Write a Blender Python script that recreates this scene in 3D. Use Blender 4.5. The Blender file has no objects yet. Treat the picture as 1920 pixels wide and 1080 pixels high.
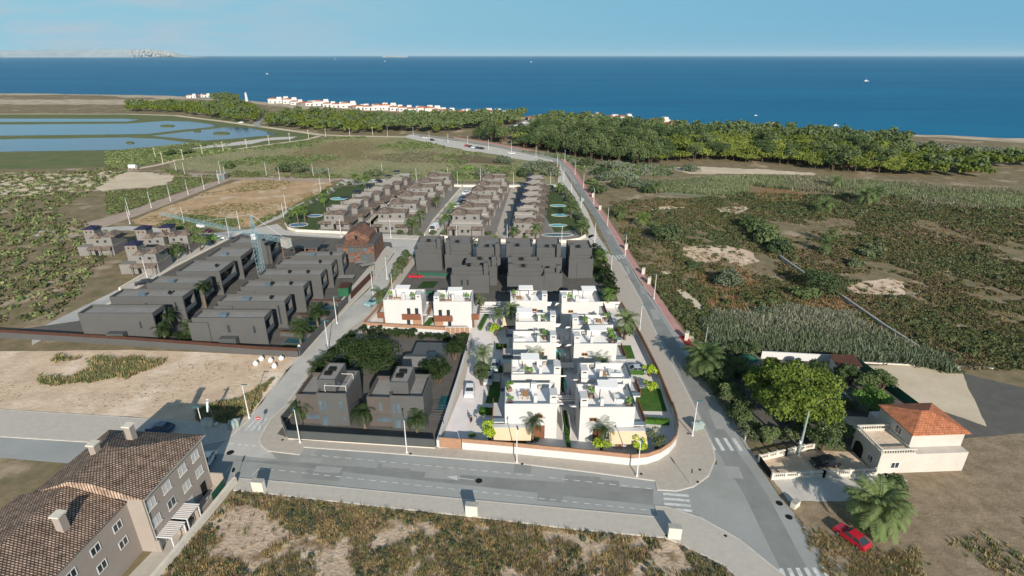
import bpy, math, random
import numpy as np
R = math.radians
sc = bpy.context.scene
# ------------------------------------------------------------ camera, sky, sun
CAMH = 60.0; FPX = 1035.0; PITCH = math.atan(436 / FPX)
SP, CP = math.sin(PITCH), math.cos(PITCH)
cam = bpy.data.cameras.new('camera'); co = bpy.data.objects.new('camera', cam)
sc.collection.objects.link(co); sc.camera = co
co.location = (0, 0, CAMH); co.rotation_euler = (math.pi / 2 - PITCH, 0, 0)
cam.sensor_width = 36; cam.lens = 36 * FPX / 1920; cam.clip_start = 1; cam.clip_end = 200000
SUN_EL = R(23.4); SUN_AZ = math.atan2(0.24, -0.97)
w = bpy.data.worlds.new('World'); sc.world = w; w.use_nodes = True
nt = w.node_tree; bg = nt.nodes['Background']
sky = nt.nodes.new('ShaderNodeTexSky'); sky.sky_type = 'NISHITA'; sky.sun_disc = False
sky.sun_elevation = SUN_EL; sky.sun_rotation = SUN_AZ; sky.altitude = 60; sky.air_density = 1.0
sky.dust_density = 0.6; sky.ozone_density = 1.0
bg.inputs['Strength'].default_value = 0.10
# thin clouds high in the sky (by direction)
tc = nt.nodes.new('ShaderNodeTexCoord'); mp = nt.nodes.new('ShaderNodeMapping')
mp.inputs['Scale'].default_value = (2.2, 2.2, 15)
nz = nt.nodes.new('ShaderNodeTexNoise'); nz.inputs['Scale'].default_value = 2.6; nz.inputs['Detail'].default_value = 6
nz.inputs['Roughness'].default_value = 0.55
rp = nt.nodes.new('ShaderNodeValToRGB'); rp.color_ramp.elements[0].position = 0.42; rp.color_ramp.elements[1].position = 0.58
rp.color_ramp.elements[1].color = (0.75, 0.75, 0.75, 1)
sx = nt.nodes.new('ShaderNodeSeparateXYZ'); mr = nt.nodes.new('ShaderNodeMapRange')
mr.inputs[1].default_value = -0.12; mr.inputs[2].default_value = -0.55
ml = nt.nodes.new('ShaderNodeMath'); ml.operation = 'MULTIPLY'
mx = nt.nodes.new('ShaderNodeMix'); mx.data_type = 'RGBA'
L = nt.links.new
L(tc.outputs['Generated'], mp.inputs[0]); L(mp.outputs[0], nz.inputs['Vector']); L(nz.outputs[0], rp.inputs[0])
L(tc.outputs['Generated'], sx.inputs[0]); L(sx.outputs[0], mr.inputs[0]); L(rp.outputs[0], ml.inputs[0]); L(mr.outputs[0], ml.inputs[1])
L(ml.outputs[0], mx.inputs[0]); L(sky.outputs[0], mx.inputs[6]); mx.inputs[7].default_value = (3.6, 3.9, 4.4, 1)
tint = nt.nodes.new('ShaderNodeMix'); tint.data_type = 'RGBA'; tint.blend_type = 'MULTIPLY'; tint.inputs[0].default_value = 1
tint.inputs[7].default_value = (0.86, 1.0, 0.98, 1)
L(mx.outputs[2], tint.inputs[6])
# clear marine air near the horizon: pale cyan, deeper towards the right
lx = nt.nodes.new('ShaderNodeMapRange'); lx.inputs[1].default_value = -0.7; lx.inputs[2].default_value = 0.75; L(sx.outputs[0], lx.inputs[0])
hc = nt.nodes.new('ShaderNodeMix'); hc.data_type = 'RGBA'; hc.inputs[6].default_value = (2.2, 4.2, 5.15, 1); hc.inputs[7].default_value = (1.15, 3.1, 4.5, 1); L(lx.outputs[0], hc.inputs[0])
hc2 = nt.nodes.new('ShaderNodeMix'); hc2.data_type = 'RGBA'; L(ml.outputs[0], hc2.inputs[0]); L(hc.outputs[2], hc2.inputs[6]); hc2.inputs[7].default_value = (3.3, 4.0, 4.6, 1)
ez = nt.nodes.new('ShaderNodeMapRange'); ez.inputs[1].default_value = 0.14; ez.inputs[2].default_value = 0.6; ez.inputs[3].default_value = 1; ez.inputs[4].default_value = 0; L(sx.outputs[2], ez.inputs[0])
fin = nt.nodes.new('ShaderNodeMix'); fin.data_type = 'RGBA'; L(ez.outputs[0], fin.inputs[0]); L(tint.outputs[2], fin.inputs[6]); L(hc2.outputs[2], fin.inputs[7]); L(fin.outputs[2], bg.inputs[0])
sl = bpy.data.lights.new('sun', 'SUN'); so = bpy.data.objects.new('sun', sl); sc.collection.objects.link(so)
sl.energy = 4.85; sl.angle = R(0.5); sl.color = (1.0, 0.92, 0.80)
so.rotation_euler = (math.pi / 2 - SUN_EL, 0, math.atan2(0.97, 0.24) * 0 + (math.pi - SUN_AZ))
so.location = (60, -200, 120)
sc.view_settings.view_transform = 'Standard'; sc.view_settings.look = 'None'
sc.view_settings.exposure = 0.45; sc.view_settings.gamma = 1
sc.render.resolution_x = 1024; sc.render.resolution_y = 576
# ------------------------------------------------------------ helpers
random.seed(7); RNG = np.random.default_rng(11)
COL = sc.collection
def G(px, py, z=0.0):
    "survey: a mark measured in the photograph turned into a place on the level z"
    X = (px - 960) / FPX; Y = (py - 540) / FPX; t = (CAMH - z) / (SP + Y * CP)
    return (X * t, (CP - Y * SP) * t)
def GP(l, z=0.0): return [G(a, b, z) for a, b in l]
ORD = ('first second third fourth fifth sixth seventh eighth ninth tenth eleventh twelfth thirteenth fourteenth fifteenth '
       'sixteenth seventeenth eighteenth nineteenth twentieth').split()
class MB:
    def __init__(s): s.v = []; s.f = []; s.m = []
    def add(s, vs, fs, mi=0):
        b = len(s.v); s.v += [tuple(p) for p in vs]; s.f += [tuple(b + i for i in q) for q in fs]; s.m += [mi] * len(fs)
    def box(s, x0, y0, z0, x1, y1, z1, mi=0):
        if x1 < x0: x0, x1 = x1, x0
        if y1 < y0: y0, y1 = y1, y0
        s.add([(x0, y0, z0), (x1, y0, z0), (x1, y1, z0), (x0, y1, z0), (x0, y0, z1), (x1, y0, z1), (x1, y1, z1), (x0, y1, z1)],
              [(3, 2, 1, 0), (4, 5, 6, 7), (0, 1, 5, 4), (1, 2, 6, 5), (2, 3, 7, 6), (3, 0, 4, 7)], mi); return s
    def obox(s, cx, cy, z0, z1, lx, ly, a, mi=0):
        c, n = math.cos(a), math.sin(a)
        P = [(cx + c * x - n * y, cy + n * x + c * y) for x, y in ((-lx/2, -ly/2), (lx/2, -ly/2), (lx/2, ly/2), (-lx/2, ly/2))]
        return s.prism(P, z0, z1, mi)
    def prism(s, P, z0, z1, mi=0, top=None):
        n = len(P)
        if sum(P[i][0] * P[(i+1) % n][1] - P[(i+1) % n][0] * P[i][1] for i in range(n)) < 0: P = P[::-1]
        b = len(s.v); s.v += [(x, y, z0) for x, y in P] + [(x, y, z1) for x, y in P]
        s.f.append(tuple(b + n + i for i in range(n))); s.m.append(mi if top is None else top)
        s.f.append(tuple(b + n - 1 - i for i in range(n))); s.m.append(mi)
        for i in range(n):
            j = (i + 1) % n; s.f.append((b + i, b + j, b + n + j, b + n + i)); s.m.append(mi)
        return s
    def cyl(s, p0, p1, r0, r1, n=8, mi=0):
        p0 = np.array(p0, float); p1 = np.array(p1, float); d = p1 - p0; d /= max(np.linalg.norm(d), 1e-9)
        u = np.cross(d, (0, 0, 1) if abs(d[2]) < .9 else (1, 0, 0)); u /= np.linalg.norm(u); v = np.cross(d, u)
        b = len(s.v)
        for p, r in ((p0, r0), (p1, r1)):
            for i in range(n):
                a = 2 * math.pi * i / n; s.v.append(tuple(p + r * (math.cos(a) * u + math.sin(a) * v)))
        for i in range(n):
            j = (i + 1) % n; s.f.append((b + i, b + n + i, b + n + j, b + j)); s.m.append(mi)
        s.f.append(tuple(b + i for i in range(n))); s.f.append(tuple(b + 2 * n - 1 - i for i in range(n))); s.m += [mi, mi]
        return s
    def bar(s, p0, p1, t, mi=0): return s.cyl(p0, p1, t * .7, t * .7, 4, mi)
    def shell(s, x0, y0, x1, y1, z0, h, t=0.22, drop=0.95, mi=0, roof=1, lo=None):
        "walls with a parapet round a sunk flat roof, one body"
        zr = h - drop
        o = [(x0, y0), (x1, y0), (x1, y1), (x0, y1)]; i = [(x0+t, y0+t), (x1-t, y0+t), (x1-t, y1-t), (x0+t, y1-t)]
        v = [(x, y, z0) for x, y in o] + [(x, y, h) for x, y in o] + [(x, y, h) for x, y in i] + [(x, y, zr) for x, y in i]
        f = []
        for k in range(4):
            j = (k + 1) % 4; f += [(k, j, 4+j, 4+k), (4+k, 4+j, 8+j, 8+k), (8+k, 8+j, 12+j, 12+k)]
        s.add(v, f + [(3, 2, 1, 0)], mi); s.add([v[12], v[13], v[14], v[15]], [(0, 1, 2, 3)], roof); return s
    def hip(s, x0, y0, x1, y1, z, h, mi=0, gable=False, th=0.14):
        lx, ly = x1 - x0, y1 - y0
        if lx >= ly:
            k = 0 if gable else ly / 2; a, b = (x0 + k, (y0+y1)/2, z+h), (x1 - k, (y0+y1)/2, z+h)
            F = [(0, 1, 5, 4), (1, 2, 5), (2, 3, 4, 5), (3, 0, 4)]
        else:
            k = 0 if gable else lx / 2; a, b = ((x0+x1)/2, y0 + k, z+h), ((x0+x1)/2, y1 - k, z+h)
            F = [(1, 2, 5, 4), (2, 3, 5), (3, 0, 4, 5), (0, 1, 4)]
        v = [(x0, y0, z), (x1, y0, z), (x1, y1, z), (x0, y1, z), a, b, (x0, y0, z-th), (x1, y0, z-th), (x1, y1, z-th), (x0, y1, z-th)]
        s.add(v, F + [(0, 6, 7, 1), (1, 7, 8, 2), (2, 8, 9, 3), (3, 9, 6, 0), (9, 8, 7, 6)], mi); return s
    def shed(s, x0, y0, x1, y1, zl, zh, side='S', mi=0, th=.12):
        "lean-to roof, low on the given side"
        z = {'S': (zl, zl, zh, zh), 'N': (zh, zh, zl, zl), 'W': (zl, zh, zh, zl), 'E': (zh, zl, zl, zh)}[side]
        P = [(x0, y0), (x1, y0), (x1, y1), (x0, y1)]
        s.add([(P[i][0], P[i][1], z[i]) for i in range(4)] + [(P[i][0], P[i][1], z[i] - th) for i in range(4)],
              [(0, 1, 2, 3), (7, 6, 5, 4), (0, 4, 5, 1), (1, 5, 6, 2), (2, 6, 7, 3), (3, 7, 4, 0)], mi); return s
    def ribbon(s, pts, z0, z1, t, mi=0, closed=False):
        "a wall of thickness t along a line"
        n = len(pts); Lp = []; Rp = []
        for i, p in enumerate(pts):
            a = pts[i-1] if (i or closed) else p; b = pts[(i+1) % n] if (i < n-1 or closed) else p
            dx, dy = b[0]-a[0], b[1]-a[1]; l = math.hypot(dx, dy) or 1; nx, ny = -dy/l*t/2, dx/l*t/2
            Lp.append((p[0]+nx, p[1]+ny)); Rp.append((p[0]-nx, p[1]-ny))
        b0 = len(s.v)
        for i in range(n): s.v += [(*Rp[i], z0), (*Lp[i], z0), (*Lp[i], z1), (*Rp[i], z1)]
        for i in range(n if closed else n-1):
            a = b0 + 4*i; b = b0 + 4*((i+1) % n)
            s.f += [(a, b, b+3, a+3), (b+1, a+1, a+2, b+2), (a+3, b+3, b+2, a+2), (a+1, b+1, b, a)]; s.m += [mi]*4
        if not closed:
            s.f += [(b0, b0+3, b0+2, b0+1), (b0+4*n-4, b0+4*n-3, b0+4*n-2, b0+4*n-1)]; s.m += [mi]*2
        return s
    def sphere(s, c, rx, ry, rz, n=8, mi=0):
        b = len(s.v); s.v.append((c[0], c[1], c[2]-rz)); m = n // 2
        for i in range(1, m):
            a = -math.pi/2 + math.pi*i/m
            for j in range(n):
                t = 2*math.pi*j/n; s.v.append((c[0]+rx*math.cos(a)*math.cos(t), c[1]+ry*math.cos(a)*math.sin(t), c[2]+rz*math.sin(a)))
        s.v.append((c[0], c[1], c[2]+rz)); e = len(s.v)-1
        for j in range(n):
            k = (j+1) % n
            s.f.append((b, b+1+k, b+1+j)); s.m.append(mi)
            for i in range(m-2):
                s.f.append((b+1+i*n+j, b+1+i*n+k, b+1+(i+1)*n+k, b+1+(i+1)*n+j)); s.m.append(mi)
            s.f.append((e, b+1+(m-2)*n+j, b+1+(m-2)*n+k)); s.m.append(mi)
        return s
    def build(s, name, mats, parent=None, loc=None, smooth=False):
        if not isinstance(mats, (list, tuple)): mats = [mats]
        me = bpy.data.meshes.new(name); me.from_pydata(s.v, [], s.f)
        for m in mats: me.materials.append(m)
        if len(mats) > 1: me.polygons.foreach_set('material_index', s.m)
        if smooth: me.polygons.foreach_set('use_smooth', [True] * len(s.f))
        me.update(); o = bpy.data.objects.new(name, me); COL.objects.link(o)
        if parent: o.parent = parent
        if loc: o.location = loc
        return o
def tag(o, label, cat, group=None):
    o['label'] = label; o['category'] = cat
    if group: o['group'] = group
    return o
def thing(name, label, cat, loc=(0, 0, 0), rz=0.0, group=None):
    o = bpy.data.objects.new(name, None); COL.objects.link(o); o.empty_display_size = .3
    o.location = (loc[0], loc[1], loc[2] if len(loc) > 2 else 0); o.rotation_euler = (0, 0, rz)
    return tag(o, label, cat, group)
KIDS = {}
def kids(o):
    return [c for c in o.children]
def dup(root, loc, rz=0.0, label=None, group=None, scale=None, color=None):
    def rec(o, par):
        c = o.copy(); COL.objects.link(c); c.parent = par
        for k in kids(o): rec(k, c)
        return c
    r = rec(root, None); r.location = (loc[0], loc[1], loc[2] if len(loc) > 2 else 0); r.rotation_euler = (0, 0, rz)
    if scale: r.scale = scale if isinstance(scale, tuple) else (scale,)*3
    if label: r['label'] = label
    if group: r['group'] = group
    if color:
        for k in r.children:
            if k.name.split('.')[0] in ('body', 'paint'): k.color = (*color, 1)
    return r
FIRST = {}
def place(key, maker, loc, rz=0.0, label=None, group=None, scale=None, color=None):
    "the first of a kind is built, the others are copies of it"
    if key not in FIRST: FIRST[key] = [maker(), False]
    src, used = FIRST[key]
    if used: return dup(src, loc, rz, label, group, scale, color)
    FIRST[key][1] = True; src.location = (loc[0], loc[1], loc[2] if len(loc) > 2 else 0); src.rotation_euler = (0, 0, rz)
    if scale: src.scale = scale if isinstance(scale, tuple) else (scale,)*3
    if label: src['label'] = label
    if group: src['group'] = group
    if color:
        for k in src.children:
            if k.name.split('.')[0] in ('body', 'paint'): k.color = (*color, 1)
    return src
# ------------------------------------------------------------ materials
def newmat(name):
    m = bpy.data.materials.new(name); m.use_nodes = True; return m, m.node_tree.nodes, m.node_tree.links, m.node_tree.nodes['Principled BSDF']
def M(name, c1, c2=None, scale=1.0, rough=0.8, bump=0.0, spec=0.3, lo=.35, hi=.65, c3=None, scale3=.1, lo3=.5, hi3=.6, obj=False, grain=0.0, metal=0.0, amt3=1.0):
    "a surface: colour c1 mottled with c2 by noise, optionally patched with c3 at a larger scale"
    m, N, K, B = newmat(name)
    B.inputs['Roughness'].default_value = rough; B.inputs['Specular IOR Level'].default_value = spec; B.inputs['Metallic'].default_value = metal
    if c2 is None: c2 = tuple(min(1, c * .86) for c in c1)
    if obj: v = N.new('ShaderNodeTexCoord').outputs['Object']
    else: v = N.new('ShaderNodeNewGeometry').outputs['Position']
    def noise(s, d=5, r=.6):
        n = N.new('ShaderNodeTexNoise'); n.inputs['Scale'].default_value = s; n.inputs['Detail'].default_value = d
        n.inputs['Roughness'].default_value = r; K.new(v, n.inputs['Vector']); return n.outputs[0]
    def ramp(f, a, b, ca, cb):
        r = N.new('ShaderNodeValToRGB'); r.color_ramp.elements[0].position = a; r.color_ramp.elements[1].position = b
        r.color_ramp.elements[0].color = ca; r.color_ramp.elements[1].color = cb; K.new(f, r.inputs[0]); return r.outputs[0]
    n1 = noise(scale); out = ramp(n1, lo, hi, (*c1, 1), (*c2, 1))
    if c3 is not None:
        f = ramp(noise(scale3, 6, .62), lo3, hi3, (0, 0, 0, 1), (amt3, amt3, amt3, 1))
        x = N.new('ShaderNodeMix'); x.data_type = 'RGBA'; K.new(f, x.inputs[0]); K.new(out, x.inputs[6]); x.inputs[7].default_value = (*c3, 1); out = x.outputs[2]
    if grain:
        g = ramp(noise(7.0, 4, .7), .3, .7, (1-grain,)*3 + (1,), (1+grain*.6,)*3 + (1,))
        x = N.new('ShaderNodeMix'); x.data_type = 'RGBA'; x.blend_type = 'MULTIPLY'; x.inputs[0].default_value = 1
        K.new(out, x.inputs[6]); K.new(g, x.inputs[7]); out = x.outputs[2]
    K.new(out, B.inputs['Base Color'])
    if bump:
        b = N.new('ShaderNodeBump'); b.inputs['Strength'].default_value = bump; b.inputs['Distance'].default_value = .3
        K.new(noise(scale * 4, 5), b.inputs['Height']); K.new(b.outputs[0], B.inputs['Normal'])
    return m
def bricks(name, ca, cb, cm, sx, sy, rough=.85, rot=0.0, mort=.03, obj=True, off=.5, grain=.12, wall=False, bump=.4):
    m, N, K, B = newmat(name); B.inputs['Roughness'].default_value = rough; B.inputs['Specular IOR Level'].default_value = .2
    t = N.new('ShaderNodeTexCoord'); v = t.outputs['Object'] if obj else N.new('ShaderNodeNewGeometry').outputs['Position']
    mp = N.new('ShaderNodeMapping'); mp.inputs['Rotation'].default_value = (R(90) if wall else 0, 0, rot); K.new(v, mp.inputs[0])
    b = N.new('ShaderNodeTexBrick'); b.inputs['Color1'].default_value = (*ca, 1); b.inputs['Color2'].default_value = (*cb, 1)
    b.inputs['Mortar'].default_value = (*cm, 1); b.inputs['Scale'].default_value = 1; b.inputs['Brick Width'].default_value = sx
    b.inputs['Row Height'].default_value = sy; b.inputs['Mortar Size'].default_value = mort; b.offset = off; b.inputs['Bias'].default_value = 0
    K.new(mp.outputs[0], b.inputs['Vector'])
    n = N.new('ShaderNodeTexNoise'); n.inputs['Scale'].default_value = 1.3; n.inputs['Detail'].default_value = 6; K.new(v, n.inputs['Vector'])
    r = N.new('ShaderNodeValToRGB'); r.color_ramp.elements[0].position = .3; r.color_ramp.elements[1].position = .7
    r.color_ramp.elements[0].color = (1-grain*2,)*3 + (1,); r.color_ramp.elements[1].color = (1+grain,)*3 + (1,); K.new(n.outputs[0], r.inputs[0])
    x = N.new('ShaderNodeMix'); x.data_type = 'RGBA'; x.blend_type = 'MULTIPLY'; x.inputs[0].default_value = 1
    K.new(b.outputs[0], x.inputs[6]); K.new(r.outputs[0], x.inputs[7]); K.new(x.outputs[2], B.inputs['Base Color'])
    if bump:
        bp = N.new('ShaderNodeBump'); bp.inputs['Strength'].default_value = bump; bp.inputs['Distance'].default_value = .05
        bp.invert = True; K.new(b.outputs['Fac'], bp.inputs['Height']); K.new(bp.outputs[0], B.inputs['Normal'])
    return m
def leafmat(name, c1, c2, vary=.5, attr=False, trans=.25, scale=.5):
    m, N, K, B = newmat(name); B.inputs['Roughness'].default_value = .75; B.inputs['Specular IOR Level'].default_value = .15
    if attr:
        a = N.new('ShaderNodeAttribute'); a.attribute_name = 'Col'; out = a.outputs['Color']
    else:
        g = N.new('ShaderNodeNewGeometry'); n = N.new('ShaderNodeTexNoise'); n.inputs['Scale'].default_value = scale; n.inputs['Detail'].default_value = 4
        K.new(g.outputs['Position'], n.inputs['Vector']); oi = N.new('ShaderNodeObjectInfo')
        ad = N.new('ShaderNodeMath'); ad.operation = 'MULTIPLY_ADD'; ad.inputs[1].default_value = vary; ad.inputs[2].default_value = -vary/2; K.new(oi.outputs['Random'], ad.inputs[0])
        a2 = N.new('ShaderNodeMath'); a2.operation = 'ADD'; K.new(ad.outputs[0], a2.inputs[0]); K.new(n.outputs[0], a2.inputs[1])
        r = N.new('ShaderNodeValToRGB'); r.color_ramp.elements[0].position = .3; r.color_ramp.elements[1].position = .7
        r.color_ramp.elements[0].color = (*c1, 1); r.color_ramp.elements[1].color = (*c2, 1); K.new(a2.outputs[0], r.inputs[0]); out = r.outputs[0]
    K.new(out, B.inputs['Base Color'])
    tr = N.new('ShaderNodeBsdfTranslucent'); K.new(out, tr.inputs['Color']); ms = N.new('ShaderNodeMixShader'); ms.inputs[0].default_value = trans
    K.new(B.outputs[0], ms.inputs[1]); K.new(tr.outputs[0], ms.inputs[2]); K.new(ms.outputs[0], N['Material Output'].inputs[0])
    return m
def paint(name, rough=.25):
    m, N, K, B = newmat(name); oi = N.new('ShaderNodeObjectInfo'); K.new(oi.outputs['Color'], B.inputs['Base Color'])
    B.inputs['Roughness'].default_value = rough; B.inputs['Coat Weight'].default_value = .5; return m
def watermat(name, c, c2, rough=.08, bs=1.0, bump=.1, spec=.5, scale=.02, stretch=1.0):
    m, N, K, B = newmat(name); B.inputs['Roughness'].default_value = rough; B.inputs['Specular IOR Level'].default_value = spec; B.inputs['IOR'].default_value = 1.33
    g = N.new('ShaderNodeNewGeometry'); mp = N.new('ShaderNodeMapping'); mp.inputs['Scale'].default_value = (1, stretch, 1); K.new(g.outputs['Position'], mp.inputs[0])
    n = N.new('ShaderNodeTexNoise'); n.inputs['Scale'].default_value = scale; n.inputs['Detail'].default_value = 8; n.inputs['Roughness'].default_value = .65; K.new(mp.outputs[0], n.inputs['Vector'])
    r = N.new('ShaderNodeValToRGB'); r.color_ramp.elements[0].position = .35; r.color_ramp.elements[1].position = .65
    r.color_ramp.elements[0].color = (*c, 1); r.color_ramp.elements[1].color = (*c2, 1); K.new(n.outputs[0], r.inputs[0])
    n3 = N.new('ShaderNodeTexNoise'); n3.inputs['Scale'].default_value = scale*.09; n3.inputs['Detail'].default_value = 7; n3.inputs['Roughness'].default_value = .6; K.new(mp.outputs[0], n3.inputs['Vector'])
    r3 = N.new('ShaderNodeValToRGB'); r3.color_ramp.elements[0].position = .38; r3.color_ramp.elements[1].position = .62; r3.color_ramp.elements[0].color = (.80, .84, .90, 1); r3.color_ramp.elements[1].color = (1.15, 1.1, 1.05, 1); K.new(n3.outputs[0], r3.inputs[0])
    xm = N.new('ShaderNodeMix'); xm.data_type = 'RGBA'; xm.blend_type = 'MULTIPLY'; xm.inputs[0].default_value = 1; K.new(r.outputs[0], xm.inputs[6]); K.new(r3.outputs[0], xm.inputs[7]); K.new(xm.outputs[2], B.inputs['Base Color'])
    n2 = N.new('ShaderNodeTexNoise'); n2.inputs['Scale'].default_value = bs; n2.inputs['Detail'].default_value = 6; K.new(g.outputs['Position'], n2.inputs['Vector'])
    b = N.new('ShaderNodeBump'); b.inputs['Strength'].default_value = bump; b.inputs['Distance'].default_value = .5; K.new(n2.outputs[0], b.inputs['Height']); K.new(b.outputs[0], B.inputs['Normal'])
    return m
m_scrub = M('scrub_soil', (.15, .13, .07), (.24, .185, .115), .25, .95, .3, .1, .35, .62, c3=(.42, .33, .24), scale3=.05, lo3=.56, hi3=.66, grain=.35)
m_field = M('meadow_soil', (.22, .215, .11), (.28, .25, .15), .08, .95, .2, .1, .3, .7, c3=(.16, .175, .085), scale3=.018, lo3=.48, hi3=.62, grain=.25)
m_bankgreen = M('bank_grass', (.10, .13, .05), (.15, .15, .07), .1, .95, .2, .1, grain=.2)
m_nearsoil = M('near_sandy_soil', (0.546, 0.429, 0.325), (0.416, 0.312, 0.221), .5, .95, .6, .1, .35, .65, c3=(0.221, 0.156, 0.091), scale3=.3, lo3=.5, hi3=.62, grain=.3)
m_plot = M('bare_plot_soil', (0.61, 0.47, 0.342), (0.488, 0.366, 0.262), .22, .95, .5, .1, .35, .65, c3=(0.732, 0.61, 0.488), scale3=.09, lo3=.52, hi3=.68, grain=.16)
m_brownplot = M('brown_plot_soil', (.50, .335, .20), (.36, .25, .14), .16, .95, .3, .1, .35, .65, c3=(.52, .42, .32), scale3=.11, lo3=.55, hi3=.62, grain=.3)
m_sand = M('pale_sand', (.58, .49, .37), (.48, .39, .28), .1, .95, .2, .1, grain=.15)
m_rust = M('rusty_dry_soil', (0.26, 0.175, 0.1), (0.2, 0.14, 0.08), .5, .95, .3, .1, grain=.35)
m_beach = M('beach_sand', (.50, .41, .31), (.30, .25, .18), .06, .95, 0, .1, grain=.2)
m_dirt = M('yard_dirt', (.30, .23, .16), (.20, .155, .10), .5, .95, .3, .1, grain=.3)
m_asph = M('asphalt', (0.295, 0.3, 0.285), (0.25, 0.255, 0.245), .12, .85, .1, .25, .35, .65, c3=(0.373, 0.366, 0.317), scale3=.05, lo3=.45, hi3=.62, grain=.10)
m_asphwide = M('dusty_concrete_road', (0.482, 0.448, 0.409), (0.403, 0.386, 0.358), .12, .88, .1, .2, .35, .65, c3=(0.336, 0.336, 0.325), scale3=.05, lo3=.5, hi3=.62, grain=.08)
m_avenue = M('avenue_asphalt', (0.315, 0.322, 0.31), (0.27, 0.278, 0.27), .09, .85, .1, .25, .35, .65, c3=(0.243, 0.240, 0.215), scale3=.035, lo3=.52, hi3=.66, grain=.09)
m_tyreband = M('worn_asphalt_band', (0.19, 0.195, 0.185), (0.23, 0.235, 0.225), .3, .85, .05, .25, grain=.1)
m_patchd = M('dark_asphalt_patch', (0.235, 0.24, 0.23), (0.215, 0.22, 0.21), .8, .9, 0, .2, grain=.1)
m_patchl = M('dusty_asphalt_patch', (0.315, 0.315, 0.3), (0.285, 0.285, 0.27), .8, .9, 0, .2, grain=.1)
m_crack = M('tar_seam', (.16, .16, .155), None, 1, .9)
m_pave = bricks('pavement_slabs', (0.405, 0.36, 0.31), (0.395, 0.35, 0.3), (0.38, 0.335, 0.29), 1.2, .6, obj=False, mort=.02, grain=.04, bump=0)
m_pave2 = bricks('grey_pavement_slabs', (0.44, 0.405, 0.355), (0.425, 0.39, 0.345), (0.41, 0.375, 0.33), 1.2, .6, obj=False, mort=.02, grain=.035, bump=0)
m_pavepale = M('pale_concrete', (.52, .49, .44), (.44, .41, .37), .3, .85, .1, .2, grain=.08)
m_kerb = M('kerb_stone', (.55, .51, .45), (.47, .43, .38), .8, .85, 0, .2)
m_pink = M('pink_footway', (.46, .25, .225), (.38, .21, .19), .35, .9, .1, .2, grain=.12)
m_red = M('red_footway', (.30, .035, .035), (.24, .03, .03), .5, .8, 0, .2, grain=.1)
m_pinkroad = M('pinkish_dirt_road', (.40, .305, .245), (.32, .245, .195), .12, .9, .1, .2, grain=.12)
m_mark = M('road_marking_paint', (.62, .62, .60), (.42, .43, .42), 1.2, .7, 0, .2)
m_dlawn2 = M('muted_lawn', (.05, .075, .03), (.075, .10, .04), .6, .95, .2, .1, grain=.3)
m_lawn = M('lawn', (.045, .10, .02), (.065, .13, .03), .6, .95, .2, .1, grain=.25)
m_white = M('white_render', (0.507, 0.498, 0.488), (0.485, 0.476, 0.466), .5, .8, .05, .3)
m_terr = M('terrace_tiles', (0.66, 0.61, 0.575), (0.61, 0.565, 0.53), .6, .7, 0, .3)
m_wtop = M('white_terrace_floor', (.84, .81, .785), (.80, .77, .745), .6, .8, 0, .3)
m_drive = M('pale_pinkish_paving', (0.7, 0.64, 0.63), (0.64, 0.59, 0.58), .4, .8, 0, .3, grain=.04)
m_gwall = M('dimmed_render', (0.088, 0.088, 0.086), (0.082, 0.081, 0.08), .4, .85, .05, .2)  # dimming laid over the compound and near houses, put into the colour
m_groof = M('dimmed_roofing', (0.231, 0.224, 0.211), (0.197, 0.189, 0.181), .5, .9, .05, .15)  # roofs of the same blocks, dimming kept in the colour
m_gwall2 = M('dimmed_grey_render', (0.085, 0.084, 0.084), (0.077, 0.077, 0.077), .4, .85, .05, .2)  # tower walls darkened as a block, the dimming is in the colour
m_groof2 = M('dimmed_grey_roofing', (0.175, 0.168, 0.16), (0.146, 0.139, 0.134), .5, .9, .05, .15)  # tower roofs carry the same dimming in their colour
m_gwood = M('dimmed_cladding', (0.094, 0.08, 0.073), (0.082, 0.07, 0.064), .8, .85, .05, .2)  # cladding tone includes the dimming of the near plot
m_ground_dark = M('dimmed_yard_paving', (0.121, 0.112, 0.102), (0.099, 0.093, 0.085), .4, .9, .1, .15, grain=.12)  # ground colour holds the dimming of the yards and the garden shade
m_dlawn = M('dimmed_lawn', (.022, .045, .015), (.035, .06, .02), .6, .95, .2, .1)  # lawn colour darkened to carry the dimming of the yards
m_brownrail = M('rust_brown_fence', (0.078, 0.035, 0.023), (0.058, 0.027, 0.02), 1.0, .8, 0, .2)
m_glass = M('dark_glass', (.03, .04, .05), (.02, .03, .035), .5, .08, 0, .6)
m_bglass = M('blue_grey_glass', (.10, .14, .17), (.07, .10, .13), .8, .12, 0, .6)
m_dark = M('dark_opening', (.018, .018, .018), (.012, .012, .012), .5, .8, 0, .1)
m_gmetal = M('grey_metal_sheet', (0.071, 0.076, 0.076), (0.061, 0.068, 0.068), .6, .5, 0, .4)
m_slat = bricks('brown_timber_slats', (.40, .235, .155), (.36, .21, .135), (.17, .095, .06), 60, .16, obj=False, wall=True, mort=.02, grain=.06, bump=0)
m_slatd = bricks('rust_brown_slats', (.21, .085, .05), (.19, .078, .045), (.10, .04, .025), 60, .2, obj=False, wall=True, mort=.02, grain=.06, bump=0)
m_wood = M('teak', (.42, .22, .10), (.34, .17, .075), 3, .6, 0, .3)
m_awn = M('beige_awning', (0.66, 0.49, 0.33), (0.62, 0.46, 0.31), .6, .85, 0, .2)
m_tile = bricks('faded_clay_tiles', (0.225, 0.176, 0.143), (0.166, 0.129, 0.106), (0.113, 0.086, 0.07), .5, .35, obj=False, mort=.05, grain=.3, bump=0)
m_tilen = bricks('old_barrel_tiles', (.50, .37, .28), (.38, .26, .19), (.055, .036, .03), .40, .27, obj=True, mort=.062, grain=.25, bump=.9)
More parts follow.
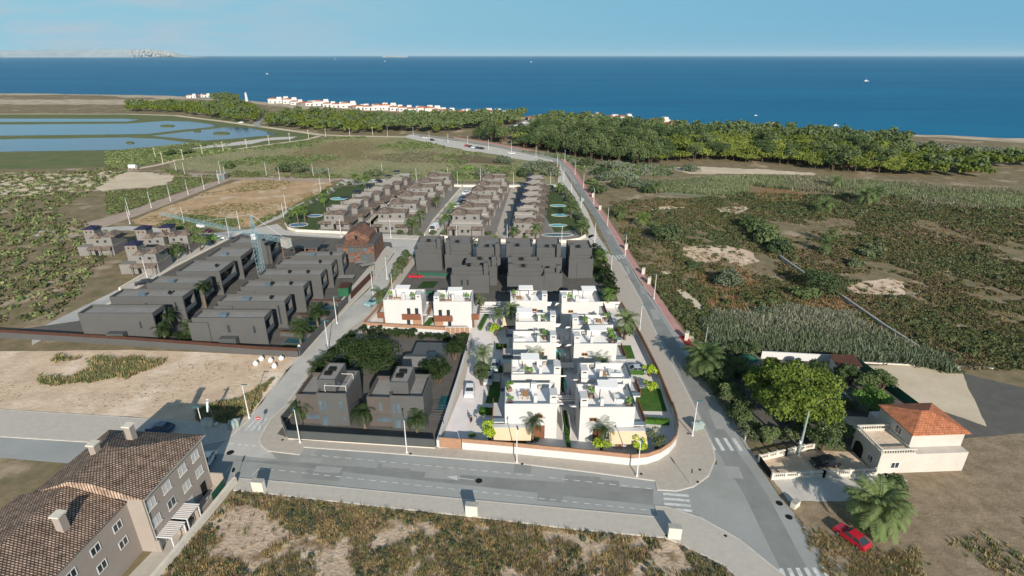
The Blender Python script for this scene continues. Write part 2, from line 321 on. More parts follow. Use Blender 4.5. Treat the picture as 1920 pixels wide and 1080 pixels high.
m_otile = bricks('orange_clay_tiles', (.52, .20, .10), (.46, .17, .085), (.28, .10, .05), .5, .3, obj=False, mort=.04, grain=.15, bump=.5)
m_cream = M('cream_render', (.50, .46, .41), (.44, .405, .36), .3, .85, .1, .2)
m_bwhite = M('greyish_white_render', (0.206, 0.193, 0.183), (0.178, 0.168, 0.157), .25, .85, .1, .2)
m_apt = M('sand_render', (0.31, 0.265, 0.235), (0.285, 0.245, 0.215), .3, .85, .05, .2)
m_shut = M('white_shutter', (0.5, 0.49, 0.48), (0.45, 0.44, 0.43), 3, .6, 0, .3)
m_navy = M('navy_canvas', (.025, .025, .06), (.018, .018, .045), .6, .8, 0, .2)
m_brick = bricks('red_hollow_brick', (0.2, 0.1, 0.07), (0.165, 0.083, 0.058), (0.13, 0.09, 0.07), .6, .3, obj=False, wall=True, mort=.03, grain=.25)
m_bpaint = M('white_post_paint', (0.66, 0.66, 0.66), (0.58, 0.58, 0.58), 2, .4, 0, .4)
m_teal = M('teal_lamp_metal', (.05, .16, .17), (.04, .12, .13), 2, .5, 0, .4)
m_conc = M('grey_concrete', (.36, .34, .31), (.29, .275, .25), 1, .85, .1, .2)
m_stone = M('cream_stone', (.62, .57, .49), (.54, .49, .42), .8, .85, .1, .2)
m_bark = M('bark', (.13, .09, .06), (.08, .055, .04), 3, .95, .3, .1, obj=True)
m_palmbark = M('palm_bark', (.20, .15, .11), (.12, .09, .065), 4, .95, .4, .1, obj=True)
m_tyre = M('tyre_rubber', (.02, .02, .02), None, 3, .8)
m_rim = M('alloy_rim', (.5, .5, .5), None, 3, .3, metal=.7)
m_lamp = M('headlight_lens', (.75, .75, .75), None, 3, .15)
m_tail = M('tail_lamp_lens', (.35, .02, .02), None, 3, .3)
m_carpaint = paint('car_paint')
m_crane = M('light_blue_steel', (.22, .36, .41), (.17, .29, .34), .5, .6, 0, .3)
m_pool = watermat('pool_water', (.03, .30, .36), (.05, .38, .42), .06, 2.0, .05, scale=.5)
m_pooldeep = watermat('deep_blue_pool_water', (.01, .07, .20), (.015, .09, .24), .06, 2.0, .05, scale=.5)
m_pooldark = watermat('dark_teal_pool_water', (.02, .085, .10), (.015, .07, .085), .06, 2.0, .05, scale=.5)
m_turq = watermat('turquoise_pool_water', (.08, .60, .56), (.10, .66, .62), .06, 2.0, .05, scale=.5)
m_pond = watermat('lagoon_water', (0.022, 0.065, 0.13), (0.03, 0.075, 0.15), .12, .15, .04, spec=.5, scale=.03)
m_sea = watermat('sea_water', (.006, .105, .215), (.009, .13, .25), .5, .045, .9, spec=.10, scale=.006, stretch=5.0)
m_fab = M('light_outdoor_fabric', (.70, .69, .66), None, 2, .9)
m_redm = M('red_enamel', (.50, .02, .03), None, 2, .4)
m_green = M('green_mesh', (.02, .09, .055), (.015, .07, .045), 2, .8)
m_greenbox = M('green_container_paint', (.015, .10, .045), (.012, .08, .035), 1, .6)
m_flag = M('pale_blue_flag_cloth', (.50, .62, .68), (.60, .68, .72), 2, .8)
m_bag = M('white_sack', (.78, .77, .75), (.66, .65, .62), 4, .8, .3)
m_bin = M('grey_green_plastic', (.26, .31, .30), (.22, .27, .26), 2, .5)
m_pot = M('planter_clay', (.20, .14, .11), (.15, .10, .08), 3, .8)
L_pine = leafmat('pine_leaves', (0.11, 0.145, 0.025), (0.225, 0.26, 0.055), .5, scale=.35)
L_bigpine = leafmat('large_pine_leaves', (0.075, 0.12, 0.02), (0.165, 0.215, 0.04), .2, scale=.5)
L_dark = leafmat('eucalyptus_leaves', (.06, .095, .035), (.135, .175, .07), .6, scale=.3)
L_bush = leafmat('bush_leaves', (.065, .095, .04), (.13, .155, .08), .6, scale=.5)
L_oliv = leafmat('grey_green_leaves', (.115, .145, .09), (.18, .205, .135), .5, scale=.5)
L_lime = leafmat('lime_leaves', (.30, .42, .03), (.42, .52, .05), .3, scale=1.0)
L_fresh = leafmat('fresh_green_leaves', (.12, .22, .05), (.20, .32, .08), .3, scale=1.0)
L_palm = leafmat('palm_fronds', (.08, .12, .045), (.16, .21, .08), .5, scale=1.0)
L_palmbright = leafmat('bright_palm_fronds', (.10, .17, .035), (.17, .25, .06), .5, scale=1.0)  # brighter green than the other palms
L_dim = leafmat('dimmed_leaves', (.014, .028, .008), (.032, .055, .016), .4, scale=.5)  # leaf colour darkened to carry the dimming of the plots
L_palmdull = leafmat('dull_palm_fronds', (.028, .05, .016), (.055, .085, .028), .4, scale=1.0)  # frond colour darkened for the dimmed plots; dark villa palms share it
L_hedge = leafmat('hedge_leaves', (.035, .09, .015), (.055, .125, .025), .3, scale=1.0)
L_attr = leafmat('mixed_scrub_leaves', None, None, attr=True, trans=.2)
m_hedge = M('clipped_hedge', (.04, .10, .015), (.06, .14, .025), 2.5, .95, .6, .1)
# ------------------------------------------------------------ foliage geometry
def np_mesh(name, V, n_per, mat, cols=None):
    "V: (F*n_per,3) vertices, every n_per make one face"
    F = len(V) // n_per; me = bpy.data.meshes.new(name); me.vertices.add(len(V)); me.vertices.foreach_set('co', V.astype(np.float32).ravel())
    me.loops.add(len(V)); me.loops.foreach_set('vertex_index', np.arange(len(V), dtype=np.int32))
    me.polygons.add(F); me.polygons.foreach_set('loop_start', np.arange(0, len(V), n_per, dtype=np.int32))
    me.polygons.foreach_set('loop_total', np.full(F, n_per, dtype=np.int32))
    if cols is not None:
        a = me.color_attributes.new('Col', 'FLOAT_COLOR', 'POINT'); c4 = np.ones((len(V), 4), np.float32); c4[:, :3] = cols; a.data.foreach_set('color', c4.ravel())
    me.materials.append(mat); me.update(calc_edges=True); return me
def cards(P, Nn, S, rng, asp=1.0, jit=.6):
    "leaf-sized faces at P facing roughly Nn"
    n = len(P); Nn = Nn + rng.normal(0, jit, (n, 3)); Nn /= np.linalg.norm(Nn, axis=1)[:, None] + 1e-9
    A = rng.normal(0, 1, (n, 3)); U = np.cross(Nn, A); U /= np.linalg.norm(U, axis=1)[:, None] + 1e-9; W = np.cross(Nn, U)
    s = S[:, None] * (1 if np.isscalar(asp) else 1); a = s * asp
    k = rng.uniform(.5, 1, (n, 4, 1))
    V = np.stack([P - U*s*k[:, 0], P - W*a*k[:, 1], P + U*s*k[:, 2], P + W*a*k[:, 3]], 1); return V.reshape(-1, 3)
def crown_pts(rng, rx, rz, zc, lobes, n, lr=(.3, .48), low=-.35):
    C = []
    for i in range(lobes):
        d = rng.normal(0, 1, 3); d /= np.linalg.norm(d); d[2] = max(d[2], low); k = rng.uniform(.35, .78)
        C.append((d[0]*rx*k, d[1]*rx*k, zc + d[2]*rz*k, rng.uniform(*lr) * rx))
    C = np.array(C); idx = rng.integers(0, lobes, n); d = rng.normal(0, 1, (n, 3)); d /= np.linalg.norm(d, axis=1)[:, None]
    d[:, 2] = np.where(d[:, 2] < -.3, -d[:, 2], d[:, 2]); rr = C[idx, 3] * rng.uniform(.72, 1.05, n)
    sq = min(1.0, rz / rx + .15)
    return C[idx, :3] + d * rr[:, None] * np.array([1, 1, sq]), d
def make_tree(name, label, cat, leaf, H, rx, rz, lobes=12, n=900, cs=.45, trunk=.18, seed=1, multi=1, crownz=None, low=-.35, bark=None, lr=(.3, .48)):
    rng = np.random.default_rng(seed); zc = crownz if crownz else H - rz; root = thing(name, label, cat)
    mb = MB(); 
    for k in range(multi):
        dx, dy = rng.uniform(-.25, .25, 2) * rx * (k > 0 or multi > 1); top = (dx*1.4, dy*1.4, zc + rz*.1)
        mb.cyl((dx*.3, dy*.3, -.1), (dx, dy, zc*.55), trunk, trunk*.75, 7); mb.cyl((dx, dy, zc*.55), top, trunk*.75, trunk*.35, 6)
        for j in range(5):
            a = rng.uniform(0, 6.28); r = rx * rng.uniform(.4, .7)
            mb.cyl((dx, dy, zc * rng.uniform(.5, .9)), (math.cos(a)*r, math.sin(a)*r, zc + rz*rng.uniform(-.1, .45)), trunk*.4, trunk*.12, 5)
    mb.build('trunk', bark or m_bark, root)
    P, d = crown_pts(rng, rx, rz, zc, lobes, n, lr, low); S = rng.uniform(.6, 1.2, n) * cs
    me = np_mesh('crown', cards(P, d, S, rng), 4, leaf); o = bpy.data.objects.new('crown', me); COL.objects.link(o); o.parent = root
    return root
def make_shrub(name, label, cat, leaf, rx, H, n=500, cs=.28, lobes=9, seed=1):
    rng = np.random.default_rng(seed); root = thing(name, label, cat)
    mb = MB(); mb.cyl((0, 0, -.1), (0, 0, H*.5), .1, .05, 6); [mb.cyl((0, 0, .1), (math.cos(a)*rx*.5, math.sin(a)*rx*.5, H*.6), .05, .02, 4) for a in (0, 1.3, 2.6, 3.9, 5.2)]
    mb.build('stem', m_bark, root)
    P, d = crown_pts(rng, rx, H*.55, H*.42, lobes, n, (.35, .55), -.5); P[:, 2] = np.maximum(P[:, 2], .05)
    me = np_mesh('foliage', cards(P, d, rng.uniform(.6, 1.2, n)*cs, rng), 4, leaf); o = bpy.data.objects.new('foliage', me); COL.objects.link(o); o.parent = root
    return root
def make_palm(name, label, leaf, H=4.0, r=2.6, nf=34, seed=1, tr=.22, droop=1.0, leaflets=12, trunkmat=None):
    rng = np.random.default_rng(seed); root = thing(name, label, 'palm')
    mb = MB(); k = 6
    lx = rng.uniform(-.06, .06) * H
    for i in range(k):
        a, b = i/k, (i+1)/k; mb.cyl((lx*a*a, 0, H*a - .1), (lx*b*b, 0, H*b - .1), tr*(1.15-.25*a), tr*(1.05-.25*b), 8)
    mb.sphere((lx, 0, H), tr*1.5, tr*1.5, tr*1.6, 8); mb.build('trunk', trunkmat or m_palmbark, root)
    T = []
    for i in range(nf):
        az = i * 2.39996 + rng.uniform(-.2, .2); e0 = R(rng.uniform(-25, 62)) if i > nf*.22 else R(rng.uniform(55, 85)); ln = r * rng.uniform(.85, 1.1) 
        p = np.array([lx, 0, H + .1]); e = e0; st = 8; h = np.array([math.cos(az), math.sin(az), 0]); side = np.array([-math.sin(az), math.cos(az), 0])
        pts = [p.copy()]
        for q in range(st):
            p = p + (h * math.cos(e) + np.array([0, 0, math.sin(e)])) * ln * 1.18 / st; e -= R(7 + 4.2*q/2) * droop * rng.uniform(.8, 1.1); pts.append(p.copy())
        pts = np.array(pts); w_ = .035 * r / 2.6 + .01
        for q in range(st):
            a, b = pts[q], pts[q+1]; T += [a - side*w_, b - side*w_*.7, b + side*w_*.7, a + side*w_]
        for q in range(leaflets):
            u = (q + .8) / leaflets * st; i0 = min(int(u), st-1); c = pts[i0] + (pts[i0+1]-pts[i0])*(u-i0); d = pts[i0+1]-pts[i0]; d /= np.linalg.norm(d)
            ll = r * .27 * math.sin(math.pi * min(1, .2 + .72*q/leaflets)) + .10; wd = (r * .020 + .010) if leaflets > 14 else r * .030 + .015
            for sg in (-1, 1):
                dr = side*sg*.8 + d*.55 + np.array([0, 0, -.28 + rng.uniform(-.15, .15)]); dr /= np.linalg.norm(dr); tip = c + dr*ll; m_ = c + dr*ll*.4
                T += [c, m_ + d*wd, tip, m_ - d*wd]
    me = np_mesh('crown', np.array(T), 4, leaf); o = bpy.data.objects.new('crown', me); COL.objects.link(o); o.parent = root
    return root
def inside(P, poly):
    x, y = P[:, 0], P[:, 1]; c = np.zeros(len(P), bool); n = len(poly); j = n-1
    for i in range(n):
        xi, yi = poly[i]; xj, yj = poly[j]
        c ^= ((yi > y) != (yj > y)) & (x < (xj-xi)*(y-yi)/((yj-yi) or 1e-9) + xi); j = i
    return c
def rnd_in(poly, n, rng, bias=None):
    a = np.array(poly); lo, hi = a.min(0), a.max(0); out = np.zeros((0, 2))
    while len(out) < n:
        p = rng.uniform(lo, hi, (n*3, 2)); p = p[inside(p, poly)]
        if bias is not None: p = p[bias(p, rng)]
        out = np.vstack([out, p])
    return out[:n]
def vnoise(p, s, seed=0):
    "smooth random field for natural clumping"
    r = np.random.default_rng(seed); v = np.zeros(len(p))
    for k in range(9):
        a = r.uniform(0, 6.28); f = s * r.uniform(.5, 2.2); v += np.sin((p[:, 0]*math.cos(a) + p[:, 1]*math.sin(a))*f + r.uniform(0, 6.28))
    return v / 3
def tuft_stuff(name, pts, size, cols, rng, blades=14, kind='grass', hscale=1.0, label=None, bw=.11):
    "ground cover nobody could count: one object"
    n = len(pts)
    if kind == 'grass':
        a = rng.uniform(0, 6.28, (n, blades)); tilt = rng.uniform(.15, 1.0, (n, blades)); l = size[:, None] * rng.uniform(.6, 1.2, (n, blades)) * hscale
        dx, dy, dz = np.cos(a)*np.sin(tilt), np.sin(a)*np.sin(tilt), np.cos(tilt)
        bx = pts[:, 0:1] + rng.normal(0, .25, (n, blades))*size[:, None]; by = pts[:, 1:2] + rng.normal(0, .25, (n, blades))*size[:, None]
        wv = size[:, None]*bw * rng.uniform(.6, 1.4, (n, blades)); sx_, sy_ = -np.sin(a)*wv, np.cos(a)*wv
        V = np.zeros((n, blades, 3, 3)); V[:, :, 0] = np.stack([bx-sx_, by-sy_, np.zeros_like(bx)], -1); V[:, :, 1] = np.stack([bx+sx_, by+sy_, np.zeros_like(bx)], -1)
        V[:, :, 2] = np.stack([bx+dx*l, by+dy*l, dz*l], -1); npf = 3
        C = np.repeat(cols[:, None, :], blades*3, 1).reshape(-1, 3); V = V.reshape(-1, 3)
    else:
        d = rng.normal(0, 1, (n*blades, 3)); d /= np.linalg.norm(d, axis=1)[:, None]; d[:, 2] = np.abs(d[:, 2])
        s = np.repeat(size, blades); c = np.repeat(pts, blades, 0)
        P = np.zeros((n*blades, 3)); rr = s * rng.uniform(.55, 1.0, n*blades); P[:, :2] = c + d[:, :2]*rr[:, None]; P[:, 2] = d[:, 2]*rr*hscale*.8 + .03
        V = cards(P, d, s * rng.uniform(.22, .42, n*blades), rng, jit=.5); npf = 4; C = np.repeat(np.repeat(cols, blades, 0), 4, 0)
    C = np.clip(C * rng.uniform(.8, 1.2, (len(C)//npf, 1)).repeat(npf, 0), 0, 1)
    o = bpy.data.objects.new(name, np_mesh(name, V, npf, L_attr, C)); COL.objects.link(o); o['kind'] = 'stuff'
    if label: o['label'] = label
    return o
def pick(rng, n, pal, p=None):
    pal = np.array(pal); return pal[rng.choice(len(pal), n, p=p)]
# ------------------------------------------------------------ ground sheets
def struct(o): o['kind'] = 'structure'; return o
def sheet(name, P, z, mat):
    mb = MB(); n = len(P)
    if sum(P[i][0]*P[(i+1) % n][1] - P[(i+1) % n][0]*P[i][1] for i in range(n)) < 0: P = P[::-1]
    mb.add([(x, y, z) for x, y in P], [tuple(range(n))]); return struct(mb.build(name, mat))
def rough_poly(P, amp, step, seed=0):
    out = []; n = len(P); rng = np.random.default_rng(seed)
    ph = rng.uniform(0, 6.28, 6)
    for i in range(n):
        a, b = P[i], P[(i+1) % n]; l = math.hypot(b[0]-a[0], b[1]-a[1]); k = max(1, int(l/step))
        for j in range(k):
            t = j/k; x, y = a[0]+(b[0]-a[0])*t, a[1]+(b[1]-a[1])*t
            r_ = sum(math.sin(x*f+ph[q]) * math.cos(y*f*1.3+ph[q]) / (q+1) for q, f in enumerate((.11, .23, .5, .9, 1.7, 3.1)) if f*step < 2.5)
            nx, ny = -(b[1]-a[1])/l, (b[0]-a[0])/l; d = amp * (r_*.7 + rng.uniform(-.3, .3)); out.append((x+nx*d, y+ny*d))
    return out
def patch(name, P, z, mat, amp=1.2, step=1.5, seed=0): return sheet(name, rough_poly(P, amp, step, seed), z, mat)
def slab(name, P, mat, z0=-.05, z1=.14, kerb=True, closed=True, kmat=None):
    mb = MB(); mb.prism(P, z0, z1); o = struct(mb.build(name, mat))
    if kerb:
        k = MB(); k.ribbon(P, z0, z1 + .006, .22, closed=closed); struct(k.build('kerb', kmat or m_kerb))
    return o
# ------------------------------------------------------------ land, sea, roads
rng = np.random.default_rng(5)
sheet('sea', [(-90000, 200), (90000, 200), (90000, 120000), (-90000, 120000)], -0.9, m_sea)
coast = GP([(-700, 166), (-200, 172), (240, 178), (350, 181), (460, 189), (520, 193), (600, 199), (760, 209), (900, 217), (1000, 221), (1200, 236), (1310, 238), (1440, 243), (1540, 246), (1680, 250), (1900, 258), (2400, 276)])
cp = []
for i in range(len(coast)-1):
    for k in range(12):
        t = k/12; x = coast[i][0]+(coast[i+1][0]-coast[i][0])*t; y = coast[i][1]+(coast[i+1][1]-coast[i][1])*t; cp.append((x, y + 4*math.sin(x*.03) + 3*math.sin(x*.11)))
cp.append(coast[-1])
sheet('ground', cp + [(1500, cp[-1][1]), (1500, -120), (-1600, -120), (-1600, cp[0][1])], 0, m_scrub)
beach = [(x, y-1) for x, y in cp] + [(x, y - (16 + 9*math.sin(x*.02) + 5*math.sin(x*.07)) * (2.2 if x < -250 else 1)) for x, y in cp[::-1]]
sheet('beach', beach, .03, m_beach)
patch('left_dunes', GP([(-300, 186), (240, 187), (340, 188), (390, 192), (385, 198), (330, 196), (240, 196), (-300, 196)]), .06, m_beach, 6, 10, 1)
# far left: wetland with ponds
patch('wetland_grass', GP([(-500, 213), (240, 212), (330, 216), (420, 221), (520, 238), (600, 251), (575, 262), (440, 283), (300, 300), (240, 312), (-500, 330)]), .03, m_bankgreen, 2, 6, 2)
def pond(pts, n): return patch('pond', GP(pts), .08 + .004*n, m_pond, .8, 4, n)
pond([(-300, 222), (240, 223), (262, 224), (240, 228), (-300, 230)], 1)
pond([(-300, 236), (240, 232), (310, 227), (360, 228), (418, 236), (330, 245), (280, 251), (240, 252), (-300, 258)], 2)
pond([(283, 255), (370, 245), (430, 238), (470, 240), (522, 252), (440, 260), (380, 264), (330, 259)], 3)
pond([(-300, 266), (240, 258), (300, 261), (355, 268), (300, 277), (240, 281), (-300, 290)], 4)
for k, (x, y, rx, ry) in enumerate([(314, 236.5, 14, 2.2), (415, 250.5, 16, 2.6), (370, 246.5, 7, 2), (244, 268, 8, 2)]):
    struct(MB().prism([G(x + rx*math.cos(a*.524), y + ry*math.sin(a*.524)) for a in range(12)], .02, .45).build('pond_islet', m_bankgreen))
patch('pale_sandbar', GP([(357, 280), (400, 271), (440, 267), (478, 262), (510, 258), (558, 256), (545, 261), (500, 264), (470, 270), (420, 275), (380, 279)]), .10, m_pavepale, 1, 3, 3)
def track(name, pts, wd, z, mat, z2=None):
    P = GP(pts); mb = MB(); n = len(P); Lp = []; Rp = []
    for i, p in enumerate(P):
        a = P[max(i-1, 0)]; b = P[min(i+1, n-1)]; dx, dy = b[0]-a[0], b[1]-a[1]; l = math.hypot(dx, dy); nx, ny = -dy/l*wd/2, dx/l*wd/2
        Lp.append((p[0]+nx, p[1]+ny)); Rp.append((p[0]-nx, p[1]-ny))
    for i in range(n-1): mb.add([(*Rp[i], z), (*Rp[i+1], z), (*Lp[i+1], z), (*Lp[i], z)], [(0, 1, 2, 3)])
    return struct(mb.build(name, mat))
track('sand_track', [(-300, 214), (240, 214), (330, 217), (420, 228), (485, 237), (560, 247), (600, 253), (640, 255), (760, 257)], 7, .12, m_sand)
track('sand_track', [(485, 238), (480, 232), (487, 226), (500, 221), (505, 214)], 6, .14, m_avenue)
track('sand_track', [(600, 255), (575, 262), (500, 272), (430, 282), (380, 291), (330, 301), (300, 309), (240, 320)], 4, .13, m_sand)
patch('meadow', GP([(310, 306), (345, 297), (430, 284), (510, 273), (580, 264), (620, 258), (760, 257), (850, 278), (960, 296), (1035, 306), (1042, 344), (770, 338), (700, 333), (650, 333), (520, 329), (420, 322), (330, 320)]), .05, m_field, 2, 6, 4)
patch('brown_meadow_patch', GP([(690, 293), (770, 285), (850, 288), (960, 300), (950, 308), (860, 306), (780, 305), (700, 301)]), .07, M('brown_meadow', (.155, .105, .055), (.12, .10, .05), .08, .95, grain=.3), 4, 5, 5)
patch('dry_meadow_patch', GP([(640, 262), (760, 262), (870, 282), (960, 295), (900, 297), (760, 284), (650, 280), (560, 290), (540, 275)]), .066, M('dry_meadow', (.21, .185, .085), (.17, .17, .075), .05, .95, grain=.25), 5, 6, 6)
# upper left: dirt roads and plots
prng = np.random.default_rng(3)
for k in range(26):
    if k < 12: x = prng.uniform(-34, 20); y = 67.5 - .105*(x+10) + prng.uniform(-3.6, 3.2); a = -.1
    else: y = prng.uniform(56, 200); x = 35.8 + prng.uniform(-2, 2); a = 1.5
    lx_, ly_ = prng.uniform(.8, 3.5), prng.uniform(.5, 1.3); c_, s_ = math.cos(a), math.sin(a)
    patch('asphalt_patch', [(x + c_*u - s_*v, y + s_*u + c_*v) for u, v in ((-lx_, -ly_), (lx_, -ly_), (lx_, ly_), (-lx_, ly_))], .0605 + .0001*k, (m_patchd, m_patchl)[k % 2], .12, .6, k)
patch('pale_quarry_floor', GP([(-260, 330), (240, 323), (275, 322), (322, 327), (328, 332), (320, 344), (290, 350), (240, 356), (-260, 380)]), .06, m_sand, 4.5, 2.5, 7)
patch('scrub_plot', GP([(0, 400), (240, 395), (330, 362), (420, 335), (330, 332), (322, 344), (290, 351), (240, 357), (0, 375)]), .05, m_scrub, 2, 3, 8)
patch('brown_plot', GP([(248, 414), (300, 393), (400, 355), (455, 336), (540, 337), (618, 341), (622, 345), (600, 362), (530, 393), (470, 426), (430, 428), (330, 424), (245, 421)]), .06, m_brownplot, 1.2, 2.5, 9)
sheet('dirt_road', GP([(100, 460), (240, 411), (300, 389), (380, 358), (434, 337), (620, 341), (652, 335), (500, 330), (322, 323), (300, 326), (330, 331), (418, 334), (340, 361), (240, 396), (100, 436)]), .09, m_pinkroad)
# roads
sheet('near_street', [(-150, 90), (-52, 77.5), (-33, 78), (-5, 73.5), (22, 69.5), (30, 70), (38, 70), (42, 50), (21, 57.5), (-41, 64), (-46.7, 67.6), (-150, 79)], .05, m_avenue)
avL = [(1345, 1300), (1345, 1100), (1345, 870), (1330, 820), (1240, 640), (1200, 560), (1150, 480), (1110, 400), (1080, 350), (1052, 311), (1035, 300), (1000, 290), (930, 275), (860, 264), (800, 255), (770, 251)]
avR = [(1668, 1300), (1568, 1100), (1460, 930), (1400, 840), (1285, 650), (1200, 530), (1130, 410), (1085, 345), (1068, 318), (1050, 300), (1030, 292), (985, 283), (920, 271), (850, 260), (790, 252), (775, 249)]
mb = MB(); A = GP(avL); B_ = GP(avR)
for i in range(len(A)-1): mb.add([(*A[i], .055), (*B_[i], .055), (*B_[i+1], .055), (*A[i+1], .055)], [(0, 1, 2, 3)])
struct(mb.build('avenue', m_avenue))
mb = MB(); band = [(1620, 1300, 34), (1505, 1100, 26), (1418, 930, 22), (1366, 850, 18), (1330, 780, 15), (1262, 650, 13), (1187, 530, 10), (1122, 410, 7), (1078, 345, 5)]
for off, wd, zz in ((0, 1.0, .06),):
    for i in range(len(band)-1):
        a, b = band[i], band[i+1]; mb.add([(*G(a[0]-a[2]*wd, a[1]), zz), (*G(a[0]+a[2]*wd, a[1]), zz), (*G(b[0]+b[2]*wd, b[1]), zz), (*G(b[0]-b[2]*wd, b[1]), zz)], [(0, 1, 2, 3)])
struct(mb.build('worn_lane', m_tyreband))
mb = MB(); mb.add([(*p, .054) for p in GP([(430, 862), (1225, 948), (1225, 918), (540, 866)])], [(0, 1, 2, 3)]); struct(mb.build('worn_lane', m_tyreband))
sheet('left_street', GP([(400, 850), (424, 826), (468, 787), (525, 709), (560, 672), (640, 590), (690, 545), (745, 468), (785, 468), (735, 520), (700, 585), (650, 620), (608, 668), (560, 725), (520, 782), (486, 822), (520, 862)]), .058, m_asphwide)
sheet('cross_street', GP([(60, 434), (240, 424), (330, 430), (395, 438), (480, 428), (520, 420), (535, 432), (620, 438), (700, 441), (800, 446), (940, 452), (1100, 450), (1120, 440), (1160, 500), (1140, 478), (1100, 470), (940, 470), (785, 474), (740, 480), (680, 470), (560, 460), (420, 448), (400, 446), (240, 432), (60, 444)]), .06, m_asphwide)
sheet('side_street', GP([(395, 440), (480, 428), (560, 395), (652, 345), (640, 340), (600, 365), (530, 397), (470, 432), (430, 434)]), .064, m_asphwide)
sheet('side_street', GP([(60, 622), (240, 534), (300, 500), (400, 446), (432, 438), (452, 437), (330, 500), (240, 552), (60, 648)]), .066, m_asphwide)
sheet('back_street', GP([(640, 336), (655, 346), (770, 347), (870, 352), (1048, 352), (1056, 340), (1042, 345), (870, 345), (770, 339), (720, 336)]), .068, m_asphwide)
sheet('parking_lane', GP([(788, 452), (815, 452), (890, 350), (868, 348)]), .07, m_asphwide)
sheet('service_lane', GP([(655, 425), (678, 432), (768, 345), (757, 343)]), .07, m_pavepale)
sheet('service_alley', GP([(920, 452), (948, 455), (972, 350), (956, 350)]), .07, m_pave)
sheet('gravel_shoulder', GP([(1040, 304), (990, 301), (920, 291), (860, 280), (800, 267), (755, 257), (770, 252), (860, 265), (930, 276), (1000, 291), (1035, 300)]), .062, m_pavepale)
sheet('car_park', GP([(935, 246), (985, 226), (1012, 226), (1000, 236), (965, 244)]), .08, m_pavepale)
# pavements
P_block = [(486, 824), (490, 836), (503, 846), (562, 853), (570, 839), (700, 848), (967, 869), (1100, 885), (1228, 902), (1233, 919), (1268, 921), (1300, 913), (1328, 893), (1341, 862), (1335, 835), (1318, 800), (1290, 740), (1240, 645), (1200, 560), (1163, 494), (1140, 478), (1100, 469), (945, 466), (790, 470), (745, 520), (705, 582), (655, 616), (612, 664), (566, 716), (537, 760), (508, 786)]
slab('block_pavement', GP(P_block), m_pave)
slab('south_pavement', [(-41.9, 66.8), (-35, 66.05), (-6.2, 62.35), (20.6, 59.1), (20.7, 61.2), (22.2, 61.0), (26.5, 59.0), (30.5, 55.2), (34, 49.6), (37, 42), (39.5, 30), (39.5, 22), (34.5, 22), (34.0, 35), (31.0, 44.5), (27.0, 51.3), (22.3, 54.6), (20.5, 55.6), (8.8, 57.0), (-5.7, 59.3), (-22, 61.6), (-37.6, 63.9), (-41.6, 64.4)], m_pave2)
slab('left_pavement', GP([(424, 826), (440, 812), (468, 787), (525, 709), (560, 672), (617, 612), (700, 530), (742, 468), (726, 462), (655, 545), (562, 664), (500, 745), (470, 780), (440, 798), (380, 794), (300, 788), (240, 784), (-300, 750), (-300, 800), (240, 834), (385, 834)]), m_pave2)
slab('strip_pavement', GP([(1103, 448), (1120, 440), (1100, 395), (1070, 345), (1050, 308), (1045, 350), (1078, 380), (1098, 420)]), m_pavepale)
slab('cross_pavement', GP([(540, 426), (552, 437), (640, 444), (780, 449), (800, 450), (797, 443), (660, 437), (560, 430)]), m_pavepale)
slab('cross_pavement', GP([(818, 452), (920, 458), (1000, 460), (1098, 458), (1120, 445), (1110, 440), (1090, 448), (1000, 452), (930, 450), (822, 446)]), m_pavepale)
mb = MB(); fl = [(1293, 658), (1270, 631), (1240, 585), (1201, 527), (1172, 480), (1133, 414), (1088, 347), (1070, 319), (1052, 300), (1031, 291), (986, 282), (921, 270), (851, 259)]
fr = [(1311, 657), (1287, 631), (1255, 585), (1214, 526), (1184, 480), (1143, 414), (1097, 347), (1078, 318), (1058, 297), (1034, 288), (986, 279), (921, 267), (851, 257)]
A = GP(fl); B_ = GP(fr)
for i in range(1, len(A)-1): mb.add([(*A[i], .12), (*B_[i], .12), (*B_[i+1], .12), (*A[i+1], .12), (*A[i], 0), (*A[i+1], 0)], [(0, 1, 2, 3), (4, 0, 3, 5)])
struct(mb.build('pink_footway', m_pink))
struct(MB().prism([A[0], B_[0], B_[1], A[1]], 0, .12).build('red_footway', m_red))
k = MB(); k.ribbon(A, 0, .135, .18); struct(k.build('kerb', m_kerb))
# right side verge (narrow kerb and dust)
k = MB(); k.ribbon(GP([(1318, 690), (1400, 838), (1420, 868)]), 0, .15, .5); struct(k.build('kerb', m_conc))
# markings
def dash(P, z=.064):
    mb = MB()
    for a, b, wd in P:
        a, b = G(*a), G(*b); dx, dy = b[0]-a[0], b[1]-a[1]; l = math.hypot(dx, dy); nx, ny = -dy/l*wd/2, dx/l*wd/2
        mb.add([(a[0]-nx, a[1]-ny, z), (b[0]-nx, b[1]-ny, z), (b[0]+nx, b[1]+ny, z), (a[0]+nx, a[1]+ny, z)], [(0, 1, 2, 3)])
    return mb
D = []
def dashes(a, b, n, fr=.55, wd=.13):
    for i in range(n):
        t0 = i/n; t1 = (i+fr)/n; D.append(((a[0]+(b[0]-a[0])*t0, a[1]+(b[1]-a[1])*t0), (a[0]+(b[0]-a[0])*t1, a[1]+(b[1]-a[1])*t1), wd))
dashes((502, 880), (1243, 960), 35)
dashes((583, 853), (1010, 893), 20); dashes((1030, 896), (1232, 918), 9)
dashes((430, 832), (486, 838), 4, .6, .3)
D += [((423, 888), (432, 874), .13), ((473, 892), (485, 880), .13), ((485, 880), (497, 881), .13)]
D += [((888, 900), (856, 896.5), .13)]
dashes((485, 850), (560, 700), 0)
struct(dash(D).build('lane_marking', m_mark))
mb = MB(); a = [G(838, 894.5), G(857, 892.5), G(857, 901)]; mb.add([(*p, .064) for p in a], [(0, 1, 2)]); struct(mb.build('arrow_marking', m_mark))
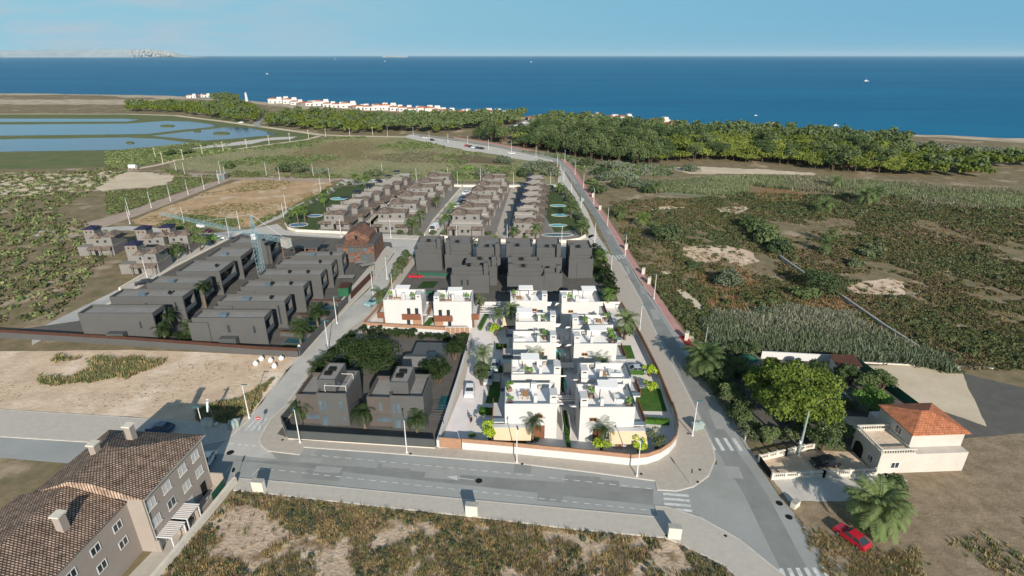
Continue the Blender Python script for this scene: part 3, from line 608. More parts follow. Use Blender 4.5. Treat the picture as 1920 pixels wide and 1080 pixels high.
def zebra(q, n, fr=.5, z=.066):
    "bars between the side a-b and the side d-c"
    a, b, c, d = [G(*p) for p in q]; mb = MB()
    for i in range(n):
        t0 = (i)/(n-1+fr) ; t1 = (i+fr)/(n-1+fr)
        f = lambda u, p, r: (p[0]+(r[0]-p[0])*u, p[1]+(r[1]-p[1])*u, z)
        mb.add([f(t0, a, b), f(t1, a, b), f(t1, d, c), f(t0, d, c)], [(0, 1, 2, 3)])
    return struct(mb.build('zebra_crossing', m_mark))
zebra([(1243, 924), (1246, 957), (1298, 961), (1291, 928)], 4)
zebra([(1323, 821), (1378, 822), (1394, 846), (1336, 845)], 4, .42)
zebra([(457, 808), (497, 808), (511, 785), (481, 784)], 4, .42)
zebra([(1460, 1066), (1560, 1064), (1600, 1120), (1480, 1120)], 7, .5)
zebra([(1168, 478), (1148, 480), (1155, 487), (1177, 484)], 4, .42)
mb = MB()
def disc(x, y, r, z=.068, n=14):
    c = G(x, y); mb.add([(c[0]+r*math.cos(6.283*i/n), c[1]+r*math.sin(6.283*i/n), z) for i in range(n)], [tuple(range(n))])
for x, y, r in [(898, 902, .55), (432, 849, .6), (1461, 944, .5), (1479, 970, .5)]: disc(x, y, r)
for x, y in [(1219, 863), (1250, 1006), (612, 827), (530, 826), (770, 852), (979, 871), (1202, 890), (1312, 882), (1290, 814), (1308, 905), (1360, 1006)]: disc(x, y, .28, .15, 4)
struct(mb.build('manhole_cover', m_dark))
# plots and yards
patch('bare_plot', GP([(-300, 662), (240, 656), (400, 662), (563, 670), (530, 706), (498, 745), (468, 781), (440, 796), (380, 792), (240, 783), (-300, 750)]), .04, m_plot, .25, 1.5, 10)
patch('tall_grass_edge', GP([(455, 770), (505, 720), (490, 722), (450, 745), (400, 755), (370, 770), (365, 790), (440, 796)]), .06, m_scrub, .6, 1, 11)
patch('near_field', [(-48, 10), (-43.9, 49.6), (-41.5, 64.1), (-37.6, 63.6), (-5.7, 59.0), (8.8, 56.8), (20.3, 55.3), (22.5, 54.2), (27, 50.8), (31, 44.0), (34, 34), (34.5, 22), (34.5, 10)], .05, m_nearsoil, .15, 1, 12)
patch('yard_dirt', [(39.6, 20), (39.6, 68), (57, 68), (62, 80), (110, 80), (110, 20)], .04, m_dirt, .2, 1.5, 13)
patch('pale_yard', GP([(1450, 900), (1640, 885), (1700, 900), (1655, 925), (1600, 940), (1480, 940), (1470, 925)]), .06, m_pavepale, .3, .8, 14)
patch('garden_shade_soil', [(39.4, 75.6), (40.2, 100), (46, 104), (71, 101.5), (90, 99), (110, 85), (90, 78), (62, 75), (50, 74.5)], .046, m_ground_dark, .2, 1.5, 15)  # shade under the garden trees put into the dark ground colour
patch('side_plot', GP([(1616, 686), (1700, 684), (1800, 690), (1850, 800), (1690, 745)]), .07, m_sand, .3, 1.5, 16)
sheet('gravel_yard', GP([(1540, 780), (1620, 782), (1680, 800), (1640, 830), (1590, 815)]), .08, m_plot)
# pale openings in the scrub
for k, (pts, mt, a) in enumerate([
    ([(1275, 464), (1310, 459), (1370, 462), (1415, 474), (1430, 492), (1390, 498), (1350, 488), (1310, 492), (1285, 484)], m_plot, 1.5),
    ([(1235, 508), (1262, 509), (1255, 518), (1238, 517)], m_sand, .6), ([(1275, 540), (1300, 552), (1320, 575), (1310, 588), (1288, 565), (1262, 545)], m_sand, .8),
    ([(1320, 590), (1335, 600), (1345, 615), (1335, 618), (1318, 602)], m_sand, .6), ([(1200, 398), (1240, 387), (1300, 389), (1250, 395)], m_sand, .8),
    ([(1340, 390), (1395, 386), (1410, 393), (1385, 403), (1350, 400)], m_sand, 1), ([(1200, 424), (1215, 425), (1210, 430), (1198, 429)], m_sand, .5),
    ([(1580, 540), (1620, 528), (1665, 520), (1700, 530), (1690, 560), (1640, 556), (1600, 552)], m_plot, 1.2), ([(1470, 488), (1500, 493), (1560, 500), (1550, 512), (1500, 505)], m_plot, 1),
    ([(1405, 372), (1440, 350), (1530, 368), (1500, 378), (1440, 380)], m_pavepale, .6), ([(1260, 315), (1320, 312), (1420, 318), (1530, 325), (1520, 330), (1400, 326), (1290, 326)], m_sand, 2),
    ([(1460, 545), (1590, 560), (1640, 590), (1560, 590), (1480, 570)], m_rust, 2.5), ([(1300, 515), (1400, 505), (1430, 530), (1380, 560), (1320, 545)], m_rust, 2.5),
    ([(1320, 555), (1400, 560), (1450, 590), (1380, 600), (1330, 580)], m_rust, 2), ([(1290, 620), (1310, 625), (1330, 650), (1315, 660), (1290, 640)], m_plot, .8),
    ([(1150, 300), (1180, 300), (1200, 315), (1170, 322), (1145, 312)], m_sand, 1.5), ([(1230, 350), (1330, 345), (1420, 356), (1330, 372), (1240, 366)], M('grey_green_reed_soil', (.20, .20, .13), (.16, .17, .10), .1, .95, grain=.3), 3),
    ([(1395, 350), (1500, 352), (1480, 362), (1400, 360)], m_rust, 2)]):
    if mt in (m_pavepale,): mt = m_rust
    patch('bare_patch', GP(pts), .05 + .002*k, mt, a, 1.5, 20+k)
# headland and island on the horizon, low hills behind the town
def ridge(name, pts, base, depth, mat):
    mb = MB(); n = len(pts)
    for i in range(n-1):
        (x0, y0, h0), (x1, y1, h1) = pts[i], pts[i+1]
        v = [(x0, y0, base), (x1, y1, base), (x1, y1+depth*.5, h1), (x0, y0+depth*.5, h0), (x1, y1+depth, base), (x0, y0+depth, base)]
        mb.add(v, [(0, 1, 2, 3), (3, 2, 4, 5)])
    return struct(mb.build(name, mat))
m_head = M('headland_rock', (.34, .36, .36), (.22, .26, .29), .003, .95, grain=.05)
HY = 20000.0
def hx(px): return (px-960)/FPX * (HY*CP + CAMH*SP)
def hz(py): return CAMH - HY * (SP*FPX + (py-540)*CP) / (CP*FPX - (py-540)*SP)
ridge('headland', [(hx(a), HY, max(hz(b+1.8), 1)) for a, b in [(-200, 96), (0, 92), (150, 90), (240, 90), (262, 89.5), (285, 91.5), (300, 93.5), (312, 98), (322, 100.5), (335, 103.4), (350, 104.6), (370, 105.2)]], -1, 1500, m_head)
ridge('island', [(hx(a), HY, max(hz(b), .5)) for a, b in [(716, 105.3), (722, 104.4), (738, 103.9), (748, 104.5), (764, 105.2)]], -1, 300, m_head)
# ------------------------------------------------------------ buildings
def window(mb_list, root, x0, x1, z0, z1, y, facing='S', frame=None, glass=None, fw=.1, name='window'):
    "a framed window standing a little proud of a wall; the pane is its sub-part"
    fr = MB(); pn = MB(); d = .05
    def bx(mb, a0, a1, b0, b1, p0, p1):
        if facing == 'S': mb.box(a0, y-p1, b0, a1, y-p0, b1)
        elif facing == 'N': mb.box(a0, y+p0, b0, a1, y+p1, b1)
        elif facing == 'E': mb.box(y+p0, a0, b0, y+p1, a1, b1)
        else: mb.box(y-p1, a0, b0, y-p0, a1, b1)
    bx(fr, x0, x1, z0, z0+fw, -.02, d); bx(fr, x0, x1, z1-fw, z1, -.02, d); bx(fr, x0, x0+fw, z0+fw, z1-fw, -.02, d); bx(fr, x1-fw, x1, z0+fw, z1-fw, -.02, d)
    if x1-x0 > 1.0 and fw < .2: bx(fr, (x0+x1)/2-.04, (x0+x1)/2+.04, z0+fw, z1-fw, -.02, d)
    bx(pn, x0+fw, x1-fw, z0+fw, z1-fw, -.03, .02)
    o = fr.build(name, frame or m_white, root); pn.build('pane', glass or m_glass, o); return o
# ---- rooftop furniture (things of their own)
def mk_table():
    t = thing('dining_table', 'teak dining table', 'table'); MB().box(-.95, -.5, .70, .95, .5, .76).build('tabletop', m_wood, t)
    for x in (-.85, .85):
        for y in (-.4, .4): MB().box(x-.04, y-.04, 0, x+.04, y+.04, .70).build('leg', m_wood, t)
    return t
def mk_chair():
    t = thing('chair', 'white chair', 'chair'); MB().box(-.25, -.25, .40, .25, .25, .47).build('seat', m_fab, t); MB().box(-.25, .20, .47, .25, .26, .88).build('backrest', m_fab, t)
    for x in (-.2, .2):
        for y in (-.2, .2): MB().box(x-.025, y-.025, 0, x+.025, y+.025, .40).build('leg', m_conc, t)
    return t
def mk_sofa():
    t = thing('corner_sofa', 'white corner sofa', 'sofa'); MB().box(-1.1, -.45, .12, 1.1, .45, .45).box(-1.1, .45, .12, -.25, 1.5, .45).build('seat', m_fab, t)
    MB().box(-1.35, -.45, .12, -1.1, 1.5, .8).box(-1.1, -.7, .12, 1.1, -.45, .8).build('backrest', m_fab, t); return t
def mk_coffee():
    t = thing('coffee_table', 'low round table', 'table'); MB().cyl((0, 0, .34), (0, 0, .40), .45, .45, 12).build('tabletop', m_fab, t); MB().cyl((0, 0, 0), (0, 0, .34), .2, .12, 8).build('leg', m_conc, t); return t
def mk_shade():
    t = thing('sunshade', 'white flat sunshade', 'sunshade'); MB().box(-1.7, -1.3, 2.35, 1.7, 1.3, 2.45).build('canopy', m_wtop, t)
    MB().cyl((-1.45, -1.1, 0), (-1.45, -1.1, 2.35), .09, .07, 8).build('pole', m_brownrail, t); MB().box(-1.8, -1.45, 0, -1.1, -.75, .1).build('base', m_conc, t); return t
def mk_planter():
    t = thing('potted_plant', 'potted plant', 'plant'); MB().prism([(-.3, -.3), (.3, -.3), (.3, .3), (-.3, .3)], 0, .5).build('planter', m_pot, t)
    r_ = np.random.default_rng(3); P, d = crown_pts(r_, .55, .7, 1.05, 6, 130, (.4, .6)); me = np_mesh('foliage', cards(P, d, r_.uniform(.1, .2, 130), r_, asp=1.0), 4, L_fresh)
    o = bpy.data.objects.new('foliage', me); COL.objects.link(o); o.parent = t; return t
CNT = {}
def nth(k): CNT[k] = CNT.get(k, 0) + 1; return CNT[k]
VNAME = {}
# ---- the new white villas
def white_villa(name_pos, x0, x1, y0, y1, out, porch=False, shade=None, h=7.0, furn=(), lab='', band=True):
    "out = -1: terrace and balcony on the left side, +1: on the right"
    label = lab or f'white flat roofed villa, {name_pos}'
    t = thing('white_villa', label, 'villa', ((x0+x1)/2, y0, 0), 0, 'new white villas with roof terraces'); cx = (x0+x1)/2
    X0, X1, D = x0-cx, x1-cx, y1-y0
    xi, xo = (X1, X0) if out < 0 else (X0, X1)      # inner side (stairs), outer side
    b = MB(); b.shell(X0, 0, X1, D, 3.1, h, .2, .9, 0, 1)
    g0, g1 = (X0+.75, X1) if out < 0 else (X0, X1-.75)
    b.box(g0, .05, -.05, g1, D-.05, 3.1); b.build('wall', [m_white, m_wtop], t)
    # stair head with a dark slot, thin pier
    s = -1 if out > 0 else 1; a = xi - s*1.25
    sh = MB(); sh.box(min(xi, a), .25, h-1.0, max(xi, a), 2.4, h+1.55); so_ = sh.build('stair_head', m_white, t)
    m0 = (xi + a)/2; MB().box(m0-.35, .22, h+1.05, m0+.35, .27, h+1.25).build('vent', m_dark, so_)
    MB().box(xi - s*3.6 - .28, .6, h-1.0, xi - s*3.6 + .28, 1.3, h+1.2).build('chimney', m_white, t)
    MB().box(xi - s*4.2, D-.9, h-1.0, xi - s*3.2, D-.3, h+.35).build('roof_hatch', m_white, t)
    # small window with brown frame
    wx = (X1 - 3.0) if out < 0 else (X0 + 2.2)
    window(None, t, wx-.62, wx+.62, 4.2, 4.95, 0, 'S', m_wood, m_glass, .12)
    # outside stair with slats on the inner side
    st = MB(); 
    for k in range(12): st.box(min(xi, xi+s*1.15), D*.25 + k*.42, h-1.2-k*.27, max(xi, xi+s*1.15), D*.25 + k*.42+.30, h-1.12-k*.27)
    st.build('outside_stair', m_wtop, t)
    MB().box(min(xi+s*1.2, xi+s*1.3), D*.2, -.05, max(xi+s*1.2, xi+s*1.3), D, 1.9).build('garden_screen', m_white, t)
    MB().box(xo - (.02 if out > 0 else .03), .3, h+.02, xo + (.03 if out > 0 else .02), D-.3, h+.55).build('glass_rail', m_bglass, t)
    ac = MB().box(xi - s*2.6 - .35, D-.75, h-.9, xi - s*2.6 + .35, D-.35, h-.2).build('cooling_unit', m_conc, t)
    # balcony on the outer side at first floor
    q = -1 if out < 0 else 1; e = xo + q*2.1; w0, w1 = min(xo - q*.7, e), max(xo - q*.7, e)
    bl = MB(); bl.box(w0, .6, 2.75, w1, D-.4, 3.05); bo = bl.build('balcony', m_white, t)
    r_ = MB(); r_.box(e-.06, .6, 3.05, e+.06, D-.4, 4.05); r_.build('railing', m_slatd, bo)
    MB().box(w0+.1, .55, 3.05, w1-.1, .65, 3.75).build('railing', m_bglass, bo)
    MB().box(min(xo-q*.7, xo+q*1.4), .9, -.05, max(xo-q*.7, xo+q*1.4), D-.8, 2.75).build('ground_floor_wing', m_white, t)
    if porch:
        # ground floor frame with beige awning, and brown cladding
        px0, px1 = (xo-q*-.0-2.1, xo+4.6) if out < 0 else (xo-4.6, xo+2.1)
        pr = MB(); pr.box(px0, -1.0, 2.75, px1, .0, 3.05); pr.box(px0, -1.0, -.05, px0+.25, -.75, 2.75); pr.box(px1-.25, -1.0, -.05, px1, -.75, 2.75); pr.build('porch', m_white, t)
        aw = MB(); aw.add([(px0+.3, -1.05, 2.95), (px1-.3, -1.05, 2.95), (px1-.3, -2.9, 1.95), (px0+.3, -2.9, 1.95), (px0+.3, -1.05, 2.89), (px1-.3, -1.05, 2.89), (px1-.3, -2.9, 1.89), (px0+.3, -2.9, 1.89)], [(0, 3, 2, 1), (4, 5, 6, 7), (3, 7, 6, 2), (0, 4, 7, 3), (1, 2, 6, 5)])
        aw.build('awning', m_awn, t)
        c0, c1 = (px1+.05, px1+2.1) if out < 0 else (px0-2.1, px0-.05)
        MB().box(c0, -.06, -.05, c1, .04, 2.7).build('cladding_panel', m_slatd, t)
        MB().box(px0+.6, -.03, 0, px1-.5, .04, 2.2).build('glass_door', m_glass, t)
    zt = h - .9
    if shade:
        sx_, sy_ = shade; place('shade', mk_shade, (cx+sx_, y0+sy_, zt), 0, f'flat white sunshade on a brown post on the roof of the {name_pos}', 'sunshades on the villa roofs')
    for f in furn:
        k, fx, fy = f[0], f[1], f[2]; pos = (cx+fx, y0+fy, zt); n_ = name_pos
        if k == 'T':
            place('table', mk_table, pos, R(90), f'square teak dining table on the roof terrace of the {n_}', 'teak tables on the villa roofs')
            for j, (dx, dy, rr) in enumerate([(-.85, -.5, 90), (-.85, .5, 90), (.85, -.5, -90), (.85, .5, -90)]):
                place('chair', mk_chair, (pos[0]+dx, pos[1]+dy, zt), R(rr), f'white chair at the teak table on the roof of the {n_}', f'chairs round the table on the roof of the {n_}')
        elif k == 'S':
            place('sofa', mk_sofa, pos, R(f[3] if len(f) > 3 else 0), f'white corner sofa on the roof terrace of the {n_}', 'corner sofas on the villa roofs')
            place('coffee', mk_coffee, (pos[0]+.6, pos[1]+.7, zt), 0, f'small round white table beside the sofa on the roof of the {n_}', 'coffee tables on the villa roofs')
        else:
            side = 'by the left parapet' if fx < -2.2 else 'by the right parapet' if fx > 2.2 else 'near the middle' if abs(fx) < 1.0 else 'left of the middle' if fx < 0 else 'right of the middle'
            fb = 'front' if fy < 2.5 else 'back'
            place('planter', mk_planter, pos, random.uniform(0, 6), f'potted plant {side}, roof {fb} of the {n_}', 'potted plants on the villa roofs', scale=f[3] if len(f) > 3 else 1.0)
L_, R_ = 'left column of new villas', 'right column of new villas'
white_villa('nearest left villa', -1.2, 7.5, 76.5, 83.0, -1, True, None, furn=(('T', -.9, 3.4), ('P', -3.6, 5.3, 1.3), ('P', -3.4, 1.6)), lab='white villa nearest the street in the left column, bare teak table on its roof')
white_villa('second left villa', -.1, 8.8, 85.6, 91.0, -1, False, (-1.0, 3.8), furn=(('S', -3.2, 1.6), ('P', -1.3, 1.0, 1.4)), lab='white villa second from the street in the left column, white sunshade on its roof')
white_villa('third left villa', .2, 8.9, 97.6, 102.8, -1, True, None, furn=(('S', -3.0, 2.6), ('P', 2.2, 3.2, 1.4), ('P', .9, 3.0)), lab='white villa in the middle of the left column, corner sofa and no sunshade')
white_villa('fourth left villa', .8, 9.5, 107.0, 111.6, -1, False, (-2.4, 2.8), furn=(('P', .6, 1.3, 1.2), ('P', 1.7, 1.5, 1.2)), lab='white villa fourth from the street in the left column, two plants by its stairs')
white_villa('farthest left villa', -.4, 8.3, 118.2, 124.2, -1, True, (-.6, 4.4), furn=(('T', -2.2, 2.2), ('P', -3.4, 4.2, 1.3)), lab='farthest white villa of the left column, in front of dark grey towers')
white_villa('nearest right villa', 11.2, 20.2, 75.6, 82.6, 1, True, (.6, 4.6), furn=(('S', 2.9, 3.0), ('P', -2.2, 4.2, 1.4), ('P', 3.7, 1.4, 1.3)), lab='white villa nearest the street in the right column, white sunshade over its roof terrace')
white_villa('second right villa', 12.3, 21.2, 84.2, 89.8, 1, False, None, furn=(('T', -.2, 2.2), ('S', 2.2, 2.6)), lab='second white villa of the right column, teak table and sofa on its roof')
white_villa('third right villa', 12.4, 21.0, 97.2, 103.4, 1, True, (.9, 3.9), furn=(('P', 3.6, 1.8, 1.6), ('P', 3.6, 4.2, 1.5)), lab='white villa in the middle of the right column, tall plants along its right parapet')
white_villa('fourth right villa', 12.9, 21.6, 105.4, 110.6, 1, False, None, furn=(('T', 1.7, 2.6), ('P', -1.4, 1.6, 1.5), ('P', 3.5, 3.8, 1.5)), lab='fourth white villa of the right column, teak table at its right roof edge')
white_villa('farthest right villa', 11.6, 20.4, 117.4, 124.2, 1, True, (2.4, 4.8), furn=(('S', 1.0, 2.6), ('P', -2.3, 2.4, 1.3)), lab='white villa farthest from the street in the right column, sunshade at its right corner')
# two villas by the left street, brown balconies
def street_villa(label, nm, x0, x1, y0, y1, mir, shade, furn):
    t = thing('white_villa', label, 'villa', ((x0+x1)/2, y0, 0), 0, 'new white villas with roof terraces'); cx = (x0+x1)/2; X0, X1, D = x0-cx, x1-cx, y1-y0
    s = 1 if mir else -1; MB().shell(X0, 0, X1, D, -.05, 7.0, .2, .95, 0, 1).build('wall', [m_white, m_wtop], t)
    a = X0+.1 if mir else X1-1.4; q = MB().box(a, .1, 6.0, a+1.3, 2.8, 8.3).build('stair_head', m_white, t); MB().box(a+.35, .07, 7.7, a+.95, .12, 7.9).build('vent', m_dark, q)
    MB().box(-.3, 1.6, 6.05, .3, 2.3, 8.1).build('chimney', m_white, t)
    b0, b1 = (X0+.1, X0+4.5) if mir else (X1-4.6, X1-.2)
    bo = MB().box(b0, -1.3, 2.7, b1, -.02, 2.95).build('balcony', m_white, t); MB().box(b0, -1.4, 2.5, b1, -1.3, 4.0).build('railing', m_slatd, bo)
    for k, f in enumerate((.32, .75)):
        wx = b0+(b1-b0)*f; MB().box(wx-.4, -.05, 2.95, wx+.4, .03, 4.9).build('balcony_door', m_glass, t)
    gx = (b0, b0+2.0) if mir else (b1-2.1, b1-.1)
    MB().box(gx[0], -.3, 0, gx[1], -.02, 2.3).build('garage_door', m_slat, t); dx = (b1-.9) if mir else (b0+1.2)
    MB().box(dx-.4, -.06, 0, dx+.4, .03, 2.2).build('door', m_glass, t)
    e0, e1 = (X1+.02, X1+1.6) if mir else (X0-1.6, X0-.02)
    bo = MB().box(e0, -.4, 2.7, e1, D-.5, 2.95).build('balcony', m_white, t); MB().box(e0, -.5, 2.5, e1, -.4, 4.0).build('railing', m_slatd, bo)
    MB().box(*((e1, -.5, 2.5, e1+.1, D-.5, 4.0) if mir else (e0-.1, -.5, 2.5, e0, D-.5, 4.0))).build('railing', m_slat, bo)
    MB().box(*((e0+.1, .2, 0, e0+.5, .6, 2.7) if mir else (e1-.5, .2, 0, e1-.1, .6, 2.7))).build('pillar', m_slatd, t)
    i0 = (X0-1.6, X0-.02) if mir else (X1+.02, X1+1.6)
    bo = MB().box(i0[0], .6, 2.7, i0[1], D-.2, 2.95).build('balcony', m_white, t); MB().box(*((i0[0]-.1, .6, 2.6, i0[0], D-.2, 3.9) if mir else (i0[1], .6, 2.6, i0[1]+.1, D-.2, 3.9))).build('railing', m_slat, bo)
    place('shade', mk_shade, (cx+shade[0], y0+shade[1], 6.05), 0, f'flat white sunshade on the roof of the {nm}', 'sunshades on the villa roofs')
    for k, fx, fy in furn:
        if k == 'T': place('table', mk_table, (cx+fx, y0+fy, 6.05), 0, f'low teak table on the roof terrace of the {nm}', 'teak tables on the villa roofs', scale=.9)
        else: place('planter', mk_planter, (cx+fx, y0+fy, 6.05), 0, f'potted plant {"at the left" if fx < -1 else "at the right" if fx > 2.6 else "by the stair head"} on the roof of the {nm}', 'potted plants on the villa roofs', scale=1.4)
street_villa('white villa with brown balconies beside the left street, palm at its corner', 'left balconied villa', -30.3, -21.3, 118.5, 125.0, False, (-.6, 4.4), (('T', -1.6, 2.0), ('P', -3.4, 3.0), ('P', 2.1, 1.8)))
street_villa('white villa with brown balconies and garage, right one of the pair beside the hedge', 'right balconied villa', -18.4, -9.5, 117.6, 124.6, True, (.3, 4.0), (('T', -1.1, 1.6), ('P', -2.4, 2.0), ('P', 3.3, 2.4)))
# plot base, wall, driveway, gardens of the white estate
slab('estate_paving', [(-12.2, 73.9), (-9.4, 94), (-9.0, 112.6), (-35.0, 116.2), (-33.6, 128.8), (28.0, 128.6), (29.3, 111), (29.4, 97), (28.8, 81.5), (28.1, 77.2), (26.8, 74.5), (23.1, 71.7), (19, 70.2), (8.6, 71.7), (-8.3, 74.0)], m_terr, z1=.16, kerb=False)
sheet('driveway', [(-12.0, 74.2), (-9.2, 94), (-8.8, 112.6), (-8.8, 117), (-4.6, 117), (-4.6, 104), (-5.6, 92), (-7.6, 82), (-8.2, 74.2)], .164, m_drive)
def wall_thing(name, label, pts, mats, hs, t=.25, closed=False, cat='wall', z0=0, grp=None, parts=('wall_base', 'slat_fence')):
    b = pts[0]; o = thing(name, label, cat, (b[0], b[1], 0), 0, grp); P = [(p[0]-b[0], p[1]-b[1]) for p in pts]; z = z0
    for i, (m_, h) in enumerate(zip(mats, hs)): MB().ribbon(P, z, z+h, t*(1-.25*i), closed=closed).build(parts[i], m_, o); z += h
    return o
FRONT = [(-8.2, 73.7), (0, 72.65), (8.6, 71.4), (14, 70.6), (19, 69.8), (21.4, 70.1), (23.6, 71.1), (25.6, 72.7), (27.2, 74.7), (28.2, 77.2), (28.8, 80.2), (29.1, 84)]
wall_thing('garden_wall', 'white wall topped with brown slats curving round the street corner of the new villas', FRONT, (m_white, m_slat), (1.5, .75))
wall_thing('garden_wall', 'long brown slatted fence on a low white base along the avenue', [(29.1, 84.02), (29.5, 97), (29.2, 111), (28.0, 128.6)], (m_white, m_slat), (.9, 1.2))
wall_thing('driveway_gate', 'closed brown slatted driveway gate beside the dark plot', [(-12.0, 74.2), (-8.35, 73.72)], (m_slat,), (2.1,), .15, cat='gate', parts=('gate_leaf',))
wall_thing('garden_wall', 'white wall with brown slats in front of the brown balconied villas', [(-33.4, 128.6), (-35.2, 117.0), (-15.6, 114.4)], (m_white, m_slat), (1.2, .8))
wall_thing('garden_wall', 'plain white wall between the estate and the dark grey towers', [(-33.3, 128.9), (-10, 128.9), (28, 128.9)], (m_white,), (1.9,), parts=('wall_base',))
wall_thing('garden_wall', 'long white wall between the driveway and the dark plot', [(-12.25, 74.2), (-10.6, 94), (-9.4, 112.2)], (m_white,), (1.5,), .45, parts=('wall_base',))
t = thing('entrance_gate', 'row of five brown panels in a white frame by the pedestrian entrance', 'gate', (-15.4, 114.3, 0))
f = MB()
for k in range(6): f.box(k*1.1-.06, -.1, 0, k*1.1+.06, .1, 2.0)
f.box(-.06, -.1, 2.0, 5.56, .1, 2.15); f.build('frame', m_white, t)
for k in range(5): MB().box(k*1.1+.07, -.03, .05, k*1.1+1.03, .05, 1.98).build('panel', m_slat, t)
def hedge(label, P, h, mat=None, wdt=None, grp='clipped hedges between the gardens', dark=False):
    b = P[0]; Q = [(p[0]-b[0], p[1]-b[1]) for p in P]; mb = MB()
    if wdt: mb.ribbon(Q, 0, h, wdt)
    else: mb.prism(Q, 0, h)
    r_ = np.random.default_rng(int(abs(b[0]*7+b[1]))); 
    o = mb.build('hedge', mat or m_hedge, None, (b[0], b[1], .12)); tag(o, label, 'hedge', grp)
    L0 = sum(math.hypot(Q[i+1][0]-Q[i][0], Q[i+1][1]-Q[i][1]) for i in range(len(Q)-1)); n = int(min(2600, L0*55*(h+ (wdt or 1))))
    pts = []; 
    if wdt:
        for i in range(len(Q)-1):
            l = math.hypot(Q[i+1][0]-Q[i][0], Q[i+1][1]-Q[i][1]); k = int(n*l/L0); u = r_.uniform(0, 1, k); s_ = r_.uniform(-.5, .5, k); z = r_.uniform(0, h, k); top = r_.random(k) < .5
            s_ = np.where(top, s_, np.sign(s_)*.5); z = np.where(top, h, z); dx, dy = (Q[i+1][0]-Q[i][0])/l, (Q[i+1][1]-Q[i][1])/l
            pts.append(np.stack([Q[i][0]+dx*l*u - dy*s_*wdt, Q[i][1]+dy*l*u + dx*s_*wdt, z], 1))
        P3 = np.vstack(pts); nn = r_.normal(0, 1, P3.shape); me = np_mesh('leaves', cards(P3, nn, r_.uniform(.08, .2, len(P3)), r_), 4, L_dim if dark else L_hedge)
        q = bpy.data.objects.new('foliage', me); COL.objects.link(q); q.parent = o
    return o
for nm, P, h, wd in [
    ('low green hedge strip running between the two columns at the street end', [(9.35, 73.0), (9.4, 80), (9.5, 83.5)], .7, .55), ('long green hedge strip between the middle pairs of villas', [(9.9, 90.5), (10.2, 104.5)], .7, .55),
    ('green hedge between the two front driveways of the left column', [(-5.9, 83.6), (-2.6, 83.2)], 1.0, 1.0), ('green hedge crossing the left gardens beside the third villa', [(-5.0, 98.2), (-1.4, 97.8)], 1.0, 1.0),
    ('short green hedge beside the far left driveway', [(-3.5, 107.6), (-1.2, 107.4)], 1.0, .9), ('slanting green hedge strip by the far white pergola beams', [(-7.6, 116.2), (-6.2, 124)], .8, .6),
    ('green hedge across the right garden nearest the corner', [(22.8, 80.8), (27.6, 80.3)], 1.0, .8), ('green hedge across the right garden behind the parked silver car', [(22.6, 97.4), (26.8, 97.0)], 1.0, 1.1),
    ('green hedge strip between the two brown balconied villas', [(-20.6, 117.4), (-19.4, 121.5)], .9, .8)]: hedge(nm, P, h, None, wd)
for k, P in enumerate([[(22.4, 84.2), (28.3, 84.0), (28.9, 91.5), (22.9, 91.8)], [(22.9, 103), (26.4, 103), (26.6, 109), (23.1, 109)], [(-5, 86.6), (-2.6, 86.5), (-1.8, 94), (-4.2, 94)], [(-1.2, 72.9), (2.2, 72.5), (2.4, 75.6), (-1.0, 75.9)]]): sheet('lawn', P, .17, m_lawn)
for k, P in enumerate([[(4.2, 72.3), (8.6, 71.7), (8.7, 72.9), (4.3, 73.5)], [(10.3, 71.5), (14.2, 70.9), (14.3, 72.1), (10.4, 72.7)], [(8.5, 91.5), (10.9, 91.5), (10.9, 94.6), (8.5, 94.6)], [(8.9, 103.6), (11.6, 103.6), (11.6, 106.8), (8.9, 106.8)], [(-20.4, 123.6), (-19.2, 123.6), (-19.2, 127.2), (-20.4, 127.2)]]):
    x, y = P[0]; o = thing('swimming_pool', ['turquoise pool strip behind the front wall, left of the hedge strip', 'turquoise pool strip behind the front wall, right of the hedge strip', 'turquoise pool between the second and third pair of villas', 'turquoise pool between the fourth pair of villas', 'narrow pool between the two brown balconied villas'][k], 'pool', (x, y, .16), 0, 'pools of the new villas')
    Q = [(a-x, b-y) for a, b in P]; MB().ribbon(Q, 0, .05, .2, closed=True).build('rim', m_terr, o); MB().add([(a, b, .03) for a, b in Q], [(0, 1, 2, 3)]) or None
    m_ = MB(); m_.add([(a, b, .03) for a, b in Q], [(0, 1, 2, 3)]); m_.build('water', m_turq, o)
for k, (y, n, xa, xb) in enumerate([(83.2, 3, 7.6, 12.3), (94.8, 3, 8.9, 12.3), (104.6, 3, 8.9, 12.6)]):
    o = thing('pergola', ['grey pergola beams bridging the gap behind the nearest pair of villas', 'grey pergola beams bridging the gap before the middle pair of villas', 'grey pergola beams bridging the gap behind the middle pair of villas'][k], 'pergola', (xa, y, 0), 0, 'pergola beams between the columns')
    for j in range(n): MB().box(0, j*.7, 2.9, xb-xa, j*.7+.22, 3.1).build('beam', m_terr, o)
    for j in (0, 1): MB().box(.05+j*(xb-xa-.25), .02, .15, .2+j*(xb-xa-.25), .2, 2.9).build('post', m_white, o)
o = thing('pergola', 'white pergola frame of long beams beside the far left hedge strip', 'pergola', (-8.4, 121, 0), 0, 'pergola beams between the columns')
for j in range(4): MB().box(0, j*1.3, 2.3, 7.4, j*1.3+.18, 2.45).build('beam', m_white, o)
for x in (0, 7.2):
    for y in (0, 3.9): MB().box(x, y+.02, .15, x+.18, y+.16, 2.3).build('post', m_white, o)
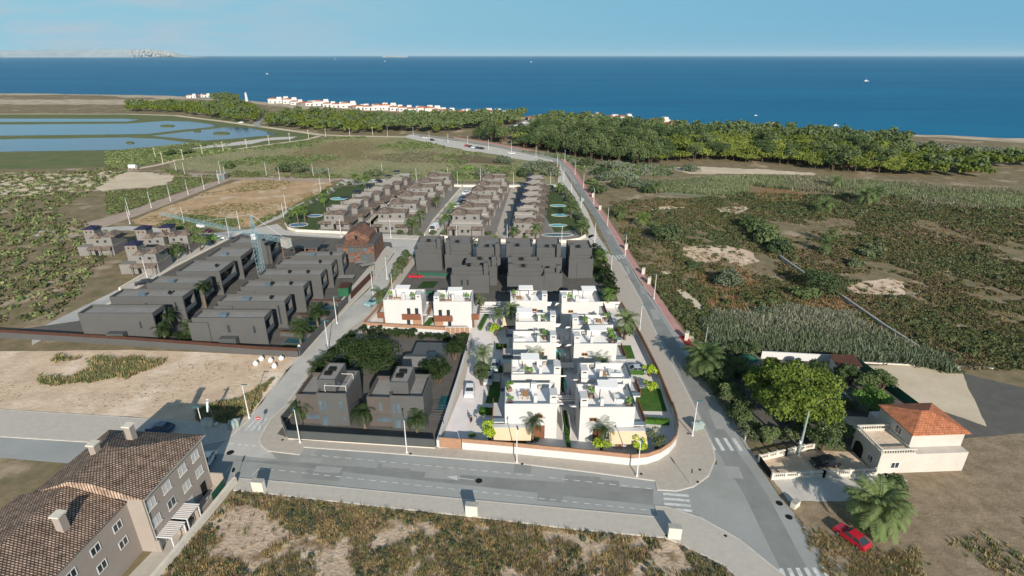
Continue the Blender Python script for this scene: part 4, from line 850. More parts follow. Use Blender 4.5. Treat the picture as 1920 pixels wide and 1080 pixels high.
# ---- villas of the walled compound, their dimming put into grey-brown colours
def compound_villa(label, x0, x1, y0, y1, h=7.0, windows=(), skylight=False, garage=False, clutter=0, mats=None, loggia=True, grp='grey villas in the walled compound'):
    W_, Rf = mats or (m_gwall, m_groof)
    t = thing('dimmed_villa', label, 'villa', (x1, y0, 0), 0, grp); X0, D = x0-x1, y1-y0
    b = MB(); dl = 1.9 if loggia else 0
    b.shell(X0, 0, 0, D, 6.0 if loggia else -.05, h, .2, .6, 0, 1)
    if loggia:
        b.box(X0, 0, -.05, -dl, D, 6.0); b.box(-dl, 0, -.05, -.02, .35, 6.0); b.box(-dl, D-.35, 2.9, -.02, D, 6.0); b.box(-dl, .35, 2.75, -.02, D-.35, 3.1)
    b.build('wall', [W_, Rf], t)
    if loggia:
        MB().box(-dl, .5, 3.1, -dl+.04, D-.5, 5.6).build('glass_door', m_glass, t); MB().box(-.12, .35, 3.1, -.06, D-.35, 3.85).build('railing', m_bglass, t)
        MB().box(-dl, .6, 0, -dl+.04, D-.6, 2.4).build('glass_door', m_glass, t)
    for (wx, z0, z1, ww) in windows: window(None, t, wx-ww/2, wx+ww/2, z0, z1, 0, 'S', W_, m_glass, .05)
    if skylight: MB().box(X0*.62-.9, D*.3, h-.6, X0*.62+.9, D*.3+.9, h+.15).build('skylight', m_bglass, t)
    if garage: 
        g = MB().box(X0*.52-1.9, -1.6, 0, X0*.52+1.9, -.02, 2.6).build('garage', m_gmetal, t); MB().box(X0*.52-2.6, -.04, 0, X0*.52-2.0, .03, 2.2).build('door', m_bglass, t)
    for k in range(clutter):
        cx_ = X0*(.25+.3*k); c = MB(); c.cyl((cx_, D*.5, h-.58), (cx_, D*.5, h+.1), .05, .05, 5); c.cyl((cx_, D*.5-.35, h), (cx_, D*.5+.3, h+.25), .35, .35, 10); c.build('roof_unit', m_dark, t)
    return t
RA = [(-97, -80.3, 111.3, 116.0, 'nearest', ((-3.3, 3.2, 5.0, .5),), 0, 1, 0), (-96, -78.6, 120.4, 125.4, 'second', ((-2.0, 3.2, 5.6, .6), (-9, 4.4, 5.4, .7)), 1, 0, 1), (-92.5, -78.5, 129.0, 134.0, 'third', ((-2.0, 3.4, 5.0, .5),), 1, 0, 0),
      (-89.5, -78.0, 137.2, 146.0, 'fourth', ((-9.8, 4.8, 5.4, .5),), 0, 0, 1), (-87.5, -77.6, 148.8, 157.6, 'fifth', ((-8, 4.6, 5.3, .6),), 1, 0, 0), (-86.5, -74.5, 161.5, 168, 'farthest', (), 0, 0, 1)]
for x0, x1, y0, y1, nm, wn, sk, ga, cl in RA: compound_villa(f'grey flat roofed villa with side loggia, {nm} in the left row of the walled compound', x0, x1, y0, y1, 7.0, wn, sk, ga, cl)
RB = [(-70.3, -54.4, 109.0, 113.4, 'nearest', ((-8.2, 3.4, 5.2, .7), (-2.6, 3.2, 5.0, .6)), 1, 1, 0), (-69.0, -53.3, 117.8, 122.2, 'second', ((-1.6, 1.0, 6.0, .5),), 1, 0, 1), (-67.6, -51.9, 126.6, 131.0, 'third', (), 1, 0, 2),
      (-66.5, -50.2, 134.6, 139.2, 'fourth', (), 0, 0, 2), (-65.0, -49.7, 142.4, 147.0, 'fifth', (), 0, 0, 1), (-63.5, -48.9, 149.6, 153.6, 'farthest', (), 1, 0, 1)]
for x0, x1, y0, y1, nm, wn, sk, ga, cl in RB:
    t = compound_villa(f'grey flat roofed villa with side loggia, {nm} in the right row of the walled compound', x0, x1, y0, y1, 7.0, wn, sk, ga, cl)
    if nm != 'farthest': MB().shell(x0-x1-.9, -.25, x0-x1+3.4, (y1-y0)*.8, -.05, 5.9, .2, .5, 0, 1).build('low_wing', [m_gwall, m_groof], t)
slab('compound_paving', [(-125, 113.7), (-86, 109.6), (-55.6, 105.2), (-45.9, 104.4), (-40.6, 149), (-38.6, 171), (-42, 183), (-53, 186)] + GP([(455, 437), (330, 501), (240, 553), (150, 602)]), m_ground_dark, z1=.12, kerb=False)  # takes in the road at the left edge, its dimming in the colour
wall_thing('boundary_wall', 'grey wall with a rust brown fence strip on top beside the bare plot', [(-140, 115.4), (-86.3, 109.3), (-55.7, 105.0), (-46.0, 104.0)], (m_gwall, m_brownrail), (1.5, .7), .3)
wall_thing('boundary_wall', 'dark grey wall along the left street in front of the small pools', [(-45.8, 104.2), (-43.2, 132.3)], (m_gwall2, m_gmetal), (1.3, .7), .3)
wall_thing('hoarding', 'brown site hoarding at the edge of the left street', [(-42.9, 134.5), (-40.9, 150.5)], (m_brownrail,), (2.0,), .12, cat='hoarding', parts=('panel',))
wall_thing('boundary_wall', 'cream kerb wall beside the road at the far left edge of the compound', GP([(180, 584), (240, 551), (330, 499), (452, 436)]), (m_stone,), (.3,), .8, parts=('wall_base',))
for k, (y, lb) in enumerate([(113.6, 'nearest'), (122.6, 'middle'), (131.4, 'farthest')]):
    wall_thing('garden_wall', f'low wall with rust brown rail between the small pool gardens, {lb} one', [(-53.6+k*.8, y), (-45.4+k*.9, y-.8)], (m_gwall, m_brownrail), (1.1, .4), .25, grp='garden walls between the small pools')
    x = -51.5+k*.9; o = thing('swimming_pool', f'dark teal swimming pool of the {lb} compound garden', 'pool', (x, y-3.6, .12), 0, 'small pools in the compound gardens')
    MB().ribbon([(0, 0), (5, -.3), (5, 2.2), (0, 2.5)], 0, .05, .25, closed=True).build('rim', m_gwall, o); q = MB(); q.add([(0, 0, .03), (5, -.3, .03), (5, 2.2, .03), (0, 2.5, .03)], [(0, 1, 2, 3)]); q.build('water', m_pooldark, o)
    sheet('lawn', [(x-.5, y-6.6), (x+5, y-7), (x+5.2, y-4.4), (x+.5, y-4.2)], .13, m_dlawn)
o = thing('swimming_pool', 'teal pool among palms in the middle of the compound front', 'pool', (-77.3, 112.4, .12)); MB().ribbon([(0, 0), (4, -.5), (4.6, 2.6), (.6, 3)], 0, .05, .25, closed=True).build('rim', m_gwall, o)
q = MB(); q.add([(0, 0, .03), (4, -.5, .03), (4.6, 2.6, .03), (.6, 3, .03)], [(0, 1, 2, 3)]); q.build('water', m_pooldark, o)
# ---- brick house under construction
t = thing('brick_house', 'unfinished red brick house with stepped gables at the far corner of the compound', 'house', (-54.5, 163.0, 0))
b = MB(); b.box(0, 0, 0, 11.5, 13.0, 5.8); b.prism([(0, 0), (11.5, 0), (11.5, 13), (0, 13)], 5.8, 6.0, 1)
b.add([(2.2, 3.0, 6.0), (9.6, 3.0, 6.0), (9.6, 3.0, 7.4), (5.6, 3.0, 9.6), (2.2, 3.0, 8.2), (2.2, 12, 6.0), (9.6, 12, 6.0), (9.6, 12, 7.4), (5.6, 12, 9.6), (2.2, 12, 8.2)], [(0, 1, 2, 3, 4), (9, 8, 7, 6, 5), (0, 5, 6, 1), (4, 3, 8, 9), (3, 2, 7, 8), (1, 6, 7, 2), (0, 4, 9, 5)], 0)
b.box(.3, -1.2, 5.6, 11.2, 0, 5.8, 1); b.build('wall', [m_brick, m_gwall], t)
MB().box(-.02, -.06, 2.8, 4.6, .02, 3.3).box(7.0, -.06, .1, 11.5, .02, 3.0).box(3.4, -.06, 3.3, 7.6, .02, 5.5).build('rendered_bands', m_gwall, t)
for wx, z in [(1.2, 1.0), (4.4, 1.0), (8.6, 1.0), (1.0, 3.7), (4.6, 3.7), (8.8, 3.7)]: window(None, t, wx-.7, wx+.7, z, z+1.2, -.06, 'S', m_gwall, m_bglass, .12)
window(None, t, 5.0, 6.0, 6.4, 8.0, 3.0, 'S', m_gwall, m_dark, .1)
for y in (2, 6, 10): window(None, t, y-.7, y+.7, 3.8, 5.2, 11.5, 'E', m_gwall, m_dark, .1)
MB().shed(2.0, -1.0, 9.8, 3.0, 5.9, 6.6, 'S').build('porch_roof', m_brick, t)
t = thing('scaffolded_house', 'half built concrete and brick house with open floors behind the crane', 'house', (-70.5, 160, 0))
MB().box(0, 0, 0, 11, 8, .2).box(0, 0, 2.8, 11, 8, 3.05).box(0, 0, 5.6, 11, 8, 5.85).box(0, 6, .2, 11, 8, 2.8).build('floor_slab', m_gwall, t)
for x in (.2, 3.6, 7.0, 10.5): MB().box(x, .1, .2, x+.35, .45, 2.8).box(x, .1, 3.05, x+.35, .45, 5.6).build('pillar', m_brick, t)
MB().box(.6, 3, .2, 3.4, 3.3, 2.8).box(7.4, 2.2, 3.05, 10.2, 2.5, 5.6).box(4.2, 4, 3.05, 6.8, 4.3, 5.6).build('partition', m_brick, t)
t = thing('site_container', 'green site container with a rusty roof beside the left street', 'container', (-46.6, 136.2, .1), R(4))
MB().box(0, 0, 0, 2.6, 4.0, 2.4).build('body', m_greenbox, t); MB().box(-.05, -.05, 2.4, 2.65, 4.05, 2.48).build('roof', m_brownrail, t); MB().box(.2, -.05, .1, 2.4, 0, 2.3).build('door', m_greenbox, t)
for k, (x, y, a) in enumerate([(-47.5, 157, 3), (-44.6, 154, 40), (-49, 145, 0)]):
    o = thing('site_hut', f'low grey site {["shelter near the brick house", "platform stacked with blocks near the street", "frame beside the stacked floors"][k]}', 'shelter', (x, y, .1), R(a)); MB().box(0, 0, 1.9, 4, 2.2, 2.0).build('roof', m_groof, o)
    for dx in (.1, 3.8):
        for dy in (.1, 2.0): MB().box(dx, dy, 0, dx+.1, dy+.1, 1.9).build('post', m_gmetal, o)
# ---- tower crane
t = thing('tower_crane', 'light blue tower crane standing among the compound villas', 'crane', (-71, 146, 0)); mb = MB(); H_ = 15.0; s = .75
def lattice(mb, p0, p1, w0, w1, n, th, side, up):
    p0, p1, side, up = map(lambda v: np.array(v, float), (p0, p1, side, up)); cs = [(-1, -1), (1, -1), (1, 1), (-1, 1)]; prev = None
    for i in range(n+1):
        u = i/n; c = p0+(p1-p0)*u; wd = w0+(w1-w0)*u; q = [c + side*a*wd + up*b_*wd for a, b_ in cs]
        for j in range(4): mb.bar(q[j], q[(j+1) % 4], th*.7)
        if prev is not None:
            for j in range(4): mb.bar(prev[j], q[j], th); mb.bar(prev[j], q[(j+1) % 4], th*.7)
        prev = q
lattice(mb, (0, 0, 0), (0, 0, H_), s, s, 12, .06, (1, 0, 0), (0, 1, 0)); mb.build('mast', m_crane, t)
mb = MB(); lattice(mb, (0, 0, H_), (0, 0, 20.2), s*.8, .15, 4, .06, (1, 0, 0), (0, 1, 0)); mb.build('apex', m_crane, t)
e = np.array([*G(300, 400, 14.6), 14.6]) - np.array([-71, 146, 0]); c_ = np.array([*G(600, 472, 14.6), 14.6]) - np.array([-71, 146, 0]); d_ = e[:2]/np.linalg.norm(e[:2]); sd = (-d_[1], d_[0], 0)
mb = MB(); lattice(mb, (0, 0, 14.6), tuple(e), .5, .35, 26, .05, sd, (0, 0, 1)); mb.build('jib', m_crane, t)
cd = -d_*14; mb = MB(); lattice(mb, (0, 0, 14.6), (cd[0], cd[1], 14.6), .5, .5, 8, .05, sd, (0, 0, 1)); mb.build('counter_jib', m_crane, t)
MB().obox(cd[0]*.9, cd[1]*.9, 13.0, 15.4, 2.4, 1.6, math.atan2(d_[1], d_[0])).build('counterweight', m_conc, t)
MB().bar((0, 0, 20.2), tuple(e*np.array([.52, .52, 1]) + np.array([0, 0, .4])), .05).bar((0, 0, 20.2), (cd[0]*.9, cd[1]*.9, 15.2), .05).build('tie_bar', m_bpaint, t)
MB().obox(d_[0]*1.6+.8, d_[1]*1.6, 13.0, 14.6, 1.3, 1.3, 0).build('cab', m_bpaint, t)
MB().obox(e[0]*.55, e[1]*.55, 13.2, 13.9, 2.2, 1.2, math.atan2(d_[1], d_[0])).build('trolley', m_bpaint, t); MB().box(-1.6, -1.6, -.05, 1.6, 1.6, .6).build('base', m_conc, t)
# ---- middle cluster of towers, dimming put into dark grey colours
def tower(label, x0, x1, y0, y1, hf, hb, side, fd=3.0, win=(), grp='dark grey houses behind the white villas', unit=True, slab_=None):
    t = thing('dimmed_house', label, 'house', (x0, y0, 0), 0, grp); Wd, D = x1-x0, y1-y0
    MB().shell(0, 0, Wd, fd, -.05, hf, .2, .9, 0, 1).build('wall', [m_gwall2, m_groof2], t)
    MB().shell(.1, fd, Wd-.1, D, -.05, hb, .2, .5, 0, 1).build('rear_block', [m_gwall2, m_groof2], t)
    cx = .3 if side < 0 else Wd-1.5; MB().box(cx, fd-1.6, hf-1, cx+1.2, fd-.02, hb+1.6).build('chimney', m_gwall2, t)
    if slab_: MB().box(slab_[0], -.18, .3, slab_[1], -.01, hf-1.2).build('raised_panel', m_gwall2, t)
    for wx, z0, z1, ww in win: MB().box(wx-ww/2, -.04, z0, wx+ww/2, .02, z1).build('window', m_glass, t)
    if unit:
        u = MB(); u.box(Wd*.45-.5, fd+1.2, hb-.5, Wd*.45+.5, fd+2, hb+.35); [u.bar((Wd*.45-1.2+k*.6, fd+1.0, hb-.5), (Wd*.45-.6+k*.6, fd+2.0, hb+.5), .05) for k in range(4)]; u.build('roof_unit', m_dark, t)
    return t
tower('dark grey house at the left end of the back row, raised blank front panel', -28.8, -21.0, 155.6, 165, 7.0, 8.2, 1, win=(), slab_=(1.2, 7.2))
tower('dark grey house second from the left in the back row', -20.0, -12.2, 154.6, 165, 5.6, 8.2, -1)
tower('dark grey house third from the left in the back row, above the gap', -10.6, -3.4, 152.4, 165, 5.6, 7.6, 1)
tower('dark grey house right of the narrow alley in the back row', -2.0, 6.2, 152.4, 164, 5.6, 7.8, -1)
tower('dark grey house with a roof pergola in the back row', 7.2, 14.6, 151.6, 164, 5.8, 7.8, 1)
t = tower('narrow dark grey house at the right end of the back row', 16.4, 23.4, 149.4, 160, 6.2, 8.4, -1, slab_=(2.4, 6.2))
tower('dark grey house of the middle row behind the smallest front window', -13.2, -4.2, 144.0, 150, 5.8, 6.6, 1, win=((5.2, 5.0, 5.6, .6),))
tower('dark grey house of the middle row right of the alley', -1.4, 7.8, 143.0, 149.5, 5.6, 6.8, -1, win=((5, 4.4, 5.4, .6),))
tower('large dark grey house of the front row with two slot windows', -16.6, -6.2, 138.6, 143.2, 5.4, 6.6, 1, win=((3.0, 2.4, 4.0, .5), (4.6, 2.4, 4.0, .5)), fd=3.2)
tower('large dark grey house directly above the farthest white villas', -1.3, 8.6, 137.4, 142.6, 5.6, 6.8, -1, win=((3.6, 2.2, 3.0, .5),), fd=3.2)
tower('low dark grey wing beside the front row pair, open roof court', 8.7, 13.6, 138.4, 142.8, 6.0, 5.6, 1, fd=4.0, unit=False)
slab('tower_yard', [(-33.0, 129.2), (-29.8, 168), (27, 166.5), (28.6, 150), (28.0, 129.2)], m_ground_dark, z1=.17, kerb=False)
for k, P in enumerate([[(14.6, 131), (26, 131), (26, 134), (14.6, 134)], [(-26.5, 142), (-22, 142), (-21, 147), (-25.5, 147)], [(24, 146), (26.5, 146), (26.5, 158), (24, 158)]]): sheet('lawn', P, .175, m_dlawn)
wall_thing('garden_wall', 'low wall with dark green netting behind the red parked car', [(-29.6, 150.2), (-16.8, 149.0)], (m_gwall2, m_green), (.9, .9), .2, parts=('wall_base', 'netting'))
wall_thing('garden_wall', 'low wall with dark green netting in front of the red parked car', [(-31.2, 137.0), (-17.2, 136.2)], (m_gwall2, m_green), (.7, .9), .2, parts=('wall_base', 'netting'))
wall_thing('garden_wall', 'low wall with dark green netting by the right hand lawn of the dark houses', [(14.0, 136.6), (26.5, 135.4)], (m_gwall2, m_green), (.7, .9), .2, parts=('wall_base', 'netting'))
# ---- two houses on the near plot, darkened by dimming in their colours
def near_dark(label, x0, y0, wd, d, canopy, rz):
    t = thing('dimmed_plot_house', label, 'house', (x0, y0, 0), rz, 'dark houses on the near plot'); w2 = wd*.42
    MB().shell(0, 0, w2, d, -.05, 6.2, .2, .85, 0, 1).build('left_wing', [m_gwood, m_groof], t)
    MB().shell(w2, -.35, wd, d, -.05, 6.8, .2, .95, 0, 1).build('right_wing', [m_gwall, m_groof], t)
    MB().shell(w2-.3, 1.2, w2+2.9, d-.3, 5.4, 8.5, .12, .25, 0, 1).build('stair_tower', [m_gwall, m_groof], t)
    MB().box(w2+.3, 3.0, 8.26, w2+1.6, 3.9, 8.6).box(w2+.6, 4.4, 8.26, w2+1.9, 5.2, 8.7).build('roof_unit', m_dark, t)
    for x, z0, z1, ww in ((w2+.55, 3.4, 5.2, .45), (w2+1.4, 3.4, 5.2, .45), (wd-1.1, 3.2, 5.2, .45) if canopy else (w2*.55, 3.4, 5.2, .45), (wd-.8, 1.2, 2.0, .45)):
        y = -.35 if x > w2 else 0; MB().box(x-ww/2, y-.05, z0, x+ww/2, y+.03, z1).build('window', m_bglass, t)
    MB().box(w2*.35, -.05, 1.2, w2*.95, .02, 2.0).build('window', m_bglass, t); MB().box(w2+.6, -.41, 0, w2+1.5, -.33, 2.1).build('door', m_bglass, t)
    MB().box(0, -.12, 2.5, w2-.02, -.01, 2.62).build('ledge', m_gwall, t)
    if canopy:
        c = MB(); [c.bar(a, b, .07) for a, b in (((wd-4, .6, 5.9), (wd-4, .6, 7.7)), ((wd-.3, .6, 5.9), (wd-.3, .6, 7.7)), ((wd-4, 4.5, 5.9), (wd-4, 4.5, 7.7)), ((wd-.3, 4.5, 5.9), (wd-.3, 4.5, 7.7)), ((wd-4, .6, 7.7), (wd-.3, .6, 7.7)), ((wd-4, 4.5, 7.7), (wd-.3, 4.5, 7.7)), ((wd-4, .6, 7.7), (wd-4, 4.5, 7.7)), ((wd-.3, .6, 7.7), (wd-.3, 4.5, 7.7)))]; c.build('roof_frame', m_bpaint, t)
        MB().box(wd-3.6, 1.0, 7.2, wd-1.8, 2.6, 7.26).build('solar_panel', m_bglass, t)
    return t
near_dark('dark two storey house with white roof frame at the left of the near plot', -37.3, 80.6, 9.0, 7.2, True, R(-3))
near_dark('dark two storey house right of the pair on the near plot', -24.9, 79.8, 9.9, 6.8, False, R(-3))
slab('dark_plot_paving', [(-40.3, 77.6), (-36.5, 75.9), (-12.6, 74.3), (-10.9, 94), (-9.7, 112.2), (-33.6, 115.6), (-38.2, 100)], m_ground_dark, z1=.17, kerb=False)  # dimming and deep shadow of the plot put into the paving colour
wall_thing('boundary_wall', 'dark grey metal clad wall on a pale base around the near plot', [(-38.6, 92), (-40.4, 80.2), (-37.9, 76.3), (-12.7, 73.9)], (m_stone, m_gmetal), (.3, 1.6), .22)
t = thing('outbuilding', 'low outbuilding with grey tiled roof among the trees of the near plot', 'building', (-21.8, 95.5, 0), R(-3)); MB().box(0, 0, 0, 7.5, 5.2, 2.5).build('wall', m_gwall, t); MB().hip(-.4, -.4, 7.9, 5.6, 2.5, 1.1, gable=True).build('roof', m_groof2, t)
MB().box(4.4, 2.9, 3.1, 6.2, 4.5, 3.75).build('solar_panel', m_glass, t); MB().box(.8, 5.6, 0, 7.4, 10.5, 2.3).box(.6, 5.7, 2.3, 7.6, 10.7, 2.5).build('annexe', m_gmetal, t)
window(None, t, 1, 2.4, .9, 1.9, 0, 'S', m_gwall, m_dark)
o = thing('swimming_pool', 'teal pool beside the right hand dark house', 'pool', (-13.9, 84.4, .15)); MB().ribbon([(0, 0), (2.6, -.2), (2.9, 4.6), (.3, 4.8)], 0, .06, .25, closed=True).build('rim', m_gwall, o); q = MB(); q.add([(0, 0, .03), (2.6, -.2, .03), (2.9, 4.6, .03), (.3, 4.8, .03)], [(0, 1, 2, 3)]); q.build('water', m_pooldark, o)
t = thing('pergola', 'thin dark pergola beside the pool of the near plot', 'pergola', (-14.4, 78.8, .15)); c = MB(); [c.bar((0, k*.8, 2.3), (2.6, k*.8-.2, 2.3), .05) for k in range(6)]; c.build('beam', m_gmetal, t)
for x, y in ((0, 0), (2.6, -.2), (0, 4), (2.6, 3.8)): MB().bar((x, y, 0), (x, y, 2.3), .06).build('post', m_gmetal, t)
# ---- tiled townhouses: four rows
def townhouse(label, kind, x0, y0, grp):
    "B and C: wide pairs under hipped roofs; A and D: single houses with a roof terrace"
    def mkwide():
        t = thing('townhouse', 'tiled townhouse', 'house')
        MB().box(0, 0, -.05, 12, 11.2, 3.0).build('ground_floor', m_bwhite, t); MB().box(.8, 4.6, 3.0, 10.2, 11.2, 6.0).build('wall', m_bwhite, t)
        MB().shell(.4, .2, 11.6, 4.58, 2.95, 4.1, .18, 1.0).build('roof_terrace', [m_bwhite, m_terr], t)
        MB().hip(-.1, 4.2, 5.6, 10.4, 6.0, 1.6).hip(5.62, 5.2, 10.8, 9.6, 6.0, .9, gable=True).build('roof', m_tile, t)
        MB().shell(.8, 10.42, 10.2, 11.18, 5.9, 6.5, .12, .3).build('parapet', [m_bwhite, m_terr], t)
        MB().shed(-.4, -1.4, 3.4, .18, 2.6, 3.2, 'S').shed(7.8, -1.4, 11.8, .18, 2.6, 3.2, 'S').build('porch_roof', m_tile, t)
        MB().shed(10.22, 4.6, 12.6, 10.2, 2.9, 4.0, 'E').build('side_roof', m_tile, t)
        MB().box(2.4, 9, 6.6, 3.1, 9.7, 8.0).build('chimney', m_bwhite, t)
        for x in (2.2, 5.0, 8.4): window(None, t, x-.5, x+.5, 4.2, 5.3, 4.6, 'S', m_bwhite, m_glass)
        for x in (4.6, 6.6): window(None, t, x-.5, x+.5, 1.0, 2.2, 0, 'S', m_bwhite, m_glass)
        MB().box(1.2, -.04, 0, 2.1, .03, 2.1).build('door', m_dark, t)
        for x in (-.2, 3.1, 8.0, 11.5): MB().box(x, -1.25, -.05, x+.2, -1.05, 2.56).build('post', m_bwhite, t)
        for y in (2, 6.5, 9): window(None, t, y-.6, y+.6, .4, 2.3, 12, 'E', m_bwhite, m_dark)
        return t
    def mknarrow():
        t = thing('townhouse', 'tiled townhouse', 'house')
        MB().box(0, 0, -.05, 10, 9.2, 3.0).build('ground_floor', m_bwhite, t); MB().box(1.6, .1, 3.0, 8.4, 8.6, 5.8).build('wall', m_bwhite, t)
        MB().hip(4.6, -.3, 9.0, 4.6, 5.8, 1.1).hip(1.2, -.2, 4.58, 3.6, 5.8, .9).build('roof', m_tile, t)
        MB().shell(1.6, 4.62, 8.4, 8.6, 5.8, 6.9, .15, .9).build('roof_terrace', [m_bwhite, m_terr], t)
        MB().shed(-.6, -1.2, 4, 0, 2.5, 3.1, 'S').shed(8.42, -.4, 11.4, 6.0, 2.6, 3.6, 'E').shed(5.6, -1.2, 10.2, 0, 2.5, 3.1, 'S').build('porch_roof', m_tile, t)
        MB().box(2.0, 2, 6.3, 2.6, 2.6, 7.6).build('chimney', m_bwhite, t)
        for x in (2.8, 4.6): window(None, t, x-.4, x+.4, 3.9, 4.9, .1, 'S', m_bwhite, m_glass)
        for x in (2.0, 7.6): window(None, t, x-.6, x+.6, .9, 2.2, 0, 'S', m_bwhite, m_glass)
        MB().box(4.6, -.04, 0, 5.5, .03, 2.1).build('door', m_dark, t)
        for y in (2, 6): window(None, t, y-.6, y+.6, .4, 2.3, 10, 'E', m_bwhite, m_dark)
        return t
    v_ = random.uniform(.94, 1.08); return place('TH'+kind, mkwide if kind == 'W' else mknarrow, (x0-.3 + random.uniform(-.35, .35), y0, 0), R(-1.5 if kind == 'W' else -2), label, grp, (1.07, 1.17, v_) if kind == 'W' else (1.08, 1.13, v_))
SEQ = ['nearest', 'second', 'third', 'fourth', 'fifth', 'sixth', 'farthest']
for i in range(6):
    u = i/5; townhouse(f'tiled double townhouse, {SEQ[i] if i < 5 else "farthest"} in the row left of the parking lane', 'W', -50.8+9.2*u, 195.2+13.6*i, 'row of tiled houses left of the parking lane')
    townhouse(f'tiled double townhouse, {SEQ[i] if i < 5 else "farthest"} in the row right of the parking lane', 'W', -22.6+8.4*u, 191.2+13.4*i, 'row of tiled houses right of the parking lane')
def mk_parasol():
    t = thing('parasol', 'navy parasol', 'parasol'); MB().cyl((0, 0, 2.2), (0, 0, 2.75), 1.9, .1, 8).build('canopy', m_navy, t); MB().cyl((0, 0, 0), (0, 0, 2.2), .05, .05, 6).build('pole', m_bpaint, t); return t
for i in range(7):
    u = i/6; x = -71.2+12.5*u; y = 199+10.6*i; townhouse(f'tiled townhouse, {SEQ[i]} in the row beside the pool gardens on the left', 'N', x, y, 'row of tiled houses beside the left pool gardens')
    if i: place('parasol', mk_parasol, (x+2.8, y+6.4, 5.95), 0, f'dark navy parasol on the {SEQ[i]} roof terrace of the left pool row', 'navy parasols on the roof terraces')
for i in range(7):
    u = i/6; x = -.6+6.2*u; y = 187.6+11.4*i; t = townhouse(f'tiled townhouse, {SEQ[i]} in the row beside the pool gardens on the right', 'N', x, y, 'row of tiled houses beside the right pool gardens')
    if i: place('parasol', mk_parasol, (x+3.0, y+6.6, 5.95), 0, f'dark navy parasol on the {SEQ[i]} roof terrace of the right pool row', 'navy parasols on the roof terraces')
# gardens of the rows
slab('row_garden', GP([(536, 424), (545, 402), (640, 350), (735, 338), (762, 346), (690, 432), (620, 438), (552, 434)]), m_bwhite, z1=.1, kerb=False)
sheet('lawn', GP([(538, 420), (548, 402), (645, 350), (725, 341), (700, 358), (640, 385), (596, 432), (560, 430)]), .11, m_dlawn2)
slab('row_garden', GP([(668, 438), (768, 348), (868, 352), (792, 447)]), m_bwhite, z1=.1, kerb=False)
slab('row_garden', GP([(826, 444), (894, 352), (958, 352), (925, 452)]), m_bwhite, z1=.1, kerb=False)
slab('row_garden', GP([(948, 454), (972, 352), (1048, 354), (1072, 385), (1096, 430), (1096, 446), (1060, 456)]), m_bwhite, z1=.1, kerb=False)
sheet('lawn', GP([(1016, 395), (1014, 360), (1046, 358), (1068, 386), (1090, 430), (1040, 436)]), .11, m_dlawn2)
def pool(label, px, py, rx, ry, mat, grp=None):
    c = G(px, py); n = 14; o = thing('swimming_pool', label, 'pool', (c[0], c[1], .11), 0, grp); Q = [(rx*math.cos(6.283*i/n)*(1 if abs(math.cos(6.283*i/n)) < .8 else .95), ry*math.sin(6.283*i/n)) for i in range(n)]
    MB().ribbon(Q, 0, .06, .5, closed=True).build('rim', m_stone, o); q = MB(); q.add([(a, b, .03) for a, b in Q], [tuple(range(n))]); q.build('water', mat, o); return o
pool('deep blue kidney shaped pool at the corner of the left pool gardens', 560, 422, 3.6, 2.6, m_pooldeep, 'pools of the tiled rows'); pool('second deep blue pool behind the corner pool on the left', 590, 405, 3.2, 2.0, m_pooldeep, 'pools of the tiled rows'); pool('pale green pool further back in the left pool gardens', 635, 373, 4, 2.4, m_pool, 'pools of the tiled rows')
for k, (x, y, lb) in enumerate([(1046, 386, 'turquoise rectangular looking pool farthest of the right pool gardens'), (1050, 404, 'teal pool second from the back in the right pool gardens'), (1046, 423, 'round ended teal pool in the middle of the right pool gardens'), (1045, 441, 'long dark teal pool nearest the cross street in the right pool gardens')]): pool(lb, x, y, 3.6 if k < 3 else 6, 1.8, m_pool if k < 3 else m_pooldark, 'pools of the tiled rows')
wall_thing('garden_wall', 'long cream wall along the parking lane with white posts', GP([(796, 446), (812, 418), (868, 351)]), (m_stone,), (1.3,), .3, parts=('wall_base',))
wall_thing('garden_wall', 'cream front wall of the left tiled row facing the cross street', GP([(534, 420), (540, 430), (556, 435), (630, 438), (668, 440)]), (m_stone,), (1.0,), .3, parts=('wall_base',))
wall_thing('garden_wall', 'curving cream wall at the corner of the right pool gardens', GP([(1000, 455), (1060, 456), (1085, 452), (1098, 445)]), (m_stone,), (1.2,), .35, parts=('wall_base',))
wall_thing('garden_wall', 'cream front wall of the middle tiled rows facing the cross street', GP([(826, 446), (880, 452), (995, 456)]), (m_stone,), (1.1,), .3, parts=('wall_base',))
wall_thing('garden_wall', 'thin pale wall behind all tiled rows along the back street', GP([(772, 346.5), (868, 350.5), (1046, 352)]), (m_stone,), (1.0,), .3, parts=('wall_base',))
wall_thing('garden_wall', 'stone wall between the two left tiled rows beside the service lane', GP([(676, 433), (766, 347)]), (m_stone,), (1.2,), .3, parts=('wall_base',))
